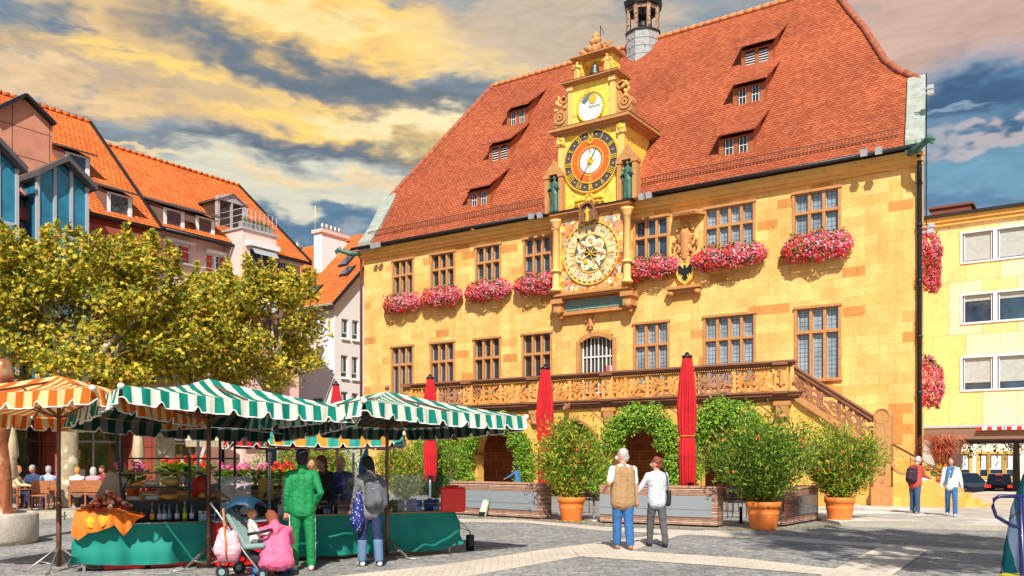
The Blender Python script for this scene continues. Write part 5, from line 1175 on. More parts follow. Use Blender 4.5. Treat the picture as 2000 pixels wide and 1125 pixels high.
awning(XS + .7, XS + 3.5, 3.1, 'cream striped awning over the shop at the left end of the pink house', AWM, 0)
awning(XS + 4.0, XS + 6.4, 3.1, 'cream awning in the middle of the pink house shopfront', AWM, 0)
awning(XS + 7.0, XE + .2, 3.1, 'pale awning at the far end of the pink house beside the alley', AWM, 0)
# ---- steep orange roof behind and the white house
bh = thing('back_house', 'house with plain orange roof behind the chimney of the white house', 'house', (TH.o[0], TH.o[1], 0), TH.rz)
_x0 = TH.px(585, 500, 17)[0]; _x1 = 6.0; _zr = TH.px(660, 466, 21)[1]; _ze = TH.px(640, 575, 16)[1]
b = MB(); b.box(_x0 + .3, _x1, 16.4, 25.6, 0, _ze); b.build('wall', WREND, bh)
b = MB()
for Y in (lambda y: y, lambda y: 42 - y): b.add([(_x0, Y(16), _ze - .2), (_x1, Y(16), _ze - .2), (_x1, Y(21), _zr), (_x0, Y(21), _zr)], [(0, 1, 2, 3)])
b.add([(_x0 + .3, 16, _ze - .2), (_x0 + .3, 26, _ze - .2), (_x0 + .3, 21, _zr)], [(0, 1, 2)]); b.build('roof', ROOFO, bh, fix=False)
vx, vz = LB.px(581, 495, 1.0); b = MB(); b.tube([(vx, 1.0, vz - 1.6), (vx, 1.0, vz + .2)], .16, 10); b.lathe([(.2, 0), (.34, .2), (.34, .28), (.1, .5), (.08, .62)], (vx, 1.0, vz + .1), 14); b.build('flue', mat('steel', (.6, .6, .6), .25, .1, metal=.8), ph)
WG = Frame(-10.7, 54.0, .5643, .8256)
wh = thing('white_house', 'white rendered house with big chimney and steep orange roof beside the town hall', 'house', (WG.o[0], WG.o[1], 0), WG.rz)
ze = 11.25; fw = lambda x: ze + .99 * min(x, 10.4 - x)
b = MB(); ops = []
for (a, c, t, bt) in ((667, 681, 623, 661), (688, 701, 626, 664), (666, 680, 694, 738), (687, 700, 697, 741), (666, 680, 765, 805), (687, 700, 768, 808)):
    x0, z0 = WG.px(a, bt); x1, _ = WG.px(c, bt); _, z1 = WG.px((a + c) / 2, t); ops.append((x0, x1, z0, z1))
wallgrid(b, 0, 10.4, 0, ze, ops, 0, .25)
b.add([(0, 0, ze), (10.4, 0, ze), (5.2, 0, fw(5.2))], [(0, 1, 2)]); b.add([(0, 0, 0), (0, 12, 0), (0, 12, ze), (0, 0, ze)], [(0, 1, 2, 3)]); b.add([(10.4, 0, 0), (10.4, 12, 0), (10.4, 12, ze), (10.4, 0, ze)], [(0, 1, 2, 3)]); b.build('wall', WREND, wh, fix=False)
for o_ in ops:
    x0, x1, z0, z1 = o_; b = MB(); t = .05
    b.box(x0, x0 + t, .08, .16, z0, z1); b.box(x1 - t, x1, .08, .16, z0, z1); b.box(x0, x1, .085, .155, z0, z0 + .1); b.box(x0, x1, .085, .155, z1 - t, z1); b.box(x0 - .05, x1 + .05, -.1, -.002, z0 - .07, z0); b.box(x0, x1, .09, .15, z0 + .35, z0 + .4)
    w = b.build('window', WHT, wh); b = MB(); b.box(x0, x1, .12, .14, z0, z1); b.build('pane', GL, w)
    b = MB(); b.box(x0 + .08, x0 + (x1 - x0) * .5, .105, .115, z0 + .42, z1 - .08); b.build('curtain', mat('grey_curtain', (.45, .45, .46), .8, .3, 10), w)
b = MB(); b.box(-.12, -.01, 2.2, 3.0, .1, 2.4); b.box(-.06, -.01, 1.0, 1.8, 3.8, 5.4); b.build('shutter', mat('shutter_grey', (.12, .14, .18)), wh)
b = MB()
for s in (1, -1):
    X = (lambda x: x) if s > 0 else (lambda x: 10.4 - x)
    for dz in (.02, .2): b.add([(X(-.4), -.3, ze - .4 + dz), (X(-.4), 12, ze - .4 + dz), (X(5.2), 12, fw(5.2) + dz), (X(5.2), -.3, fw(5.2) + dz)], [(0, 1, 2, 3)])
b.build('roof', ROOFO, wh, fix=False)
b = MB(); b.bar((-.4, -.32, ze - .28), (5.2, -.32, fw(5.2) + .13), .06, .2); b.bar((10.8, -.32, ze - .28), (5.2, -.32, fw(5.2) + .13), .06, .2); b.build('verge_board', DKM, wh)
b = MB(); b.tube([(-.5, -.3, ze - .3), (-.5, 12, ze - .3)], .08, 8); b.box(-.2, 0, 0, 12, ze - .55, ze - .35); b.build('gutter', mat('gutter_grey', (.3, .3, .3)), wh)
def on_w(px, py):
    lo, hi = 0, 12
    for i in range(40):
        m = (lo + hi) / 2; x, z = WG.px(px, py, m)
        if x < 0 or z > fw(x) + .2: lo = m
        else: hi = m
    return x, m
for (x, y, w, l) in ((2.0, .9, .8, 1.0), (2.9, 1.9, .8, 1.0), (.7, 2.6, 1.0, 1.2)):
    z = fw(x) + .2; b = MB(); b.obox((x, y, z + .05), (l, w, .1), (0, -radians(44.7), 0)); s_ = b.build('skylight', DKM, wh)
    b = MB(); b.obox((x - .03, y, z + .10), (l - .2, w - .2, .06), (0, -radians(44.7), 0)); b.build('pane', GL, s_)
b = MB(); b.box(2.38, 4.7, 3.6, 4.3, 12.5, 16.4); c_ = b.build('chimney', WREND, wh)
b = MB(); b.box(2.26, 4.82, 3.48, 4.42, 16.4, 16.62); b.build('chimney_cap', mat('chimney_cap', (.7, .55, .48)), c_)
for i in range(5): b = MB(); b.tube([(2.8 + i * .38, 3.95, 16.62), (2.8 + i * .38, 3.95, 17.15)], .14, 12); b.tube([(2.8 + i * .38, 3.95, 17.0), (2.8 + i * .38, 3.95, 17.08)], .155, 12); b.build('flue_pot', MATS['steel'], c_)
b = MB(); b.tube([(2.4, 4.2, 16.6), (2.4, 4.2, 18.2)], .025, 5); b.build('aerial', mat('pale_pole', (.7, .6, .4)), c_)
# ============================================================ modern building on the right
mb_ = thing('office_building', 'modern office building clad in veined yellow stone slabs over a drive through passage', 'office building', (TH.o[0], TH.o[1], 0), TH.rz)
my = 12.8
SLAB = brickmat('veined_slab', (.86, .62, .26), (.78, .56, .20), (.42, .28, .10), 1.45, 2.55, .012, off=.5, var=.2, sc=.55, bump=.08, c3=(.85, .68, .42), c3s=.6)
mo_l = 24.6; mo_r = 44; ztop = TH.px(1803, 432, my)[1]; zpas = TH.px(1950, 834, my)[1]; xp = TH.px(1878, 900, my)[0]
wz = [(TH.px(1937, t, my)[1], TH.px(1937, bt, my)[1]) for t, bt in ((446, 510), (569, 630), (693, 763))]
wx0 = TH.px(1876, 480, my)[0]; pw = TH.px(1944, 480, my)[0] - wx0
ops = []
for z1, z0 in wz:
    x = wx0
    while x < mo_r - 3: ops.append((x, x + 2 * pw, z0, z1)); x += 2 * pw + (2.6 if x > wx0 + 2 * pw else .35)
b = MB(); wallgrid(b, mo_l, mo_r, zpas, ztop, ops, my, .3); b.box(mo_l, xp - .5, my + .02, my + .6, 0, zpas); b.box(mo_r - .5, mo_r, my + .01, my + 14, 0, zpas)
b.add([(mo_l, my, ztop), (mo_r, my, ztop), (mo_r, my + 14, ztop), (mo_l, my + 14, ztop)], [(0, 1, 2, 3)]); b.add([(mo_l, my + 14, zpas), (mo_r, my + 14, zpas), (mo_r, my + 14, ztop), (mo_l, my + 14, ztop)], [(0, 1, 2, 3)])
b.build('wall', SLAB, mb_, fix=False)
for i, (x0, x1, z0, z1) in enumerate(ops):
    b = MB(); t = .09
    for q in (x0, (x0 + x1) / 2):
        e = q + (x1 - x0) / 2
        b.box(q, q + t, my - .06, my + .1, z0, z1); b.box(e - t, e, my - .06, my + .1, z0, z1); b.box(q + t, e - t, my - .06, my + .1, z0, z0 + t); b.box(q + t, e - t, my - .06, my + .1, z1 - t, z1)
        b.box(q + t + .05, q + t + .09, my + .02, my + .1, z0 + t, z1 - t); b.box(e - t - .09, e - t - .05, my + .02, my + .1, z0 + t, z1 - t)
    w = b.build('window', mat('lilac_white_frame', (.72, .70, .76), .5, .05), mb_); b = MB(); b.box(x0, x1, my + .12, my + .14, z0, z1); b.build('pane', GL, w)
    if i % 6 != 99:
        k = {0: .1, 1: .75, 2: .25}[[abs(z1 - q[0]) < .01 for q in wz].index(True)]
        b = MB(); b.box(x0 + .15, (x0 + x1) / 2 - .15, my + .09, my + .11, z0 + (z1 - z0) * k, z1 - .1); b.box((x0 + x1) / 2 + .15, x1 - .15, my + .09, my + .11, z0 + (z1 - z0) * k, z1 - .1); b.build('blind', mat('grey_blind', (.40, .43, .42), .7, .15), w)
b = MB(); b.box(mo_l, mo_r, my - .25, my, ztop - .22, ztop); b.box(mo_l, mo_r, my - .15, my, ztop - .4, ztop - .22); b.build('cornice', SY, mb_)
b = MB(); b.box(mo_l, mo_r, my - .4, my + 14.2, ztop + .002, ztop + .14); b.build('roof_edge', DKM, mb_)
x0 = TH.px(1818, 418, my + 1)[0]; b = MB(); b.box(x0, x0 + 1.8, my + 1, my + 2, ztop + .1, ztop + .75); b.box(x0 - .1, x0 + 1.9, my + .9, my + 2.1, ztop + .75, ztop + .85); b.build('roof_vent', mat('rust_brown', (.2, .05, .03)), mb_)
b = MB(); b.box(mo_l, mo_r - .5, my + .0, my + 14, zpas - .55, zpas - .003); b.build('passage_ceiling', mat('brown_soffit', (.22, .12, .08), .7, .15), mb_)
b = MB(); b.box(mo_l, mo_r, my - .05, my - .005, zpas, zpas + .12); b.build('drip_strip', GFR, mb_)
b = MB(); b.box(mo_l + .1, xp - .52, my - .04, my + .015, 0, zpas - .56); b.build('passage_cladding', mat('grey_stone_panel', (.42, .44, .46), .5, .15, 2), mb_)
b = MB(); b.box(xp - .52, xp - .1, my - .08, my + .7, -.8, zpas - .56); b.build('passage_pillar', mat('dark_brown_pillar', (.10, .05, .04), .6), mb_)
xs0 = TH.px(1909, 836, my - .2)[0]; z0 = TH.px(1950, 839.5, my - .2)[1]; z1 = TH.px(1950, 833.5, my - .2)[1]
t = thing('height_limit_beam', 'red and white striped height limit beam over the passage', 'beam', TH.w(xs0, my - .2, z0), TH.rz)
b = MB(); pxw = TH.px(1926, 836, my - .2)[0] - TH.px(1916.5, 836, my - .2)[0]
for i in range(18): b.box(i * pxw, (i + 1) * pxw, -.04, .08, 0, z1 - z0, i % 2)
b.build('striped_bar', [mat('signal_red', (.75, .01, .01), .5, .05), WHT], t)
tx_ = bpy.data.curves.new('clearance_text', 'FONT'); tx_.body = '3.0m'; tx_.size = .2; tx_.extrude = .004; tx_.align_x = 'CENTER'; tx_.align_y = 'CENTER'; tx_.materials.append(BLK)
to_ = bpy.data.objects.new('clearance_text', tx_); COL.objects.link(to_)
dg = bpy.context.evaluated_depsgraph_get(); dg.update(); me_ = bpy.data.meshes.new_from_object(to_.evaluated_get(dg)); bpy.data.objects.remove(to_); to_ = bpy.data.objects.new('clearance_text', me_); COL.objects.link(to_); to_.parent = t; to_.location = (5.5 * pxw, -.047, (z1 - z0) / 2); to_.rotation_euler = (pi / 2, 0, 0)
# house seen through the passage
fy = 46; fh = thing('cream_house', 'bright cream house with yellow framed windows seen through the passage', 'house', (TH.o[0], TH.o[1], 0), TH.rz)
b = MB(); xa = TH.px(1860, 900, fy)[0]; xb = xa + 26
ops = []
for a, c in ((1878, 1893), (1914, 1928), (1934, 1958), (1966, 1984)):
    x0, z0 = TH.px(a, 930, fy); x1, _ = TH.px(c, 930, fy); z1 = TH.px(a, 887, fy)[1]; ops.append((x0, x1, z0, z1))
wallgrid(b, xa, xb, -.9, 12, ops, fy, .3); b.build('wall', mat('cream_render', (.85, .78, .62), .85, .06), fh, fix=False)
for x0, x1, z0, z1 in ops:
    b = MB(); t = .22
    b.box(x0 - t, x0, fy - .06, fy + .2, z0 - t, z1 + t); b.box(x1, x1 + t, fy - .06, fy + .2, z0 - t, z1 + t); b.box(x0, x1, fy - .06, fy + .2, z0 - t, z0); b.box(x0, x1, fy - .06, fy + .2, z1, z1 + t)
    w = b.build('window', mat('ochre_surround', (.72, .42, .10), .8), fh); b = MB(); b.box(x0, x1, fy + .1, fy + .12, z0, z1); b.build('pane', GL, w)
    b = MB(); b.box(x0 + .08, x1 - .08, fy + .06, fy + .09, z0 + (z1 - z0) * .35, z1 - .05); b.box(x0, x1, fy + .05, fy + .095, z0 + (z1 - z0) * .3, z0 + (z1 - z0) * .35); b.build('blind', WHT, w)
# ---- cars in the street beyond
def car(name, lab, loc, rz, body, L_=4.3, Wd=1.78, H=1.5, lit=False):
    t = thing(name, lab, 'car', loc, rz, 'parked cars beyond the passage')
    w = Wd / 2; hb = H * .56
    st_ = [(-L_ / 2, .35, hb * .95, .86), (-L_ / 2 + .12, .22, hb, .95), (-L_ / 2 + .9, .2, hb + .03, 1), (L_ / 2 - 1.2, .2, hb, 1), (L_ / 2 - .25, .24, hb * .86, .93), (L_ / 2, .34, hb * .62, .8)]
    b = MB(); vs = []
    for x, z0, z1, k in st_:
        for y, z in ((-w * k * .95, z0), (-w * k, (z0 + z1) / 2), (-w * k * .93, z1), (w * k * .93, z1), (w * k, (z0 + z1) / 2), (w * k * .95, z0)): vs.append((x, y, z))
    n = 6; fs = [(i * n + j, i * n + (j + 1) % n, (i + 1) * n + (j + 1) % n, (i + 1) * n + j) for i in range(len(st_) - 1) for j in range(n)] + [tuple(range(n))[::-1], tuple(range((len(st_) - 1) * n, len(st_) * n))]
    b.add(vs, fs); b.build('body', body, t, bevel=.04)
    b = MB(); q = [(-L_ / 2 + .15, hb - .02, .86), (-L_ / 2 + .75, H, .7), (L_ * .02, H, .7), (L_ / 2 - 1.3, hb - .02, .84)]; vs = []
    for x, z, k in q: vs += [(x, -w * k, z), (x, w * k, z)]
    b.add(vs, [(0, 2, 3, 1), (2, 4, 5, 3), (4, 6, 7, 5), (0, 6, 4, 2), (1, 3, 5, 7), (0, 1, 7, 6)]); b.build('greenhouse', GL, t)
    b = MB(); b.obox((-L_ * .15, 0, H), (L_ * .28, Wd * .68, .05)); b.build('roof', body, t, bevel=.02)
    for x in (-L_ / 2 + .8, L_ / 2 - .8):
        for s in (-1, 1):
            b = MB(); b.tube([(x, s * (w - .2), .32), (x, s * (w + .0), .32)], .32, 20); wo_ = b.build('wheel', mat('tyre_rubber', (.015, .015, .015), .8), t); b = MB(); b.tube([(x, s * (w - .0), .32), (x, s * (w + .015), .32)], .19, 12); b.build('rim', MATS['steel'], wo_)
    rl = mat('tail_light', (.6, .01, .01), .3, 0, emis=((1, .02, .01), 2.5 if lit else .3))
    for s in (-1, 1): b = MB(); b.obox((-L_ / 2 + .02, s * w * .74, hb * .86), (.12, .34, .16)); b.build('tail_light', rl, t)
    b = MB(); b.obox((-L_ / 2 + .35, 0, H - .02), (.05, .4, .05)); b.build('brake_light', rl, t)
    b = MB(); b.obox((-L_ / 2 - .01, 0, .55), (.03, .5, .11)); b.build('number_plate', WHT, t)
    return t
c0 = AT(1951, 900, 60); car('dark_car', 'black hatchback with glowing red tail lights seen through the passage', (c0.x, c0.y, -.78), radians(62), mat('car_black', (.015, .012, .015), .15, .05, coat=1), lit=True)
c1 = AT(1893, 900, 64); car('silver_car', 'grey parked car at the passage mouth, left of the black hatchback', (c1.x, c1.y, -.78), radians(20), mat('car_grey', (.20, .21, .23), .2, .05, metal=.4, coat=1))
# ============================================================ trees
TLEAF = mat('plane_leaf', (.3, .3, .03), .6, 0, trans=.42, island=[(.52, .48, .03), (.76, .60, .05), (.26, .30, .025), (.84, .68, .07), (.10, .14, .015), (.60, .52, .04), (.62, .36, .05), (.32, .36, .03), (.15, .20, .02), (.70, .52, .04)])
BARK = mat('plane_bark', (.34, .28, .17), .85, .2, 5, .6, 12, stain=((.62, .58, .42), 3.5, .52))
def plane_tree(lab, x, y, cx, cy, rx, ry, z0, z1, n, seed, tr=.42, low=False):
    rnd = random.Random(seed); t = thing('plane_tree', lab, 'tree', (x, y, 0), 0, 'plane trees in front of the cafes')
    b = MB(); zf = z0 - .2; b.tube([(0, 0, 0), (0, 0, .25), (.02, 0, 1.0), (.0, .05, zf * .7), (.05, .05, zf)], [tr * 1.25, tr * .95, tr * .8, tr * .72, tr * .7], 14)
    tips = []
    for i in range(9):
        a = 2 * pi * i / 9 + rnd.random() * .4; k = rnd.uniform(.3, .62); e = Vector((cx - x + rx * k * cos(a), cy - y + ry * k * sin(a), rnd.uniform(z0 + .6, z1 - 1.2)))
        m_ = Vector((.05, .05, zf)).lerp(e, .5) + Vector((0, 0, .3)); b.tube([(.05, .05, zf - .3), m_, e], [tr * .5, tr * .28, .06], 7); tips.append(e)
        for j in range(4):
            e2 = e + Vector((rnd.uniform(-.9, .9), rnd.uniform(-.3, .9), rnd.uniform(.2, 1.0))); b.tube([m_.lerp(e, rnd.uniform(.4, 1)), e2], [.06, .02], 5)
    b.build('trunk', BARK, t)
    lf = MB(); cl = []
    for i in range(95):
        while True:
            u, v, w = rnd.uniform(-1, 1), rnd.uniform(-1, 1), rnd.uniform(-1, 1)
            if u * u + v * v < 1 and abs(u) ** 3 + abs(v) ** 3 + abs(w) ** 3 < 1 and (u * u + v * v + w * w > .28): break
        cl.append((Vector((cx - x + u * rx, cy - y + v * ry, (z0 + z1) / 2 + w * (z1 - z0) / 2)), rnd.uniform(.35, .75), False))
    for i in range(64):   # upright shoots on the top
        a = rnd.random() * 2 * pi; k = sqrt(rnd.random()) * .95; cl.append((Vector((cx - x + rx * k * cos(a), cy - y + ry * k * sin(a), z1 - .5 + (1 - k) * .3)), rnd.uniform(.6, 1.4), True))
    for c, s, shoot in cl:
        m_ = int(n / 110 * (s / .55 if not shoot else .75))
        for i in range(m_):
            if shoot: tt = rnd.random(); p = c + Vector((rnd.gauss(0, .16) * (1.1 - tt), rnd.gauss(0, .16) * (1.1 - tt), tt * s))
            else: p = c + Vector((rnd.gauss(0, s * .5), rnd.gauss(0, s * .5), rnd.gauss(0, s * .38)))
            d = Vector((rnd.uniform(-1, 1), rnd.uniform(-1, 1), rnd.uniform(-.9, .35))); up = Vector((rnd.uniform(-.7, .7), rnd.uniform(-1.2, .2), rnd.uniform(.3, 1)))
            lf.leaf(p, d, up, rnd.uniform(.10, .24), rnd.uniform(.09, .2), 0, 1)
    lf.build('crown', TLEAF, t, fix=False)
    return t
plane_tree('plane tree with mottled pale trunk just right of the orange market parasol pole', -13.95, 28.1, -14.0, 29.3, 3.3, 2.8, 3.9, 8.1, 17000, 1)
plane_tree('plane tree at the far left edge, crown cut off by the frame', -18.2, 27.0, -17.6, 27.5, 2.8, 2.6, 3.9, 8.0, 10000, 2)
plane_tree('middle plane tree, trunk behind the green market stall', -12.2, 31.5, -12.2, 31.8, 2.4, 2.4, 4.3, 7.3, 9000, 3)
plane_tree('right hand plane tree, its yellow crown in front of the white house', -9.3, 35.2, -10.1, 34.8, 2.6, 2.5, 4.4, 8.3, 15000, 4)
# tree whose shade falls across the right of the square (out of the frame)
plane_tree('plane tree to the right outside the picture shading the paving', 7.6, 4.0, 7.2, 4.4, 2.7, 2.3, 9.6, 14.5, 9000, 5)
# hanging branches of the tree in the street beyond the passage
def birch():
    p = AT(1985, 900, 56); t = thing('weeping_tree', 'tree with thin hanging branches in front of the cream house beyond the passage', 'tree', (p.x, p.y, -.78)); rnd = random.Random(3)
    b = MB(); b.tube([(0, 0, 0), (0, 0, 5)], [.25, .15], 8); l = MB()
    for i in range(60):
        x, y = rnd.uniform(-5, 1.8), rnd.uniform(-1.2, 1.2); z = 5.8; zz = rnd.uniform(1.9, 4.2); b.tube([(x * .3, y * .3, 4.9), (x, y, z), (x + .1, y, zz)], .012, 4)
        for j in range(45): q = Vector((x + rnd.gauss(0, .1), y + rnd.gauss(0, .1), rnd.uniform(zz, z))); l.leaf(q, Vector((rnd.uniform(-1, 1), rnd.uniform(-1, 1), -1)), Vector((0, -1, .3)), .14, .09, 0, 0)
    b.build('trunk', mat('birch_bark', (.3, .25, .2)), t); l.build('crown', mat('hanging_leaf', (.1, .1, .02), .6, 0, trans=.2, island=[(.10, .12, .02), (.05, .06, .02), (.2, .15, .04)]), t, fix=False)
birch()
# ============================================================ climbers over the arcade
WIST = mat('wisteria_leaf', (.1, .25, .02), .55, 0, trans=.3, island=[(.15, .34, .015), (.26, .46, .02), (.06, .17, .01), (.38, .50, .03), (.11, .25, .01), (.20, .40, .02)])
OLE = mat('oleander_leaf', (.1, .2, .03), .5, 0, trans=.25, island=[(.09, .21, .015), (.22, .36, .02), (.04, .10, .01), (.38, .46, .03), (.14, .27, .02), (.06, .14, .01), (.28, .38, .03)])
OLEY = mat('oleander_leaf_warm', (.1, .2, .03), .5, 0, trans=.25, island=[(.18, .33, .015), (.40, .50, .03), (.07, .14, .01), (.56, .52, .03), (.24, .38, .02), (.09, .18, .01), (.13, .26, .015), (.50, .24, .04), (.20, .34, .02)])
def climber(lab, pts, seed, n=2600, yl=-3.35):
    """foliage tufts along a path over the arcade front, given in facade coordinates (x, z, radius)"""
    rnd = random.Random(seed); x0 = sum(p[0] for p in pts) / len(pts); t = thing('climbing_plant', lab, 'climbing plant', TH.w(x0, yl, 0), TH.rz, 'climbers over the arcade arches')
    l = MB(); s = MB(); tot = sum(p[2] for p in pts)
    for i, (x, z, r) in enumerate(pts):
        for k in range(int(n * r / tot)):
            a, e = rnd.uniform(0, 2 * pi), rnd.uniform(-1, 1); rr = r * rnd.uniform(.55, 1.12); q = sqrt(1 - e * e)
            p = Vector((x - x0 + rr * q * cos(a), -abs(rr * q * sin(a)) * .75, z + rr * e)); d = Vector((rnd.uniform(-1, 1), rnd.uniform(-.8, .2), rnd.uniform(-1, .5)))
            l.leaf(p, d, Vector((rnd.uniform(-.5, .5), -1, rnd.uniform(.2, 1))), rnd.uniform(.10, .18), rnd.uniform(.05, .08), 0, 0)
    q = [(x - x0, -.05, z) for x, z, r in pts]; s.tube(q, .035, 5); s.tube([(q[0][0], -.05, 0), q[0]], .05, 6)
    s.build('stem', mat('climber_stem', (.12, .07, .04), .9), t); l.build('foliage', WIST, t, fix=False)
def arcpts(cx, r, a0, a1, n, rr, sp=1.9):
    return [(cx + r * cos(radians(a0 + (a1 - a0) * i / (n - 1))), sp + r * sin(radians(a0 + (a1 - a0) * i / (n - 1))), rr * (1 + .2 * sin(i * 2.3))) for i in range(n)]
climber('climbing plant framing the arch behind the left plaza planter, nearest the green parasol', [(9.55, .8, .4), (9.3, 1.4, .5)] + arcpts(10.9, 1.42, 170, 20, 10, .42), 1, 4200)
climber('climbing plant on the pier right of the left planter, behind the second red parasol', [(12.45, .6, .45), (12.5, 1.1, .5), (12.55, 1.7, .5), (12.5, 2.2, .4)], 2, 1700)
climber('green climber arching behind the walking couple', [(16.0, .7, .5), (16.05, 1.3, .6), (16.0, 1.9, .5)] + arcpts(17.9, 1.25, 165, 15, 10, .52, 2.1) + [(19.4, 1.5, .55), (19.6, .9, .55)], 3, 5600)
climber('green climber between the front red parasol and the big oleander', [(20.1, 1.3, .4), (20.0, 1.9, .5)] + arcpts(21.3, 1.2, 165, 20, 9, .52, 2.2) + [(22.9, 2.4, .5), (23.0, 1.7, .5)], 4, 4600)
climber('bushy climber on the arcade front under the tip of the green parasol', [(6.2, .7, .5), (6.4, 1.4, .6), (7.0, 2.1, .6), (7.8, 2.3, .55), (8.6, 1.9, .65), (8.9, 1.2, .6), (8.6, .6, .5)], 5, 4800)
# ============================================================ oleanders in terracotta
TERR = mat('terracotta', (.78, .20, .03), .6, .1, 4, .12, 30, stain=((.85, .35, .12), 5, .62))
def oleander(lab, px, pyb, potw, poth, bw, btop, seed, m=OLE, n=4200, warm=None, pot=True, cat='potted oleander', flat=.9):
    g = G(px, pyb) if pot else Vector((px, pyb, 0)); rnd = random.Random(seed); t = thing('potted_oleander' if pot else 'oleander_bush', lab, cat, g, 0, 'oleanders on the square')
    if pot:
        r = potw / 2; b = MB(); b.lathe([(r * .72, 0), (r * .74, .02), (r * .88, poth * .55), (r * .91, poth * .6), (r * .89, poth * .62), (r * .93, poth * .78), (r * 1.0, poth * .8), (r * 1.02, poth * .98), (r * .97, poth), (r * .88, poth), (r * .86, poth * .9), (0.01, poth * .9)], (0, 0, 0), 28); b.build('terracotta_pot', TERR, t)
    b = MB(); l = MB(); z0 = poth * .9
    for i in range(26):
        a = rnd.random() * 2 * pi; k = sqrt(rnd.random()); tx_, ty_ = bw / 2 * k * cos(a), bw / 2 * flat * k * sin(a); H = (btop - z0) * (1 - .45 * k ** 2) * rnd.uniform(.82, 1.04)
        P = [Vector((rnd.uniform(-.12, .12), rnd.uniform(-.12, .12), z0)), Vector((tx_ * .55, ty_ * .55, z0 + H * .45)), Vector((tx_, ty_, z0 + H))]
        b.tube(P, [.018, .013, .006], 5)
        for j in range(int(n / 26)):
            q = rnd.random() ** .75 * .95 + .05; c = P[0].lerp(P[1], q * 2) if q < .5 else P[1].lerp(P[2], q * 2 - 1)
            off = Vector((rnd.gauss(0, .13), rnd.gauss(0, .13), rnd.gauss(0, .08))) * (.6 + 1.0 * q)
            d = Vector((tx_ * .5 + rnd.uniform(-1, 1), ty_ * .5 + rnd.uniform(-1, 1), rnd.uniform(-.2, 1.5)))
            l.leaf(c + off, d, Vector((rnd.uniform(-1, 1), rnd.uniform(-1, 1), .4)), rnd.uniform(.11, .17), rnd.uniform(.026, .040), 0, 0)
    b.build('stems', mat('oleander_stem', (.18, .12, .06), .9), t); l.build('foliage', m, t, fix=False)
    fl = MB()
    for i in range(9):
        a = rnd.random() * 2 * pi; k = rnd.uniform(.4, .95); c = Vector((bw / 2 * k * cos(a), -abs(bw / 2 * k * sin(a)) * flat, z0 + (btop - z0) * rnd.uniform(.45, .95) * (1 - .4 * k * k)))
        for j in range(3): fl.leaf(c + Vector((rnd.gauss(0, .03), rnd.gauss(0, .03), rnd.gauss(0, .03))), Vector((rnd.uniform(-1, 1), rnd.uniform(-1, 1), 1)), Vector((0, -1, 0)), .06, .04, 0, 2)
    fl.build('blossoms', mat('oleander_blossom', (.75, .12, .05), .7, .1), t, fix=False)
oleander('oleander in a terracotta pot between the two wooden planters, reddish shoot tips', 1116, 1018, .72, .64, 1.75, 2.75, 11, OLEY, 9000)
oleander('largest oleander in the biggest terracotta pot, front right of the square', 1491, 1034, .80, .65, 2.5, 2.75, 12, OLE, 15000)
oleander('yellowish oleander in a terracotta pot beside the stair newel', 1640, 1021, .76, .66, 2.1, 2.65, 13, OLEY, 11500)
p = AT(790, 900, 30); oleander('dense oleander bush behind the red box on the stall', p.x, p.y, 0, .3, 2.4, 2.4, 14, OLEY, 8000, pot=False, cat='bush')
p = AT(850, 900, 32); oleander('dark green oleander bush around the foot of the third red parasol', p.x, p.y, 0, .3, 2.2, 2.5, 15, OLE, 7000, pot=False, cat='bush')
p = AT(640, 900, 27); oleander('tall yellow green bush behind the stall keepers', p.x, p.y, 0, .2, 2.2, 2.35, 16, OLEY, 8000, pot=False, cat='bush')
p = AT(570, 900, 30); oleander('second bush behind the stall, left of the stall keepers', p.x, p.y, 0, .2, 2.6, 2.3, 17, OLE, 6000, pot=False, cat='bush')
# ============================================================ wooden wind-break planters
SLATS = brickmat('weathered_slat', (.46, .26, .18), (.36, .19, .13), (.09, .05, .035), 40., .042, .006, var=.35, sc=5, bump=.6, c3=(.62, .42, .32), c3s=.88, off=.37)
def trough(lab, a, c, w, h, wrap=0, split=None):
    a = Vector(a); c = Vector(c); d = c - a; L_ = d.length; t = thing('wooden_planter', lab, 'planter', (a.x, a.y, 0), atan2(d.y, d.x), 'wooden planters fencing the cafe')
    b = MB(); b.box(0, L_, 0, w, .04, h - .03); b.build('slatted_body', SLATS, t)
    b = MB(); b.box(-.02, L_ + .02, -.02, .06, h - .03, h + .01); b.box(-.02, L_ + .02, w - .06, w + .02, h - .03, h + .01); b.box(-.02, .06, .06, w - .06, h - .03, h + .01); b.box(L_ - .06, L_ + .02, .06, w - .06, h - .03, h + .01); b.build('top_board', mat('top_board', (.50, .27, .18), .8, .25, 8), t)
    gm = mat('grey_panel', (.26, .29, .31), .55, .05, 2) if not split else mat('dark_gloss_panel', (.06, .065, .075), .12, .3, 3)
    for z0, z1 in ((h * .43, h * .76), (h * .24, h * .42)):
        b = MB(); b.box(.0, L_ - .14, -.014, -.002, z0, z1); b.build('grey_panel', gm, t)
    b = MB()
    for i in range(7):
        for z in (h * .28, h * .41, h * .46, h * .72): b.disc(.06 + (L_ - .26) * i / 6, z, .008, -.02, -.0145, 6)
    b.build('screw', MATS['steel'], t)
    return t
a1 = G(880, 1004.5); a2 = G(1056, 1014.7); trough('wooden planter with grey panel directly right of the red box', a1, a2, .46, .98)
b1 = G(1171.5, 1021.5); b2 = G(1401, 1030.5); trough('wooden planter with grey panel behind the walking couple', b1, b2, .46, .97)
c1 = G(1530, 1029); c2 = G(1598, 1017); trough('wooden planter turned end on behind the largest terracotta pot, dark glossy panel', c1, c2, .46, .93, split=1)
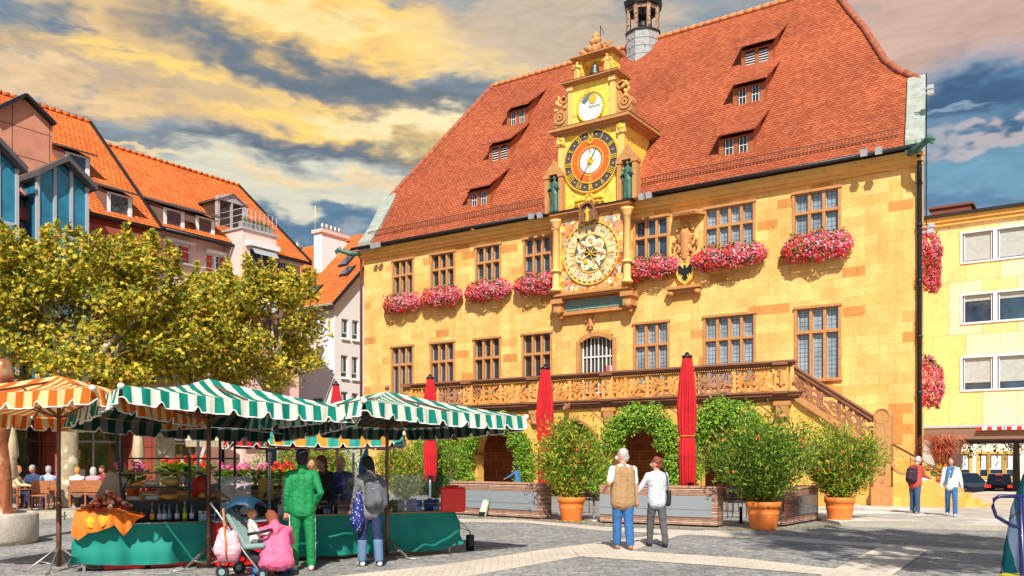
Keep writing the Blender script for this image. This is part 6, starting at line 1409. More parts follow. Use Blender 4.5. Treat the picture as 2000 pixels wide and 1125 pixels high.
# yellowish leaf litter along the planters
b = MB(); rnd = random.Random(6); N0 = 0
for (p, q, wd) in ((G(890, 1010), G(1075, 1019), .25), (G(1075, 1019), G(1170, 1024), .3), (G(1171, 1026), G(1410, 1036), .25), (G(1410, 1036), G(1540, 1034), .4), (G(1540, 1033), G(1660, 1026), .3)):
    for i in range(420):
        s = p.lerp(q, rnd.random()); b.leaf(Vector((s.x + rnd.gauss(0, .05), s.y + rnd.gauss(0, wd * .5), .02 + rnd.uniform(0, .01))), Vector((rnd.uniform(-1, 1), rnd.uniform(-1, 1), .1)), Vector((0, 0, 1)), rnd.uniform(.03, .07), .03, 0, 0)
tag(b.build('leaf_litter', mat('fallen_leaf', (.4, .3, .05), .8, 0, island=[(.45, .33, .06), (.35, .22, .05), (.5, .42, .12), (.3, .3, .06)]), fix=False), 'yellow fallen leaves drifted along the wooden planters', 'leaf litter', kind='stuff')
# ============================================================ closed red parasols
REDC = mat('red_canvas', (.52, .006, .012), .8, .3, 2.5, .5, 12)
def closed_parasol(lab, px, pyt, Y, zb, r=.21):
    p = AT(px, pyt, Y); t = thing('closed_parasol', lab, 'parasol', (p.x, p.y, 0), 0, 'closed red cafe parasols'); H = p.z; rnd = random.Random(int(px))
    b = MB(); n = 56; prof = [(zb, .55, .3), (zb + .12, .8, .28), (zb + .9, .95, .14), (zb + (H - zb) * .38, .8, .10), (zb + (H - zb) * .46, .95, .16), (zb + (H - zb) * .62, 1.0, .2), (zb + (H - zb) * .8, .85, .18), (H - .25, .62, .12), (H - .04, .5, .08)]
    vs = []
    for k, (z, s, am) in enumerate(prof):
        for j in range(n): a = 2 * pi * j / n; w = 1 + am * (1 if (j // 2) % 2 else -1) * .5 + .05 * sin(a * 3 + k); vs.append((r * s * w * cos(a), r * s * w * sin(a), z + (.12 * sin(a * 2 + px) if k == 0 else 0)))
    b.add(vs, [(i * n + j, i * n + (j + 1) % n, (i + 1) * n + (j + 1) % n, (i + 1) * n + j) for i in range(len(prof) - 1) for j in range(n)], 0, False); b.build('canvas', REDC, t)
    b = MB(); b.lathe([(r * .6, H - .05), (r * .62, H), (r * .3, H + .03), (.04, H + .1)], (0, 0, 0), 12); b.build('cap', BLK, t)
    b = MB(); zz = zb + (H - zb) * .385; b.tube([(r * .86 * cos(2 * pi * i / 16), r * .86 * sin(2 * pi * i / 16), zz) for i in range(17)], .018, 5); b.build('strap', mat('yellow_strap', (.75, .25, .02)), t)
    b = MB(); b.tube([(0, 0, .05), (0, 0, zb + .3)], .04, 8); b.lathe([(.38, 0), (.38, .06), (.06, .09)], (0, 0, 0), 20); b.build('pole', mat('pale_steel', (.5, .5, .5), .3, metal=.6), t)
    return t
closed_parasol('tallest closed red parasol, in front of the balcony behind the walking couple', 1342, 695, 24.4, .9, .24)
closed_parasol('closed red parasol left of the first potted oleander', 1065, 718, 26.4, .7, .24)
closed_parasol('closed red parasol rising behind the tip of the right green parasol', 840, 737, 29.5, 1.0, .22)
closed_parasol('closed red parasol in front of the white house, only its top showing', 656, 750, 30.5, 1.0, .2)
# ============================================================ metal cafe chairs and tables
def cafe_chair():
    t = thing('cafe_chair', 'x', 'chair', (0, 0, 0)); b = MB()
    for x in (-.2, .2):
        b2 = MB(); b2.tube([(x, -.2, 0), (x, -.19, .44)], .012, 6); b2.build('leg', BLK, t); b2 = MB(); b2.tube([(x, .24, 0), (x, .2, .44), (x * .95, .27, .85)], .012, 6); b2.build('leg', BLK, t)
    b = MB(); b.box(-.21, .21, -.22, .2, .43, .455); b.build('seat', BLK, t)
    b = MB(); b.tube([(-.19, .27, .85), (0, .3, .9), (.19, .27, .85)], .014, 6)
    for i in range(9): x = -.16 + i * .04; b.tube([(x, .21, .5), (x, .285, .87)], .005, 4)
    b.tube([(-.19, .21, .5), (.19, .21, .5)], .01, 5); b.build('backrest', BLK, t)
    b = MB()
    for x in (-.23, .23): b.tube([(x, -.18, .44), (x, -.18, .64), (x, .23, .66)], .012, 6)
    b.build('armrest', BLK, t); return t
ch0 = cafe_chair(); ps = [(G(1133, 1002), .5, 'black metal cafe chair left of the round table by the first oleander pot'), (G(1440, 1012), 2.6, 'black metal chair in the gap left of the largest oleander pot'), (G(1425, 1000), -.6, 'black metal chair deeper in the gap, behind the one by the largest pot')]
for i, (p, rz, lab) in enumerate(ps):
    o = ch0 if i == 0 else copy_tree(ch0); o.location = (p.x, p.y, 0); o.rotation_euler = (0, 0, rz); o['label'] = lab; o['group'] = 'metal cafe chairs'
def cafe_table(lab, p, r=.35, m=BLK):
    t = thing('cafe_table', lab, 'table', (p.x, p.y, 0), 0, 'small cafe tables'); b = MB(); b.lathe([(r, .72), (r, .745)], (0, 0, 0), 24); b.build('tabletop', m, t)
    b = MB(); b.tube([(0, 0, .03), (0, 0, .72)], .03, 8); b.lathe([(.25, 0), (.24, .03), (.04, .05)], (0, 0, 0), 20); b.build('pedestal', MATS['pale_steel'], t)
cafe_table('round black cafe table on a chrome foot beside the first oleander pot', G(1160, 1017))
cafe_table('small dark table under the wisteria behind the left planter', AT(960, 900, 33), .4)
cafe_table('small red topped table in the arcade shade behind the front red parasol', AT(1300, 900, 30), .45, mat('red_top', (.6, .03, .02), .5))
cafe_table('second red topped table further right in the arcade shade', AT(1390, 900, 29), .45, MATS['red_top'])
# small bottle-green bag dropped at the planter and a bollard
q = G(948, 1008); t = thing('paper_bag', 'green and white printed bag leaning on the left wooden planter', 'bag', q + Vector((-.1, -.32, .01)), -.6)
b = MB(); b.add([(-.12, 0, 0), (.1, 0, .0), (.2, .1, .5), (-.02, .1, .46), (-.12, .08, 0), (.1, .08, 0), (.2, .13, .5), (-.02, .13, .46)], [(0, 1, 2, 3), (4, 7, 6, 5), (0, 4, 5, 1), (1, 5, 6, 2), (2, 6, 7, 3), (3, 7, 4, 0)]); b.build('bag_body', mat('bag_print', (.55, .70, .50), .4, .2, 9, stain=((.12, .35, .05), 6, .52)), t)
b = MB(); b.add([(-.125, -.004, 0), (.1, -.004, .0), (.12, .02, .13), (-.1, .02, .13)], [(0, 1, 2, 3)]); b.build('dark_base', BLK, t, fix=False)
# low post and grille in the gap
q = G(1447, 1022); t = thing('low_post', 'short dark metal post beside the largest terracotta pot', 'post', q); b = MB(); b.tube([(0, 0, 0), (0, 0, .42)], .04, 10); b.build('post', DKM, t); b = MB(); b.lathe([(.1, 0), (.09, .03)], (0, 0, 0), 12); b.build('base', DKM, t)
# red grass in a grey box and red flowers by the steps
gp = AT(1840, 900, 31); t = thing('grass_planter', 'grey box with a fountain of red ornamental grass behind the stair end', 'planter', (gp.x, gp.y, 0), TH.rz)
b = MB(); b.box(-.6, .5, -.5, .5, .09, 1.15); b.box(-.5, .4, -.4, .4, 1.15, 1.16); b.build('grey_box', mat('box_grey', (.12, .14, .17), .5, .1), t)
l = MB(); rnd = random.Random(8)
for i in range(620):
    a = rnd.random() * 2 * pi; L_ = rnd.uniform(.3, 1.0); h = rnd.uniform(1.0, 1.9); p0 = Vector((rnd.uniform(-.15, .15), rnd.uniform(-.15, .15), 1.15)); d = Vector((cos(a), sin(a), 0)); pr_ = p0
    for k in range(1, 6):
        s = k / 5; p1 = p0 + d * L_ * s ** 1.3 + Vector((0, 0, h * (1.9 * s - 1.25 * s * s))); sd = Vector((-sin(a), cos(a), .2)) * .016 * (1.4 - s); l.add([pr_ - sd, pr_ + sd, p1 + sd * .8, p1 - sd * .8], [(0, 1, 2, 3)]); pr_ = p1
l.build('grass_blades', mat('red_grass', (.55, .12, .06), .6, 0, trans=.3, island=[(.50, .10, .05), (.65, .22, .10), (.35, .05, .04), (.72, .34, .18)]), t, fix=False)
l = MB()
for i in range(500): l.leaf(Vector((rnd.uniform(-.55, .45), rnd.uniform(-.6, -.3), rnd.uniform(1.0, 1.45))), Vector((rnd.uniform(-1, 1), rnd.uniform(-1, .2), rnd.uniform(-.5, 1))), Vector((0, -1, .5)), .09, .06, rnd.random() < .3, 2)
l.build('under_planting', [WIST, mat('orange_flower', (.8, .12, .02))], t, fix=False)
gp = AT(1846, 900, 29.6); t = thing('flower_planter', 'low planter spilling crimson flowers beside the grey box', 'planter', (gp.x, gp.y, .09), TH.rz); b = MB(); b.box(-.2, .2, -.2, .2, 0, .35); b.build('box', MATS['box_grey'], t)
fl, lf = flower_cloud(.55, .95, .3, 420, 33); fl.xf(Matrix.Translation((0, .05, .5))); lf.xf(Matrix.Translation((0, .05, .5))); fl.build('blossoms', [mat('crimson_petal', (.7, .02, .08), .7), PETALR], t, fix=False); lf.build('foliage', GLEAF, t, fix=False)
# ============================================================ fountain with bronze column on the left
g0 = G(-30, 1062); t = thing('stone_basin', 'round pale stone fountain basin at the left edge', 'fountain basin', (g0.x, g0.y, 0))
b = MB(); b.lathe([(.90, 0), (.93, .1), (.93, .55), (.90, .60), (.80, .60), (.78, .45), (0.01, .45)], (0, 0, 0), 40); b.build('basin', mat('basin_stone', (.50, .44, .36), .85, .2, 5, .6, 25), t)
t2 = thing('bronze_column', 'reddish bronze figure column standing in the basin at the left edge', 'sculpture', (g0.x + .28, g0.y + .1, .46)); t2.scale = (1.25, 1.25, 1.0); BR = mat('red_bronze', (.42, .14, .06), .35, .35, 4, .4, 12, metal=.45, stain=((.55, .33, .16), 3, .55))
fuse([((0, 0, 0), .22, (0, 0, .3), .13), ((0, 0, .3), .13, (.02, 0, .9), .12), ((.02, 0, .9), .12, (-.03, 0, 1.45), .11), ((-.03, 0, 1.45), .11, (0, 0, 1.9), .15), ((0, 0, 1.9), .14, (.0, 0, 2.35), .12), ((-.08, -.05, .9), .07, (-.02, -.1, 1.7), .06), ((.06, -.05, .2), .09, (.08, -.02, 1.1), .05), ((0, 0, 2.5), .1, (0, 0, 2.75), .17), ((0, 0, 2.75), .17, (0, 0, 2.98), .15)], 'column_body', BR, t2, .025, 2)
b = MB(); b.ring(0, 0, .1, .17, 0, .1, 16); b.xf(Matrix.Translation((0, -.05, 2.42)) @ Matrix.Rotation(pi / 2, 4, 'X')); b.build('collar', BR, t2)
# ============================================================ market stalls
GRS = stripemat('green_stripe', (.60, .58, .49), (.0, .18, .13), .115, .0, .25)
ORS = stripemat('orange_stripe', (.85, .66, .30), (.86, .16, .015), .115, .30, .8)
STEEL = mat('worn_steel', (.42, .40, .38), .4, .2, 10, metal=.7)
BRP = mat('brown_pole', (.20, .09, .06), .45, .2, 10, metal=.5)
def market_parasol(lab, cx, cy, ang, hf, za, ze, m, name, tilt=0., polem=STEEL, base=True, group='square market parasols'):
    t = thing('market_parasol', lab, 'market parasol', (cx, cy, 0), radians(ang), group)
    b = MB(); b.uv = []; nu, nv = 28, 7; drop = .19
    sa, ca = sin(radians(ang)), cos(radians(ang))
    def zt(x, y): return -tilt * (x * sa + y * ca)
    pipe = []
    for q in range(4):
        c_, s_ = cos(q * pi / 2), sin(q * pi / 2)
        def P(s, d, z): x, y = s, -d; X, Y = x * c_ - y * s_, x * s_ + y * c_; return (X, Y, z + zt(X, Y) * (1 - max(0, (z - ze) / (za - ze))))
        o = len(b.v)
        for j in range(nv + 1):
            v = j / nv
            for i in range(nu + 1):
                s = (-hf + 2 * hf * i / nu) * (1 - v); d = hf * (1 - v)
                z = ze + (za - ze) * v - .10 * sin(pi * v) * (1 - .75 * abs(2 * i / nu - 1)) - .015 * sin(i * 1.7 + q) * (1 - v) * sin(pi * v) - .045 * (1 - (2 * i / nu - 1) ** 2) * (1 - v)
                b.v.append(P(s, d, z)); b.uv.append((s + 5.75, 0))
        for j in range(nv):
            for i in range(nu): b.f.append([o + j * (nu + 1) + i, o + j * (nu + 1) + i + 1, o + (j + 1) * (nu + 1) + i + 1, o + (j + 1) * (nu + 1) + i]); b.m.append(0); b.sm.append(True)
        n2 = 112; o = len(b.v); row = []
        for i in range(n2 + 1):
            s = -hf + 2 * hf * i / n2; k = i / n2; e = ze - .045 * (1 - (2 * k - 1) ** 2); u = (s + hf) / .46 % 1.0
            lobe = min(1, max(0, min(u, 1 - u) / .10 - .25)); lobe = lobe * lobe * (3 - 2 * lobe)
            dn = drop - .045 + .075 * lobe; fl = .025 * sin(i * .9 + q * 2) + .02 * sin(i * .31)
            for f_, z in ((0, e), (.5, e - dn * .5), (1, e - dn)):
                b.v.append(P(s, hf + .02 + (.03 + fl) * f_, z)); b.uv.append((s + 5.75, 0))
            pipe.append(P(s, hf + .02 + .03 + fl, e - dn))
        for i in range(n2):
            for j in range(2): b.f.append([o + i * 3 + j, o + i * 3 + j + 1, o + (i + 1) * 3 + j + 1, o + (i + 1) * 3 + j]); b.m.append(0); b.sm.append(True)
    b.build('canopy', m, t, fix=False)
    b = MB(); b.tube(pipe + [pipe[0]], .009, 5, cap=False); b.build('piping', mat('white_piping', (.78, .76, .70), .7), t)
    fr = MB(); fr.tube([(0, 0, .75), (0, 0, za - .02)], .028, 10); fr.tube([(0, 0, .06), (0, 0, 1.05)], .038, 10); fr.ell((0, 0, za + .05), .04, 8, 6); fr.build('pole', polem, t)
    for a in range(8):
        A = a * pi / 4; r = hf * (sqrt(2) if a % 2 else 1) * .97; A2 = A + 0; e = Vector((r * cos(A2), r * sin(A2), ze - .03 + zt(r * cos(A2), r * sin(A2))))
        b = MB(); b.bar((0, 0, za - .07), e, .022, .03); b.bar((0, 0, za - .62), Vector((0, 0, za - .07)).lerp(e, .55), .016, .02); b.build('rib', polem, t)
    for a in range(4):
        A = a * pi / 2 + pi / 4; b = MB(); r = hf * sqrt(2) + .02; b.ell((r * cos(A), r * sin(A), ze - .01 + zt(r * cos(A), r * sin(A))), (.045, .045, .04), 8, 6); b.build('corner_patch', MATS['white_piping'], t)
    if base:
        for a in range(4):
            A = a * pi / 2 + .3; b = MB(); b.tube([(.03 * cos(A), .03 * sin(A), .33), (.42 * cos(A), .42 * sin(A), .02), (.60 * cos(A), .60 * sin(A), .02)], .013, 6); b.tube([(.03 * cos(A), .03 * sin(A), .07), (.25 * cos(A), .25 * sin(A), .14)], .01, 5); b.build('foot', STEEL, t)
        b = MB(); b.tube([(.0, 0, .78), (.12, 0, .80)], .012, 6); b.tube([(.09, 0, .74), (.09, 0, .86)], .01, 6); b.build('clamp', STEEL, t)
    return t
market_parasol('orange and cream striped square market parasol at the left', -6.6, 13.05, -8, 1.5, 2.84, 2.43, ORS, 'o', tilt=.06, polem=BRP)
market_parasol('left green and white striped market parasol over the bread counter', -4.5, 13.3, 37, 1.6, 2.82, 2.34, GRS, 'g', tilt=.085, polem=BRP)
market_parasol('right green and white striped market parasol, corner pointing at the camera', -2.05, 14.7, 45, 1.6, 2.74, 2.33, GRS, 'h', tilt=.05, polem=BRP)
RST = stripemat('red_black_stripe', (.04, .02, .02), (.65, .02, .02), .09, .1)
market_parasol('red and black striped parasol far behind the stall keepers', -4.6, 20.2, 20, 1.7, 2.75, 2.12, RST, 'r', base=False)
OTS = stripemat('orange_teal_stripe', (.80, .30, .03), (.03, .35, .28), .2, .1)
market_parasol('orange and turquoise parasol peeping between the two green ones at the back', -3.55, 18.2, 10, 1.25, 2.5, 2.12, OTS, 's', base=False)
TB = Frame(-6.2, 12.8, .8886, .4587)
GRC = mat('green_table_cloth', (.0, .22, .17), .75, .12, 2.2, .3, 5)
def counter(lab, x0, x1, z, seed, depth=.95, zb=.07):
    t = thing('market_table', lab, 'market table', TB.w(x0, 0), TB.rz, 'market tables'); L_ = x1 - x0; rnd = random.Random(seed)
    b = MB(); b.box(0, L_, .02, depth, z - .04, z); b.build('tabletop', mat('table_board', (.25, .15, .08), .7), t)
    for x in (.08, L_ - .08):
        for y in (.1, depth - .1): b = MB(); b.bar((x, y, 0), (x, y, z - .04), .035); b.build('leg', STEEL, t)
    b = MB(); n = int(L_ * 26); m_ = 12; path = [(-.02, depth * .8), (-.02, 0)] ; P = []
    for i in range(13): P.append((-.03, depth * .8 * (1 - i / 12)))
    for i in range(1, n): P.append((L_ * i / n, -.01))
    for i in range(7): P.append((L_ + .02, depth * .5 * i / 6))
    for j in range(m_ + 1):
        v = j / m_
        for i, (x, y) in enumerate(P):
            w = .055 * v * (sin(i * .33 + seed) + .6 * sin(i * .13 + v * 3) + .4 * sin(i * .71 + seed * 2)) + .018 * sin(v * 9 + i * .05); k = i / len(P)
            lift = .05 * max(0, sin(k * 5 + seed)) * v + (.16 * max(0, (k - .86) / .14) * v)
            b.v.append((x + (0 if 0 <= x <= L_ else w), y - (w if y <= 0 else 0) - .03 * v, z + .002 - (z - zb) * v + lift))
    w_ = len(P)
    for j in range(m_):
        for i in range(w_ - 1): b.f.append([j * w_ + i, j * w_ + i + 1, (j + 1) * w_ + i + 1, (j + 1) * w_ + i]); b.m.append(0); b.sm.append(True)
    b.build('cloth', GRC, t, fix=False)
    b = MB(); b.tube([(0, -.03, z + .01), (L_, -.03, z + .01)], .012, 6); b.build('edge_rail', STEEL if seed == 1 else mat('rope_edge', (.5, .2, .05), .7, .5, 60), t)
    return t
counter('left market table with bright green cloth under the bread basket and bottles', 0, 1.83, .67, 1)
counter('right market table with dark green cloth behind the tracksuit man', 2.8, 5.88, .72, 2)
# red cabinet behind the pushchair
t = thing('red_cabinet', 'bright red metal cabinet between the two market tables', 'cabinet', TB.w(TB.px(424, 900, -.42)[0], -.42), TB.rz); RB = mat('red_enamel', (.82, .012, .006), .35, .08, 3)
b = MB(); b.box(0, .86, 0, .7, .03, .68); b.build('body', RB, t, bevel=.015); b = MB(); b.box(.05, .81, -.02, -.002, .1, .62); b.build('door', RB, t, bevel=.01); b = MB(); b.box(.7, .74, -.05, -.02, .3, .45); b.build('handle', STEEL, t)
b = MB(); b.box(-.02, .88, -.04, .72, .68, .71); b.build('top', mat('pale_blue_metal', (.35, .45, .55), .4), t)
for i, (x, lab) in enumerate(((.35, 'low red plastic crate under the left market table, left one'), (.98, 'low red plastic crate under the left market table, right one'))):
    t = thing('red_crate', lab, 'crate', TB.w(x, .1), TB.rz, 'red crates under the table'); b = MB(); b.box(0, .55, 0, .38, .01, .03); b.box(0, .55, 0, .02, .03, .2); b.box(0, .55, .36, .38, .03, .2); b.box(0, .02, .02, .36, .03, .2); b.box(.53, .55, .02, .36, .03, .2); b.build('tub', RB, t); b = MB(); b.box(-.01, .56, -.012, .39, .2, .215); b.build('rim', RB, t)
t = thing('wood_block', 'small orange brown wooden box under the table by the left pole', 'box', TB.w(1.62, .02), TB.rz + .2); b = MB(); b.box(0, .2, 0, .2, 0, .12); b.build('box_body', mat('orange_wood', (.55, .2, .05), .7, .2), t, bevel=.01); b = MB(); b.box(-.005, .205, -.005, .205, .12, .13); b.build('lid', MATS['orange_wood'], t)
# bread basket: cloth and onions
bx0 = .04; t = thing('produce_basket', 'basket draped in orange and yellow cloths at the left end of the green table', 'basket', TB.w(.40, .22, .67), TB.rz)
b = MB(); b.lathe([(.30, 0), (.36, .08), (.39, .2), (.37, .2), (.3, .04)], (0, 0, 0), 28, sx=1.05, sy=.85); b.build('wicker', mat('wicker', (.35, .14, .04), .8, .4, 40, .8, 60), t)
def drape(name, m, pts, seed):
    b = MB(); n = len(pts); mj = 8
    for j in range(mj + 1):
        v = j / mj
        for i, (x, zb_) in enumerate(pts):
            for k in range(4 if i < n - 1 else 1):
                f_ = k / 4; xx = x + (pts[min(i + 1, n - 1)][0] - x) * f_; zz = zb_ + (pts[min(i + 1, n - 1)][1] - zb_) * f_
                yy = -.27 - .13 * sin(min(1, v * 1.4) * pi / 2) - .02 * sin((i * 4 + k) * 1.1 + seed) * v + .35 * (xx / .45) ** 2 * .35
                b.v.append((xx * (1 + .12 * v), yy, .2 + .04 * sin(i + seed) * (1 - v) + (zz - .2) * v ** 1.15))
    w_ = (n - 1) * 4 + 1
    for j in range(mj):
        for i in range(w_ - 1): b.f.append([j * w_ + i, j * w_ + i + 1, (j + 1) * w_ + i + 1, (j + 1) * w_ + i]); b.m.append(0); b.sm.append(True)
    b.build(name, m, t, fix=False)
drape('orange_cloth', mat('orange_cloth', (.86, .17, .01), .8, .25, 5, .3, 12), [(-.44, -.12), (-.36, -.2), (-.25, -.1), (-.14, -.08), (-.04, -.04), (.05, .0)], 1)
drape('yellow_cloth', mat('yellow_cloth', (.92, .36, .01), .8, .3, 5, .3, 12), [(-.30, .02), (-.22, -.02), (-.1, -.02), (0, .06)], 4)
drape('orange_cloth', MATS['orange_cloth'], [(0, .1), (.08, -.02), (.17, -.16), (.24, -.06), (.34, .08), (.44, .12)], 7)
b = MB(); b.lathe([(.34, .18), (.3, .24), (.05, .26)], (0, 0, 0), 20, sx=1.05, sy=.85); b.build('cloth_lining', mat('lining_red', (.5, .05, .01)), t)
ON = [mat('onion_' + n, c, .5, .25, 12) for n, c in (('a', (.48, .12, .05)), ('b', (.60, .26, .12)), ('c', (.35, .05, .05)), ('d', (.72, .45, .25)))]
rnd = random.Random(12); proto = []
for i in range(64):
    k = i % 4; r = sqrt(rnd.random()); a = rnd.random() * 2 * pi; lay = i / 64
    x, y = .36 * r * cos(a) * (1 - lay * .35), .28 * r * sin(a) * (1 - lay * .3); z = .67 + .25 + .19 * (1 - r * r) * (.3 + .7 * lay) * 1.2
    if k >= len(proto) or i < 4:
        b = MB(); b.lathe([(.006, .05), (.012, .042), (.034, .02), (.042, 0), (.034, -.022), (.01, -.036)][::-1], (0, 0, 0), 12); o = b.build('onion', ON[k], None); proto.append(o)
    else: o = proto[k].copy(); COL.objects.link(o)
    o.location = TB.w(.40 + x, .22 + y, z); o.rotation_euler = (rnd.uniform(-1, 1), rnd.uniform(-1, 1), rnd.uniform(0, 6)); tag(o, 'reddish brown onion heaped on the orange cloth of the basket', 'onion', 'onions heaped in the basket')
t = thing('clear_lid', 'tilted clear plastic lid standing behind the onion basket', 'lid', TB.w(.35, .62, .68), TB.rz); b = MB(); b.obox((.1, 0, .42), (.34, .01, .62), (0, .45, 0)); b.build('sheet', mat('frosted_plastic', (.50, .42, .28), .3, .2, 3, trans=.3), t); b = MB(); b.bar((-.1, .02, 0), (.25, .02, .7), .02); b.build('stay', STEEL, t)
# display case
t = thing('display_case', 'black framed glass display case with bread on the left market table', 'display case', TB.w(.62, .42, .67), TB.rz); CW = 1.78
b = MB(); b.box(.1, 1.2, .02, .5, 0, .3); b.build('black_base', BLK, t)
for i, (x, y, h) in enumerate(((0.02, 0, 1.36), (.02, .55, 1.3), (.95, 0, 1.0), (1.2, .0, .72), (1.45, .3, 1.28), (1.68, .3, 1.28), (1.3, .55, 1.28))): b = MB(); b.bar((x, y, 0), (x - (.12 if i < 1 else 0), y, h), .035); b.build('upright', DKM, t)
for i, (z, x0, x1, d) in enumerate(((.30, .02, 1.2, .5), (.52, .02, 1.05, .4), (.74, -.05, 1.25, .5), (.96, -.1, 1.68, .3))):
    b = MB(); b.box(x0, x1, .0, d, z, z + .014); b.build('glass_shelf', GLC, t); b = MB(); b.bar((x0, 0, z + .005), (x1, 0, z + .005), .02, .025); b.bar((x0, d, z + .005), (x1, d, z + .005), .02, .02); b.build('shelf_edge', DKM if i != 2 else BRP, t)
b = MB(); b.tube([(1.05, 0, .75), (1.18, 0, .7), (1.24, 0, .3)], .02, 8); b.tube([(.12, .1, .74), (.0, 0, .5), (.1, 0, .0)], .02, 8); b.build('curved_edge', DKM, t)
def lump(name, lab, cat, p, r, m, rz=0, grp=None, seed=0):
    t = thing(name, lab, cat, p, rz, grp); rnd = random.Random(seed)
    c = [((rnd.uniform(-.5, .5) * r[0], rnd.uniform(-.4, .4) * r[1], r[2] * rnd.uniform(.55, .9)), (r[0] * .55, r[1] * .6, r[2] * .6)) for i in range(4)]; c.append(((0, 0, r[2] * .7), (r[0] * .8, r[1] * .8, r[2] * .7))); fuse(c, 'crust' if 'loaf' in name else 'body', m, t, .012, 2)
    return t
LC = [mat('loaf_brown', (.42, .20, .07), .8, .3, 8), mat('loaf_gold', (.62, .36, .10), .8, .25, 8), mat('wrapped_cheese', (.60, .62, .50), .4, .15), mat('orange_cheese', (.75, .32, .05), .6, .15)]
for i, (x, z, r, k, lab) in enumerate(((.85, 1.20, (.10, .08, .06), 3, 'orange cheese piece on the middle shelf, left end'), (1.05, 1.20, (.14, .09, .07), 2, 'pale wrapped cheese on the middle shelf'), (1.32, 1.20, (.16, .1, .10), 1, 'big golden loaf on the middle shelf of the case'),
    (.80, .98, (.12, .1, .06), 2, 'white wrapped packet on the lowest shelf, left'), (1.05, .98, (.13, .1, .07), 2, 'taller white packet on the lowest shelf'), (1.30, .98, (.15, .1, .07), 3, 'orange yellow cheese heap on the lowest shelf, right'), (1.85, .98, (.16, .12, .09), 1, 'golden loaf on the counter right of the case'), (2.12, .98, (.17, .12, .11), 0, 'brown paper heap of rolls at the right of the case'))):
    lump('bread_loaf' if k < 2 else 'cheese_pack', lab, 'bread' if k < 2 else 'cheese', TB.w(x, .62, z), r, LC[k], TB.rz, None, i)
t = thing('counter_box', 'dark low box the loaves stand on, right of the display case', 'box', TB.w(1.66, .48, .67), TB.rz); b = MB(); b.box(0, .75, 0, .45, 0, .3); b.build('body', BLK, t); b = MB(); b.box(-.01, .76, -.01, .46, .3, .31); b.build('lid', DKM, t)
lump('red_bag', 'bright red plastic bag standing behind the loaves', 'bag', TB.w(1.8, .85, .98), (.15, .12, .28), mat('red_plastic', (.80, .05, .01), .35, .1, 3, trans=.3), TB.rz, None, 3)
def bottle(p, glass, label_m, lab, cap=BLK, h=.31):
    t = thing('bottle', lab, 'bottle', p, TB.rz, 'bottles lined up on the left table'); k = h / .31
    b = MB(); b.lathe([(.028, 0), (.034, .01), (.034, .17 * k), (.03, .2 * k), (.014, .235 * k), (.012, .29 * k), (.014, .3 * k)], (0, 0, 0), 14); b.build('glass', glass, t)
    b = MB(); b.lathe([(.0352, .05), (.0352, .14 * k)], (0, 0, 0), 14); b.build('paper_label', label_m, t); b = MB(); b.lathe([(.016, .28 * k), (.016, .31 * k)], (0, 0, 0), 10); b.build('cap', cap, t)
dg_ = mat('dark_bottle', (.01, .012, .008), .1, .05, coat=1); pl_ = mat('pale_label', (.42, .48, .55), .6, .25, 60)
for i, (x, g_, l_, lab, cp) in enumerate(((1.00, dg_, mat('gold_label', (.70, .36, .02), .5), 'dark bottle with gold label and red cap, first of the row', RB), (1.10, dg_, pl_, 'thin dark bottle second in the row, next to the gold labelled one', BLK), (1.17, dg_, pl_, 'dark bottle third in the row', BLK), (1.24, dg_, mat('blue_label', (.12, .22, .4), .5, .3, 50), 'dark bottle with blue label, fourth in the row', BLK), (1.35, dg_, pl_, 'dark wine bottle with wide pale label, left of the lime green one', BLK), (1.46, mat('green_glass', (.12, .20, .01), .1), mat('lime_label', (.45, .55, .03), .5, .2, 40), 'lime green labelled oil bottle', mat('olive_cap', (.3, .3, .02))), (1.56, dg_, pl_, 'dark bottle directly right of the lime green one', BLK))):
    bottle(TB.w(x, .12, .672), g_, l_, lab, cp)
for i, (x, w, m_, lab) in enumerate(((1.66, .13, 0, 'pale blue carton at the front of the left table beside the pole'), (1.93, .1, 1, 'small dark jar box on top of the red cabinet'), (2.10, .14, 0, 'pale blue carton on the red cabinet behind the pushchair hood'))):
    t = thing('carton', lab, 'carton', TB.w(x, .06, .672 if i == 0 else .71), TB.rz); b = MB(); b.box(0, w, 0, .1, 0, .1); b.build('box', [mat('carton_blue', (.22, .40, .60), .6, .2, 30), BLK][m_], t, bevel=.005); b = MB(); b.box(.0, w, .0, .1, .1, .108); b.build('lid', WHT if m_ == 0 else DKM, t)
for i, (x, lab) in enumerate(((1.7, 'clear jar with white lid standing on the front carton'), (1.79, 'second clear jar with white lid behind the pole'))):
    t = thing('jar', lab, 'jar', TB.w(x, .22, .672), TB.rz); b = MB(); b.lathe([(.035, 0), (.035, .13)], (0, 0, 0), 14); b.build('glass', mat('cloudy_jar', (.5, .5, .45), .2, .2), t); b = MB(); b.lathe([(.037, .13), (.037, .155)], (0, 0, 0), 14); b.build('lid', WHT, t)
# clear shield of the right counter
t = thing('sneeze_guard', 'long clear acrylic guard along the front of the right market table', 'clear guard', TB.w(1.95, .0, .72), TB.rz)
for i in range(3):
    b = MB(); b.box(i * 1.3 + .01, i * 1.3 + 1.28, 0, .006, 0, .64); b.build('clear_panel', GLC, t)
b = MB()
for i in range(4): b.bar((i * 1.3, .0, 0), (i * 1.3, .0, .1), .03)
b.build('clip', STEEL, t)
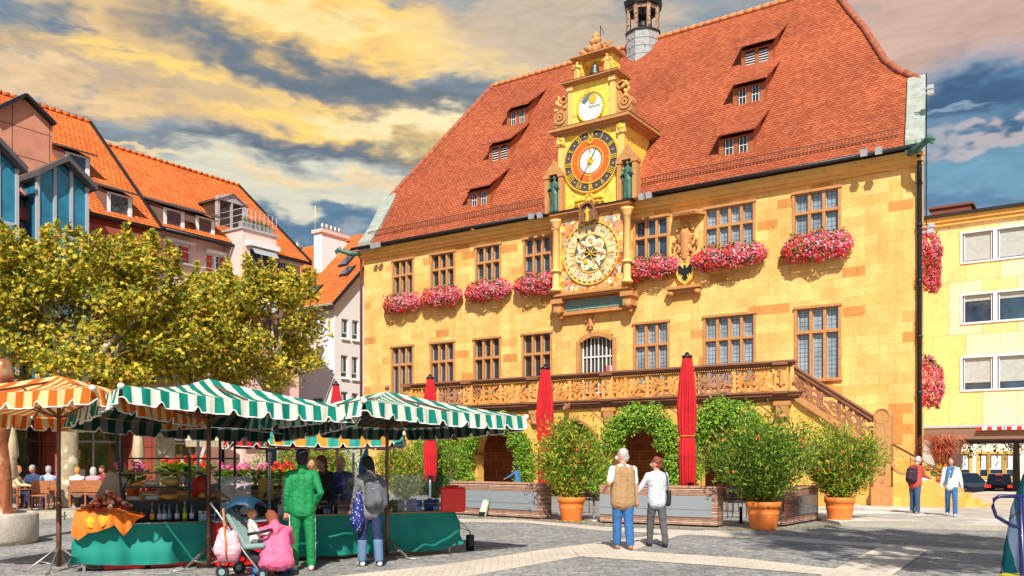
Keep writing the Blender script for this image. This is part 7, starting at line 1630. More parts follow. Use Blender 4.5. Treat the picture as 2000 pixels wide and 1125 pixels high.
# goods behind the guard
tubm = mat('tub_dark', (.03, .03, .04), .4, .2); tubr = mat('tub_red', (.22, .03, .02), .5, .3)
LT = ['behind the tracksuit man', 'just right of the tracksuit man', 'in front of the masked stall keeper', 'under the blond stall keeper', 'left of the hooded customer', 'right of the hooded customer', 'left of the two blue lidded tubs', 'first blue one before the red box', 'second blue one beside the red box']
for i in range(9):
    x = 3.0 + i * .32; t = thing('wooden_tub' if i < 7 else 'blue_tub', ('round dark tub with metal hoop, ' if i < 7 else 'rounded blue tub, ') + LT[i], 'tub', TB.w(x, .32, .72), TB.rz, 'tubs on the right market table')
    b = MB(); b.lathe([(.12, 0), (.14, .1), (.14, .2), (.13, .2), (.12, .12), (.01, .12)], (0, 0, 0), 20); b.build('tub', [tubm, tubr][i % 2] if i < 7 else mat('tub_blue', (.03, .06, .30), .4), t); b = MB(); b.lathe([(.143, .13), (.144, .15)], (0, 0, 0), 20); b.build('hoop', STEEL, t)
    b = MB(); rr = random.Random(i)
    for k in range(9): b.ell((rr.uniform(-.07, .07), rr.uniform(-.07, .07), .17 + rr.uniform(0, .03)), .035, 8, 5)
    b.build('contents', [mat('olives', (.12, .12, .02), .3), mat('peppers', (.5, .08, .02), .4), mat('cheese_bits', (.6, .5, .3), .5)][i % 3] if i < 7 else MATS['tub_blue'], t)
    if i in (2, 5, 7, 8): t3 = thing('price_card', 'small pale price card before the tub ' + LT[i], 'price card', TB.w(x, .1, .72), TB.rz); b = MB(); b.obox((0, 0, .05), (.11, .006, .09), (-.2, 0, 0)); b.build('card', mat('card_blue', (.35, .5, .65)), t3); b = MB(); b.box(-.05, .05, 0, .04, 0, .008); b.build('foot', WHT, t3)
# red box at the far end
t = thing('red_box', 'big plain bright red box with rounded corners on the right end of the counter', 'box', TB.w(5.55, -.12, .73), TB.rz - .45); b = MB(); b.box(0, .42, 0, .3, 0, .42); b.build('body', RB, t, bevel=.03); b = MB(); b.box(.08, .3, .08, .22, .42, .45); b.build('handle', RB, t, bevel=.01)
# weight with cords
q = G(918, 1075); t = thing('black_weight', 'small black cylindrical weight tied to the right market table by cords', 'weight', q); b = MB(); b.lathe([(.075, 0), (.075, .27), (.06, .28)], (0, 0, 0), 18); b.build('body', BLK, t); b = MB()
e1 = TB.w(5.88, .1, .66) - q; b.tube([(0, 0, .28), (.0, 0, .34), (-.02, 0, .36)], .01, 5); b.tube([(0, 0, .34), e1], .006, 5); b.tube([(0, 0, .34), e1 + Vector((-.05, .3, -.2))], .006, 5); b.build('cord', BLK, t)
# perforated white uprights and rear shelf with pot plants
for i, (px, lab) in enumerate(((387, 'white perforated post behind the display case'), (526, 'white perforated post left of the tracksuit man'), (690, 'white perforated post right of the blond stall keeper'))):
    p = AT(px, 900, 14.9 if i < 2 else 16.2); t = thing('shelf_post', lab, 'post', (p.x, p.y, 0), TB.rz, 'white shelf posts'); b = MB(); b.box(-.02, .02, -.02, .02, 0, 1.75 if i else 1.95); b.build('post', WHT, t); b = MB()
    for k in range(30): b.box(-.007, .007, -.024, -.02, .3 + k * .047, .32 + k * .047)
    b.build('holes', BLK, t)
t = thing('rear_bench', 'long wooden rear bench of the stall holding pot plants', 'bench', TB.w(.3, 2.1), TB.rz); b = MB(); b.box(0, 4.2, 0, .6, .92, .96); b.build('top', MATS['table_board'], t)
for x in (.1, 2.1, 4.1):
    for y in (.08, .52): b = MB(); b.bar((x, y, 0), (x, y, .92), .05); b.build('leg', MATS['table_board'], t)
def pot_plant(lab, p, cols, s=1., seed=0, grp='pot plants on the rear bench', wrap=None):
    t = thing('pot_plant', lab, 'pot plant', p, 0, grp); rnd = random.Random(seed); b = MB(); b.lathe([(.07 * s, 0), (.10 * s, .15 * s), (.11 * s, .15 * s), (.11 * s, .18 * s), (.09 * s, .18 * s)], (0, 0, 0), 16); b.build('pot', wrap or TERR, t)
    l = MB()
    for i in range(240): a = rnd.random() * 2 * pi; r = rnd.random() ** .5 * .24 * s; l.leaf(Vector((r * cos(a), r * sin(a), (.2 + rnd.uniform(0, .2)) * s)), Vector((cos(a), sin(a), rnd.uniform(-.3, .8))), Vector((0, 0, 1)), .09 * s, .07 * s, 0, 2)
    l.build('foliage', WIST, t, fix=False); f = MB()
    for i in range(12):
        a = rnd.random() * 2 * pi; r = rnd.random() ** .5 * .22 * s; c = Vector((r * cos(a), r * sin(a), (.36 + rnd.uniform(0, .16)) * s)); f.tube([c - Vector((0, 0, .15 * s)), c], .004, 4, 1)
        for k in range(16): d = Vector((rnd.gauss(0, 1), rnd.gauss(0, 1), rnd.gauss(0, 1))).normalized(); f.leaf(c + d * .04 * s, d.cross(Vector((.3, .2, 1))), d, .04 * s, .035 * s, 0, 2)
    f.build('blossoms', [cols, GLEAF], t, fix=False)
rp = mat('scarlet_petal', (.80, .03, .01), .7); pp = mat('pink_petal', (.82, .12, .35), .7)
for i, (x, c_, lab) in enumerate(((.9, pp, 'pink pot plant on the rear bench seen through the display case'), (1.55, rp, 'scarlet geranium left of the front parasol pole'), (2.0, rp, 'scarlet geranium right of the front parasol pole'), (2.5, pp, 'pink hydrangea behind the pushchair hood'), (2.95, pp, 'pink pot plant with red wrap next to the white post'), (3.5, rp, 'red pot plant hidden half behind the tracksuit man'))):
    pot_plant(lab, TB.w(x, 2.35, .96 + (.12 if i in (1, 2) else 0)), c_, 1.15, i)
p = AT(697, 962, 14.9); pot_plant('small leafy plant in terracotta held at the customer with the hood', (p.x, p.y, p.z - .1), mat('white_petal', (.7, .7, .6)), .6, 9, None)
# orange board, sign board, dark crates at the middle
t = thing('orange_board', 'orange display board with black phone shape, left of the tracksuit man', 'board', TB.w(2.72, .9, .95), TB.rz); b = MB(); b.box(0, .24, 0, .02, 0, .36); b.build('board', mat('board_orange', (.85, .38, .06), .6, .1), t); b = MB(); b.obox((.1, -.012, .08), (.04, .015, .1), (0, .3, 0)); b.build('phone', BLK, t)
t = thing('wood_crate', 'brown wooden crate behind the pushchair', 'crate', TB.w(2.1, .7, .72), TB.rz); b = MB()
for z in (0, .09, .18): b.box(0, .42, 0, .015, z, z + .07); b.box(0, .42, .285, .3, z, z + .07)
b.build('slats', mat('crate_wood', (.50, .26, .08), .8, .3, 6), t); b = MB()
for x in (0, .40):
    b.box(x, x + .02, .016, .284, 0, .25)
b.build('end_board', MATS['crate_wood'], t)
lump('cloth_heap', 'crumpled grey white cloth on the rear counter right of the pole', 'cloth', TB.w(2.05, 1.2, 1.0), (.24, .15, .16), mat('grey_white_cloth', (.45, .43, .42), .8, .35, 7), TB.rz, None, 5)
lump('paper_sack', 'brown paper sack left of the pole on the rear counter', 'bag', TB.w(1.3, 1.2, .98), (.2, .14, .14), mat('kraft_paper', (.42, .28, .15), .8, .2), TB.rz, None, 6)
t = thing('rear_counter', 'low dark rear counter behind the bread stall', 'counter', TB.w(.9, 1.05), TB.rz); b = MB(); b.box(0, 2.6, 0, .4, .1, .96); b.build('body', mat('counter_dark', (.05, .035, .03), .6), t); b = MB(); b.box(-.03, 2.63, -.03, .43, .96, .98); b.build('top', MATS['table_board'], t)
for i in range(7):
    x = 1.0 + i * .52; t = thing('produce_crate', 'slatted crate of ' + ['tomatoes', 'lettuces', 'oranges', 'aubergines', 'apples', 'courgettes', 'lemons'][i] + ' on the rear bench of the stall', 'crate', TB.w(x, 2.12, .962), TB.rz, 'produce crates on the rear bench'); rr = random.Random(i + 50)
    b = MB()
    for z in (0, .07): b.box(0, .46, 0, .012, z, z + .055); b.box(0, .46, .20, .212, z, z + .055)
    b.box(0, .012, .0125, .1995, 0, .13); b.box(.448, .46, .0125, .1995, 0, .13); b.box(.013, .447, .0125, .1995, .005, .02); b.build('slats', MATS['crate_wood'] if 'crate_wood' in MATS else WOOD, t)
    b = MB()
    for k in range(24): b.ell((rr.uniform(.05, .41), rr.uniform(.04, .17), .10 + rr.uniform(0, .07)), rr.uniform(.03, .042), 8, 6)
    b.build('produce', mat('produce_%d' % i, [(.6, .03, .01), (.12, .3, .03), (.8, .25, .01), (.06, .01, .06), (.5, .08, .02), (.05, .16, .02), (.8, .6, .04)][i], .45, .2, 12), t)
# blue vertical banner of the shop with its lettering
p = AT(531, 880, 20.5); t = thing('blue_banner', 'slate blue vertical banner with pale letters behind the stall', 'banner', (p.x, p.y, 0)); b = MB(); b.box(-.1, .1, 0, .03, 1.2, 2.2); b.build('banner', mat('banner_blue', (.06, .12, .18), .7, .1), t); b = MB(); b.bar((-.12, 0, 0), (-.12, 0, 2.25), .03); b.box(-.3, .05, -.2, .2, 0, .04); b.build('stand', DKM, t)
b = MB(); wl = mat('banner_letter', (.5, .62, .7)); b.bar((-.04, -.008, 1.86), (.04, -.008, 2.0), .012, .012); b.bar((.04, -.008, 1.86), (-.04, -.008, 2.0), .012, .012); b.bar((0, -.008, 1.64), (0, -.008, 1.78), .012, .012); b.bar((-.04, -.008, 2.06), (0, -.008, 2.14), .012, .012); b.bar((.04, -.008, 2.06), (0, -.008, 2.14), .012, .012); b.build('letters', wl, t)
# denim jacket and mesh basket hanging from the right parasol
p = AT(716, 905, 14.95); t = thing('denim_jacket', 'blue denim jacket hanging from the right green parasol', 'jacket', (p.x, p.y, 0)); DN = mat('denim', (.05, .16, .40), .85, .4, 14, .4, 40)
fuse([((0, 0, 1.78), .03, (-.03, 0, 1.6), .07), ((-.03, 0, 1.62), .075, (-.04, 0, 1.25), .075), ((.05, 0, 1.62), .05, (.06, 0, 1.3), .045), ((-.09, 0, 1.55), .04, (-.1, 0, 1.2), .04)], 'jacket_body', DN, t, .015, 2); b = MB(); b.tube([(0, 0, 1.78), (0, 0, 2.35)], .006, 5); b.build('hook', STEEL, t)
# ============================================================ covered parasol and trolley on the right edge
t = thing('covered_parasol', 'folded green and white striped stall canopy standing at the right edge', 'folded canopy', (5.66, 9.4, 0)); b = MB(); b.uv = []; n = 60; prof = [(.04, .46), (.3, .45), (.7, .40), (1.1, .34), (1.45, .24), (1.72, .12), (1.85, .04)]
for z, r in prof:
    for j in range(n): a = 2 * pi * j / n; w = 1 + .09 * sin(a * 7) + .05 * sin(a * 13 + z * 2); b.v.append((r * w * cos(a), r * w * sin(a), z)); b.uv.append((5 + j / n * 2.7 + z * .35, 0))
for i in range(len(prof) - 1):
    for j in range(n): b.f.append([i * n + j, i * n + (j + 1) % n, (i + 1) * n + (j + 1) % n, (i + 1) * n + j]); b.m.append(0); b.sm.append(True)
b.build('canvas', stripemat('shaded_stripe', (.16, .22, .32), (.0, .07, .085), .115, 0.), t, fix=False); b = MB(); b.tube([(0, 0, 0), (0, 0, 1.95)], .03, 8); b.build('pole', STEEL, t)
NV = mat('navy_tube', (.01, .015, .09), .3, .1, coat=.5); t = thing('hand_trolley', 'navy blue tubular trolley handle with yellow base at the right edge', 'trolley', (4.67, 8.35, 0), -.1)
b = MB(); b.tube([(.28, 0, 1.27), (-.12, 0, 1.27), (-.17, 0, 1.24), (-.18, 0, 1.17), (-.15, 0, 1.08), (.0, 0, .99), (.28, 0, .96)], .018, 8); b.build('handle', NV, t); b = MB(); b.tube([(.06, .0, 1.27), (.1, 0, .3), (.12, 0, .1)], .03, 8); b.build('upright', NV, t); b = MB(); b.obox((.2, .05, .28), (.5, .4, .5)); b.build('base', mat('yellow_paint', (.5, .45, .02), .4, .1), t, bevel=.05); b = MB(); b.tube([(.06, -.02, 1.14), (-.02, -.06, 1.1), (-.06, -.06, 1.06)], .008, 6); b.build('lever', BLK, t)
for s in (-.1, .5): b = MB(); b.tube([(s, -.2, .08), (s, -.16, .08)], .08, 14); b.build('wheel', mat('tyre_rubber', (.02, .02, .02)), t)
# ============================================================ people
SKIN = mat('skin', (.62, .30, .18), .55, .08, 12)
HAIRS = {'white': (.46, .44, .42), 'grey': (.35, .34, .34), 'brown': (.10, .035, .02), 'red': (.42, .12, .03), 'dark': (.012, .008, .008), 'blond': (.62, .38, .14), 'auburn': (.22, .05, .02), 'ginger': (.65, .24, .05)}
def cloth(name, c, v=.15): return mat('cloth_' + name, c, .85, v, 9, .5, 14)
def dvec(s, a, o): a = radians(a); o = radians(o); return Vector((s * sin(o), sin(a) * cos(o), -cos(a) * cos(o)))
def person(lab, loc, rz, H=1.72, lean=0, hip=None, arms=((5, 8, 20, 5), (5, 8, 20, 5)), legs=((4, 3, 0), (-4, 3, 0)), top=('long', None), bot=None, shoe=None, hair='brown', hl='short', yaw=0, nod=0, mask=None, vest=None, vox=.013, w=1., group=None, eyes=False, hood=None, scarf=None, name='person', parts=()):
    """arms: (pitch, out, forearm pitch, forearm out) left, right; legs: (thigh pitch, out, shin pitch) left, right; faces +Y"""
    t = thing(name, lab, 'person', loc, radians(rz), group); k = H / 1.75; L = radians(lean)
    hz = (hip if hip is not None else .92 * k); P0 = Vector((0, 0, hz)); Rt = Matrix.Rotation(-L, 3, 'X')
    T = lambda x, y, z: P0 + Rt @ Vector((x * k, y * k, z * k))
    neck0, neck1 = T(0, -.01, .50), T(0, .015, .60)
    Rh = Matrix.Rotation(radians(yaw), 3, 'Z') @ Matrix.Rotation(-radians(lean * .5 + nod), 3, 'X'); hc = neck1 + Rh @ Vector((0, .02, .10)) * k
    Hd = lambda x, y, z: hc + Rh @ Vector((x, y, z)) * k
    J = {}
    for i, s in ((0, -1), (1, 1)):
        a = arms[i]; sh = T(s * .175 * w, 0, .465); el = sh + dvec(s, a[0], a[1]) * .29 * k; wr = el + dvec(s, a[2], a[3]) * .25 * k; hd = dvec(s, a[2], a[3])
        g = legs[i]; hp = P0 + Vector((s * .078 * k * w, 0, 0)); kn = hp + dvec(s, g[0], g[1]) * .43 * k; an = kn + dvec(s, g[2], g[1] * .3) * .42 * k
        J[s] = (sh, el, wr, hd, hp, kn, an)
    # the lowest ankle rests at ankle height
    if hip is None:
        dz = .08 * k - min(J[-1][6].z, J[1][6].z)
    else: dz = 0
    off = Vector((0, 0, dz)); hc = hc + off; neck0 += off; neck1 += off; P0 = P0 + off
    for s in J: J[s] = tuple(q + off if n != 3 else q for n, q in enumerate(J[s]))
    T = lambda x, y, z: P0 + Rt @ Vector((x * k, y * k, z * k)); Hd = lambda x, y, z: hc + Rh @ Vector((x, y, z)) * k
    c = [(hc, (.080 * k, .096 * k, .112 * k)), (Hd(0, .03, -.05), .062 * k, Hd(0, .045, -.085), .035 * k), (neck0, .064 * k, Hd(0, -.02, -.06), .056 * k), (Hd(0, .09, -.01), .012 * k, Hd(0, .108, -.03), .014 * k)]
    for s in (-1, 1): c += [(Hd(s * .076, -.005, .02), .014 * k, Hd(s * .072, 0, -.03), .010 * k)]
    c += [(T(0, 0, 0), .07 * k, T(0, 0, .42), .07 * k), (T(-.14 * w, 0, .45), .045 * k, T(.14 * w, 0, .45), .045 * k)]
    for s in (-1, 1):
        sh, el, wr, hd, hp, kn, an = J[s]
        c += [(T(s * .14 * w, 0, .45), .05 * k, sh, .045 * k), (sh, .045 * k, el, .038 * k), (el, .040 * k, wr, .026 * k)]
        side = hd.cross(Vector((0, 1, .01)) if abs(hd.y) < .8 else Vector((0, 0, 1))).normalized(); pm = wr + hd * .05 * k
        c += [(wr, .026 * k, wr + hd * .08 * k, .030 * k)]
        if vox < .02:
            cu = hd.cross(side).normalized() * -1
            for f in range(4):
                b0 = wr + hd * .08 * k + side * (f - 1.5) * .019 * k; m_ = b0 + hd * (.045 - abs(f - 1.2) * .006) * k + cu * .010; c += [(b0, .0105 * k, m_, .0095 * k), (m_, .0095 * k, m_ + hd * .02 * k + cu * .022 * k, .008 * k)]
            c += [(wr + hd * .03 * k + side * .028 * k, .012 * k, wr + hd * .085 * k + side * .05 * k + cu * .01, .009 * k)]
        c += [(T(0, 0, .02), .085 * k, hp, .07 * k), (hp, .07 * k, kn, .05 * k), (kn, .048 * k, an, .034 * k), (an, .034 * k, an + Vector((0, .1 * k, -.045 * k)), .026 * k)]
    fuse(c, 'body', SKIN, t, min(vox, .012) if vox < .02 else vox, 2)
    # garments
    tm = top[1]; e = .005 if not vest else -.014
    tc = [(T(-.05 * w, -.012, -.07), (.118 + e) * k * w, T(.05 * w, -.012, -.07), (.118 + e) * k * w), (T(0, .0, -.04), (.126 + e) * k, T(0, .01, .38), (.115 + e) * k), (T(-.13 * w, -.01, .46), .062 * k, T(0, -.012, .52), .062 * k), (T(.13 * w, -.01, .46), .062 * k, T(0, -.012, .52), .062 * k)]
    for s in (-1, 1):
        sh, el, wr, hd, hp, kn, an = J[s]
        tc += [(T(s * .075 * w, .0, -.02), (.115 + e) * k * w, T(s * .07 * w, .01, .22), (.105 + e) * k * w), (T(s * .07 * w, .01, .22), (.105 + e) * k * w, T(s * .09 * w, 0, .40), (.105 + e) * k), (T(s * .07, 0, .43), .078 * k, sh, .062 * k), (T(0, 0, .47), .07 * k, T(0, 0, .515), .06 * k)]
        if top[0] == 'long': tc += [(sh, .062 * k, el, .052 * k), (el, .052 * k, el.lerp(wr, .96), .038 * k)]
        elif top[0] == 'short': tc += [(sh, .062 * k, sh.lerp(el, .78), .058 * k)]
        elif top[0] == 'mid': tc += [(sh, .060 * k, el, .050 * k), (el, .050 * k, el.lerp(wr, .5), .044 * k)]
    fuse(tc, 'jacket' if top[0] == 'long' else 'shirt', tm, t, vox, 3, crease=.0045)
    if vest:
        vc = []
        for s in (-1, 1): vc += [(T(s * .085 * w, .0, -.10), .122 * k * w, T(s * .08 * w, .01, .2), .118 * k * w), (T(s * .08 * w, .01, .2), .122 * k * w, T(s * .095 * w, 0, .41), .115 * k), (T(s * .06, 0, .45), .08 * k, T(s * .14, 0, .465), .066 * k)]
        vc += [(T(0, -.01, .47), .075 * k, T(0, -.01, .53), .066 * k), (T(-.05, -.015, -.12), .132 * k, T(.05, -.015, -.12), .132 * k), (T(0, -.01, -.1), .14 * k, T(0, .005, .4), .130 * k), (T(-.12 * w, -.01, .47), .07 * k, T(.12 * w, -.01, .47), .07 * k)]
        fuse(vc, 'vest', vest, t, vox, 3, crease=.0045)
    bc = [(P0 + Vector((0, 0, .02 * k)), .10 * k, P0, .10 * k)]
    for s in (-1, 1):
        sh, el, wr, hd, hp, kn, an = J[s]
        bc += [(P0 + Vector((s * .05 * k, 0, .03 * k)), .094 * k * w, hp + Vector((0, -.012, -.03)), .100 * k * w), (hp, .100 * k * w, kn, .074 * k * w), (kn, .074 * k * w, an.lerp(kn, .12), .064 * k * w), (an.lerp(kn, .12), .066 * k * w, an, .060 * k)]
    fuse(bc, 'trousers', bot, t, vox, 3, crease=.0045)
    for s in (-1, 1):
        an = J[s][6]; kn = J[s][5]; ft = Vector((s * .02, 1, 0)); q = (an - kn).normalized(); dn = Vector((0, 0, -1)); dr = ft if abs(q.z) > .5 else Vector((0, .35, -1)).normalized(); zz = Vector((an.x, an.y, max(an.z - .035 * k, .035)))
        fuse([(an, .045 * k, zz - dr * .03 * k, .042 * k), (zz - dr * .04 * k + Vector((0, 0, -.005)), .04 * k, zz + dr * .10 * k + Vector((0, 0, -.004)), .036 * k), (zz + dr * .1 * k, .036 * k, zz + dr * .155 * k, .028 * k)], 'shoe', shoe or cloth('black_leather', (.02, .018, .016)), t, vox, 2)
    hm = mat('hair_' + hair, HAIRS[hair], .7, .3, 30, .5, 60)
    hcaps = [(Hd(0, -.022, .035), (.092 * k, .102 * k, .102 * k)), (Hd(0, -.05, -.02), (.084 * k, .074 * k, .095 * k))]
    if hl in ('long', 'bob'): hcaps += [(Hd(s * .05, -.03, .02), .055 * k, Hd(s * .062, -.03, -.10 if hl == 'bob' else -.16), .04 * k) for s in (-1, 1)] + [(Hd(0, -.06, 0), .07 * k, Hd(0, -.075, -.12 if hl == 'bob' else -.24), .05 * k)]
    if hl == 'wavy': hcaps += [(Hd(.06 * cos(a), -.02 + .06 * sin(a), .05 + .03 * sin(a * 3)), .045 * k) for a in (0, .9, 1.8, 2.7, 3.6, 4.5, 5.4)]
    fuse(hcaps, 'hair', hm, t, vox, 1, crease=.006)
    if mask: fuse([(Hd(0, .065, -.045), (.058 * k, .045 * k, .042 * k))], 'face_mask', mask, t, .012, 1)
    if eyes:
        for s in (-1, 1): b = MB(); b.ell(Hd(s * .03, .085, .008), .010 * k, 8, 6); b.build('eye', BLK, t)
        b = MB(); b.tube([Hd(-.022, .094, -.055), Hd(0, .1, -.057), Hd(.022, .094, -.055)], .005, 5); b.build('mouth', mat('lip', (.45, .12, .09)), t)
    if hood: fuse([(T(-.07, -.07, .47), .07 * k, T(.07, -.07, .47), .07 * k), (T(0, -.10, .45), .075 * k, T(0, -.10, .39), .05 * k), (T(0, -.03, .54), .085 * k, T(0, -.06, .50), .085 * k)], 'hood', hood, t, vox, 2, crease=.006)
    if scarf: fuse([(T(-.06, .06, .5), .05, T(.07, .06, .5), .05), (T(.07, .11, .48), .045, T(.13, .13, .05), .04), (T(-.05, .11, .48), .035, T(.0, .14, .25), .03)], 'scarf', scarf, t, vox, 2)
    return t, T, J, Hd, k
def backpack(lab, root, T, m, sc=1., s0=0.):
    """worn on the back: an own thing at the wearer's place"""
    t = thing('backpack', lab, 'backpack', root.location, root.rotation_euler.z)
    fuse([(T(-.09 + s0, -.17, .08), .085 * sc, T(-.08 + s0, -.17, .36), .08 * sc), (T(.09 + s0, -.17, .08), .085 * sc, T(.08 + s0, -.17, .36), .08 * sc), (T(s0, -.2, .12), .09 * sc, T(s0, -.19, .30), .09 * sc), (T(s0, -.26, .12), .07 * sc, T(s0, -.25, .2), .06 * sc)], 'bag_body', m, t, .014, 3)
    for s in (-1, 1): b = MB(); b.tube([T(s * .09 + s0, -.12, .43), T(s * .11 + s0 * .5, -.02, .535), T(s * .12, .09, .47), T(s * .13, .125, .3), T(s * .15, .02, .12), T(s * .12 + s0, -.12, .06)], .014, 6); b.build('strap', BLK, t)
    b = MB(); b.tube([T(-.12 + s0, -.262, .3), T(0 + s0, -.285, .31), T(.12 + s0, -.262, .3)], .006, 5); b.build('zip', mat('zip_grey', (.3, .3, .3)), t)
JN = mat('jeans_blue', (.03, .13, .34), .85, .22, 9, .5, 16); JD = mat('jeans_dark', (.015, .025, .09), .85, .3, 8, .5, 16); GJ = mat('jeans_grey', (.085, .085, .09), .85, .25, 9, .5, 16)
# walking couple
g = G(1217, 1073)
r, T, J, Hd, k = person('elderly man in a brown vest over a white shirt, seen from behind holding a hand', g, 14, 1.82, 1, None, ((-28, 20, 62, 2), (2, 9, 10, 8)), ((8, 0, 2), (-5, 0, -10)), ('short', cloth('white_shirt', (.80, .80, .80), .06)), JN, mat('tan_shoe', (.42, .18, .07), .6), 'white', 'short', 58, -4, mat('mask_blue', (.45, .62, .72), .8), cloth('brown_vest', (.36, .22, .10)), w=1.12)
g2 = G(1283, 1068)
r2_, T, J, Hd, k = person('woman in a light grey sweater and dark grey jeans, red brown hair, seen from behind', g2, 10, 1.68, 2, None, ((6, 30, 16, 36), (12, 10, 152, 8)), ((12, 3, 2), (-9, 3, -16)), ('long', cloth('light_grey_knit', (.50, .52, .55), .1)), GJ, cloth('black_shoe', (.025, .025, .03)), 'auburn', 'wavy', 52, -8, mat('mask_grey', (.30, .34, .36), .8), w=1.0)
def shoulder_bag():
    t = thing('shoulder_bag', 'black leather shoulder bag hanging at the side of the woman in the grey sweater', 'bag', r2_.location, r2_.rotation_euler.z)
    fuse([((.21, -.04, .80), .05, (.23, -.02, 1.02), .045), ((.21, .08, .80), .05, (.22, .06, 1.02), .045)], 'bag_body', mat('black_leather', (.015, .015, .018), .35, .1), t, .013, 2)
    b = MB(); b.tube([(.21, -.04, 1.02), (.17, -.08, 1.3), (.12, -.02, 1.47), (.17, .08, 1.3), (.21, .06, 1.02)], .008, 6); b.build('strap', BLK, t)
shoulder_bag()
# tracksuit man
TG = mat('track_green', (.0, .21, .055), .7, .12, 6, .5, 9); g = G(590, 1114)
r, T, J, Hd, k = person('man in a bright green tracksuit seen from behind at the stall', g, 18, 1.76, 0, None, ((-6, 8, 8, 2), (-20, 16, 40, -16)), ((3, 3, 0), (-3, 5, -4)), ('long', TG), TG, mat('white_orange_trainer', (.75, .68, .60), .6, .2, 6, stain=((.80, .22, .03), 9, .6)), 'dark', 'short', 0, 0, w=1.0)
for s in (-1, 1):
    hp, kn, an = J[s][4], J[s][5], J[s][6]; b = MB(); b.tube([hp + Vector((s * .098, 0, 0)), kn + Vector((s * .07, 0, 0)), an + Vector((s * .055, 0, .03))], .010, 5); b.tube([hp + Vector((s * .096, .03, 0)), kn + Vector((s * .066, .025, 0)), an + Vector((s * .052, .022, .03))], .008, 5); b.build('side_stripe', WHT, r)
fuse([(T(0, 0, -.06), .0, T(0, 0, -.06), .0)][0:0] + [(T(s * .09, 0, -.05), .112, T(s * .09, 0, -.04), .112) for s in (-1, 1)], 'waistband', TG, r, .015, 2)
fuse([(T(0, -.01, .50), .075, T(0, .0, .57), .066)], 'collar', TG, r, .014, 2)
# hooded customer with grey backpack and polka dot bag
g = G(722, 1106); GH = cloth('grey_hoodie', (.17, .17, .17))
r, T, J, Hd, k = person('woman in a grey hooded jacket and dark jeans with white trainers, seen from behind', g, 28, 1.67, 3, None, ((14, 6, 36, 2), (8, 10, 60, -10)), ((8, 3, 0), (-6, 5, -6)), ('long', GH), JD, mat('white_trainer', (.80, .80, .80), .6, .05), 'dark', 'long', 15, 8, None, w=1.0, hood=GH)
backpack('flat dark grey backpack worn by the hooded woman', r, T, cloth('slate_grey', (.11, .12, .14)), 1.15, .05)
for s in (-1, 1):
    kn, an = J[s][5], J[s][6]; fuse([(kn.lerp(an, .25), .076, an.lerp(kn, .08), .068)], 'pale_trouser_leg', mat('jeans_pale', (.11, .19, .32), .85, .2, 9), r, .013, 2)
wl_ = r.matrix_basis @ J[-1][2]
def polka():
    m = mat('navy_polka', (.01, .02, .18), .6, 0); nt = m.node_tree; N = nt.nodes; L = nt.links; v = N.new('ShaderNodeTexVoronoi'); v.inputs['Scale'].default_value = 26; tc = N.new('ShaderNodeTexCoord'); L.new(tc.outputs['Object'], v.inputs['Vector'])
    lt = N.new('ShaderNodeMath'); lt.operation = 'LESS_THAN'; lt.inputs[1].default_value = .24; L.new(v.outputs['Distance'], lt.inputs[0]); mx = N.new('ShaderNodeMix'); mx.data_type = 'RGBA'; L.new(lt.outputs[0], mx.inputs[0]); mx.inputs[6].default_value = (.01, .02, .18, 1); mx.inputs[7].default_value = (.75, .75, .85, 1); L.new(mx.outputs[2], N['Principled BSDF'].inputs['Base Color'])
    p = AT(700, 1000, 13.45); t = thing('polka_bag', 'navy bag with white polka dots hanging from the hand of the hooded woman', 'bag', (p.x, p.y, 0)); fuse([((0, 0, 1.12), .035, (0, 0, .95), .075), ((0, 0, .95), .08, (-.02, 0, .72), .11), ((-.02, 0, .70), .11, (-.01, 0, .6), .07)], 'bag_body', m, t, .014, 2); b = MB(); b.tube([(-.01, 0, 1.12), (.03, 0, 1.22), (.05, 0, 1.12)], .01, 6); b.build('handle', m, t)
polka()
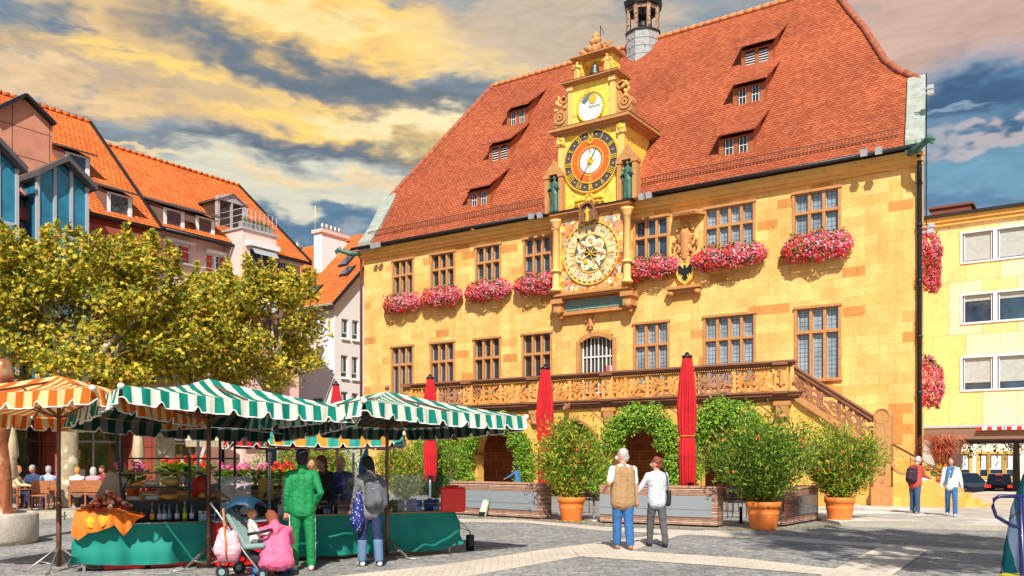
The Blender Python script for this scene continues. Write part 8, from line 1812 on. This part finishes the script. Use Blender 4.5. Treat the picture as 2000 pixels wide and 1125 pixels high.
# crouching woman in pink and the pushchair with the child
PK = mat('cloth_pink', (.78, .13, .26), .7, .15, 9, .7, 10); g = Vector((-3.24, 12.35, 0))
r, T, J, Hd, k = person('crouching woman in a pink hooded rain jacket and jeans, auburn hair, beside the pushchair', g, 24, 1.54, 28, .27, ((60, 12, 96, 4), (40, 16, 80, -8)), ((84, 18, -34), (70, 14, -40)), ('long', PK), JN, cloth('dark_shoe', (.05, .04, .04)), 'auburn', 'bob', 25, 22, None, w=1.28, hood=PK)
fuse([(T(-.10, -.0, .06), .14, T(.10, -.0, .06), .14), (T(-.15, -.02, -.08), .10, T(.15, -.02, -.08), .10), (T(-.19, .06, -.08), .08, T(.19, .06, -.08), .08)], 'jacket_hem', PK, r, .014, 2, crease=.010)
def pushchair():
    t = thing('pushchair', 'pushchair with navy hood and grey green seat facing right', 'pushchair', (-3.68, 12.4, 0), radians(-8)); gm = mat('seat_grey_green', (.20, .30, .29), .8, .15); nm = mat('hood_navy', (.01, .05, .11), .5, .15); al = mat('aluminium', (.6, .62, .65), .25, metal=.8)
    b = MB(); n = 14; vs = []
    for i in range(6):
        a = radians(30 + i * 26); c_ = Vector((-.02 - .30 * cos(a - .5), 0, .80 + .30 * sin(a - .5)))
        for j in range(n + 1): s = -1 + 2 * j / n; vs.append((c_.x + .03 * abs(s), s * .23, c_.z - .10 * abs(s) ** 3))
    b.add(vs, [(i * (n + 1) + j, i * (n + 1) + j + 1, (i + 1) * (n + 1) + j + 1, (i + 1) * (n + 1) + j) for i in range(5) for j in range(n)], 0, True); ho = b.build('hood', nm, t, fix=False); md = ho.modifiers.new('s', 'SOLIDIFY'); md.thickness = .012
    fuse([((-.24, -.15, .92), .035, (.06, -.15, .42), .04), ((-.24, .15, .92), .035, (.06, .15, .42), .04), ((-.24, 0, .92), .04, (.06, 0, .42), .05), ((-.2, -.08, .85), .04, (.05, -.08, .44), .05), ((-.2, .08, .85), .04, (.05, .08, .44), .05), ((.05, -.13, .42), .045, (.30, -.13, .44), .04), ((.05, .13, .42), .045, (.30, .13, .44), .04), ((.05, 0, .42), .05, (.3, 0, .44), .04)], 'seat', gm, t, .014, 3)
    for s in (-1, 1):
        b = MB(); b.tube([(-.40, s * .24, 1.02), (-.28, s * .25, .88), (.10, s * .25, .35), (.34, s * .25, .06)], .014, 8); b.build('side_tube', al, t)
        b = MB(); b.tube([(.02, s * .25, .45), (-.20, s * .25, .08)], .013, 8); b.build('rear_tube', BLK, t)
        for x, rr in ((-.22, .09), (.36, .07)):
            b = MB(); b.tube([(x, s * .26 - .02, rr), (x, s * .26 + .02, rr)], rr, 18); w_ = b.build('wheel', mat('tyre_rubber', (.02, .02, .02)), t); b = MB(); b.tube([(x, s * .26 - .025, rr), (x, s * .26 + .025, rr)], rr * .5, 12); b.build('rim', gm, w_)
    b = MB(); b.tube([(-.40, -.24, 1.02), (-.43, 0, 1.04), (-.40, .24, 1.02)], .018, 8); b.build('push_bar', BLK, t); b = MB(); b.tube([(.12, -.22, .60), (.34, -.15, .64), (.36, 0, .65), (.34, .15, .64), (.12, .22, .60)], .022, 8); b.build('bumper_bar', BLK, t)
    fuse([((.02, -.1, .36), .08, (.1, .1, .25), .08), ((.15, 0, .25), .08, (.2, 0, .2), .06)], 'basket', mat('basket_black', (.02, .02, .02), .8), t, .02, 2)
    return t
pc = pushchair()
person('small ginger child sitting in the pushchair, turned to the crouching woman', Vector((-3.56, 12.41, 0)), -70, .95, -10, .50, ((30, 12, 80, -10), (30, 12, 80, -10)), ((75, 14, 10), (75, 14, 10)), ('long', cloth('child_white', (.70, .66, .60), .3)), cloth('child_grey', (.12, .13, .15)), cloth('green_shoe', (.15, .30, .08)), 'ginger', 'short', -10, 10, None, vox=.012, eyes=True, w=1.2)
t = thing('pink_bag', 'pale pink rucksack with orange straps hanging on the pushchair push bar', 'bag', (-3.84, 12.1, .10), .1); t.scale = (.72, .72, .85); fuse([((-.08, 0, .62), .09, (-.13, 0, .36), .13), ((.1, 0, .58), .08, (.12, 0, .36), .13), ((0, 0, .5), .14, (0, 0, .33), .13)], 'bag_body', mat('bag_pink', (.80, .45, .50), .7, .2, 8, .5, 9), t, .016, 3, crease=.009); fuse([((-.1, 0, .24), .1, (.12, 0, .24), .1)], 'bag_bottom', mat('bag_mauve', (.42, .16, .22), .7), t, .016, 2)
for x in (-.02,): b = MB(); b.tube([(x - .05, -.05, 1.0), (x - .02, -.09, .7), (x + .02, -.15, .5), (x + .02, -.14, .25)], .02, 6); b.build('strap', mat('strap_orange', (.80, .18, .03)), t)
# stall keepers
p = AT(634, 900, 15.9); p.z = 0; person('stall keeper with brown bob and grey face mask, in black, facing the tracksuit man', p, 150, 1.70, 4, None, ((20, 8, 70, -10), (20, 8, 70, -10)), ((2, 3, 0), (-2, 3, 0)), ('long', cloth('keeper_black', (.02, .02, .022))), JD, None, 'auburn', 'bob', 10, 14, mat('mask_grey', (.30, .34, .36)), eyes=True)
p = AT(669, 900, 16.2); p.z = 0; person('blond stall keeper in a blue cardigan over a white shirt, looking down', p, 165, 1.68, 6, None, ((18, 8, 74, -14), (18, 8, 74, -14)), ((2, 3, 0), (-2, 3, 0)), ('long', cloth('cardigan_blue', (.05, .09, .30))), JD, None, 'blond', 'short', 25, 22, None, vest=None, eyes=True)
p = AT(609, 900, 17.2); p.z = 0; person('pale shopper in a bright yellow top half hidden behind the tracksuit man', p, 175, 1.66, 0, None, ((5, 8, 10, 5), (5, 8, 10, 5)), ((2, 3, 0), (-2, 3, 0)), ('long', cloth('yellow_top', (.85, .55, .01))), GJ, None, 'blond', 'short', 0, 0, None, vox=.018, eyes=True)
p = AT(360, 900, 25.5); person('dark haired man in black standing in front of the far shop, seen between the shelves', (p.x, p.y, .15), 120, 1.6, 0, None, ((5, 8, 10, 5), (5, 8, 10, 5)), ((2, 3, 0), (-2, 3, 0)), ('long', cloth('keeper_black', (.02, .02, .02))), GJ, None, 'dark', 'short', 0, 0, None, vox=.022)
# pair by the steps
p = G(1787, 1003, .09); r, T, J, Hd, k = person('white haired man in a rust red jacket reading a leaflet by the stair wall', p, -62, 1.66, 7, None, ((20, 6, 70, 4), (20, 6, 80, -6)), ((4, 3, 0), (-4, 3, 0)), ('long', cloth('rust_red', (.48, .07, .04))), mat('jeans_slate', (.04, .09, .18), .85, .2, 9), cloth('grey_shoe', (.3, .28, .25)), 'white', 'short', 0, 28, None, vox=.017, w=1.1)
backpack('dark plum backpack worn by the man in the rust red jacket', r, T, cloth('plum', (.04, .015, .03)), 1.1)
q = r.matrix_basis @ ((J[-1][2] + J[1][2]) / 2 + Vector((0, .1, .0))); t = thing('leaflet', 'white leaflet held open by the man in the rust red jacket', 'leaflet', q, r.rotation_euler.z); b = MB(); b.obox((-.07, .02, 0), (.14, .2, .004), (.6, .25, 0)); b.build('left_page', WHT, t); b = MB(); b.obox((.07, .02, 0), (.14, .2, .004), (.6, -.25, 0)); b.build('right_page', WHT, t)
p = G(1858, 1008, .09); person('brown haired woman in a white jacket with a blue scarf walking past the steps', p, 152, 1.62, 0, None, ((-6, 14, 4, 10), (12, 12, 24, 8)), ((14, 3, 6), (-12, 3, -20)), ('long', cloth('cream_jacket', (.74, .70, .60), .06)), JN, mat('white_trainer', (.8, .8, .8)), 'brown', 'bob', -15, 0, None, vox=.017, scarf=cloth('blue_scarf', (.05, .16, .34)), eyes=True)
# cafe guests on the left
def wicker():
    t = thing('wicker_chair', 'x', 'chair', (0, 0, 0)); m = mat('wicker_brown', (.40, .14, .05), .8, .4, 30, .8, 50)
    for x in (-.22, .22):
        for y, top_ in ((-.2, .62), (.2, .86)): b = MB(); b.bar((x, y, 0), (x, y, top_), .035); b.build('leg', m, t)
    b = MB(); b.box(-.24, .24, -.22, .22, .42, .46); b.build('seat', m, t); b = MB(); b.box(-.23, .23, .18, .215, .5, .86); b.build('backrest', m, t)
    b = MB()
    for x in (-.24, .24): b.bar((x, -.22, .63), (x, .2, .66), .04)
    b.build('armrest', m, t); return t
w0 = wicker(); n_ = 0
SG = [(30, 27.3, -80, 'white', 'red', 'guest in a beige shirt seated in profile at the left cafe table', (.62, .52, .30), 1.7, 0), (66, 28.0, 175, 'grey', 'x', 'guest in a navy jacket with grey hair facing the square', (.03, .05, .12), 1.75, 0), (94, 26.9, 20, 'grey', 'x', 'grey haired guest in a pale blue shirt with his back turned', (.35, .42, .55), 1.7, 0),
      (151, 27.6, 30, 'ginger', 'x', 'ginger haired guest in a white top right of the plane trunk', (.70, .70, .72), 1.6, 0), (182, 27.4, 25, 'white', 'x', 'white haired guest in a dusty pink top seen from behind', (.52, .30, .36), 1.62, 0), (203, 28.6, 160, 'brown', 'x', 'guest in maroon at the back behind the white haired one', (.30, .03, .05), 1.7, 0)]
CL = ['wicker chair of the guest in beige', 'wicker chair of the guest in navy', 'wicker chair of the guest in pale blue', 'wicker chair of the ginger guest', 'wicker chair of the guest in dusty pink', 'wicker chair of the guest in maroon']
for i, (px, Y, rz, hr_, _, lab, c_, H, q) in enumerate(SG):
    p = AT(px, 900, Y)
    person(lab, (p.x, p.y, .15), rz, H, 4, .50, ((30, 12, 80, -6), (34, 12, 84, -6)), ((84, 10, 2), (84, 10, -6)), ('long', cloth('guest_%s' % 'abcdef'[i], c_)), GJ if i % 2 else JD, None, 'ginger' if i == 0 else hr_, 'short' if i not in (4,) else 'bob', 0, 8, None, vox=.024, group=None, eyes=(rz > 100))
    o = w0 if i == 0 else copy_tree(w0); a = radians(rz); o.location = (p.x, p.y, .15); o.rotation_euler = (0, 0, a + pi); o['label'] = CL[i]; o['group'] = 'wicker cafe chairs'
for i, (px, Y, rz, lab) in enumerate(((12, 26.6, 1.0, 'empty wicker chair at the extreme left of the terrace'), (76, 26.2, .3, 'empty wicker chair with a tan throw in front of the navy guest'), (118, 29.5, 2.5, 'empty wicker chair in the shade by the plane trunk'))):
    p = AT(px, 900, Y); o = copy_tree(w0); o.location = (p.x, p.y, .15); o.rotation_euler = (0, 0, rz); o['label'] = lab; o['group'] = 'wicker cafe chairs'
for px, Y, lab in ((50, 27.5, 'brown cafe table between the beige and navy guests'), (168, 28.3, 'brown cafe table right of the plane trunk')):
    p = AT(px, 900, Y); cafe_table(lab, Vector((p.x, p.y, 0)), .4, mat('wicker_brown', (.4, .14, .05)))
    bpy.context.scene.objects[-1] if 0 else None
def furled(px, Y, lab, top_z=2.6):
    p = AT(px, 900, Y); t = thing('furled_parasol', lab, 'parasol', (p.x, p.y, .15), 0, 'furled cream parasols'); b = MB(); b.lathe([(.05, .9), (.16, 1.0), (.12, 1.5), (.17, 1.6), (.12, 2.2), (.03, top_z)], (0, 0, 0), 20, fl=.18); b.build('canvas', mat('cream_canvas', (.55, .42, .26), .8, .2), t); b = MB(); b.tube([(0, 0, 0), (0, 0, .95)], .03, 8); b.lathe([(.25, 0), (.25, .06), (.05, .08)], (0, 0, 0), 16); b.build('pole', DKM, t)
furled(22, 25.2, 'furled cream parasol beside the bronze column'); furled(270, 27.5, 'furled cream parasol seen through the display case'); 
# people in the arcade
p = AT(1012, 900, 35.2); person('woman in a denim jacket standing in the arcade mouth behind the left planter', p * Vector((1, 1, 0)) if 0 else (p.x, p.y, 0), 60, 1.45, 8, None, ((50, 20, 60, 20), (10, 10, 20, 5)), ((4, 3, 0), (-4, 3, 0)), ('long', cloth('denim_top', (.05, .17, .36))), JD, None, 'dark', 'bob', 20, 10, None, vox=.024)
p = AT(1061, 900, 33.5); person('child in a blue shirt right of the woman in denim', (p.x, p.y, 0), 10, 1.2, 0, None, ((10, 8, 20, 5), (10, 8, 20, 5)), ((2, 3, 0), (-2, 3, 0)), ('short', cloth('child_blue', (.05, .14, .42))), JD, None, 'brown', 'short', 0, 0, None, vox=.024)
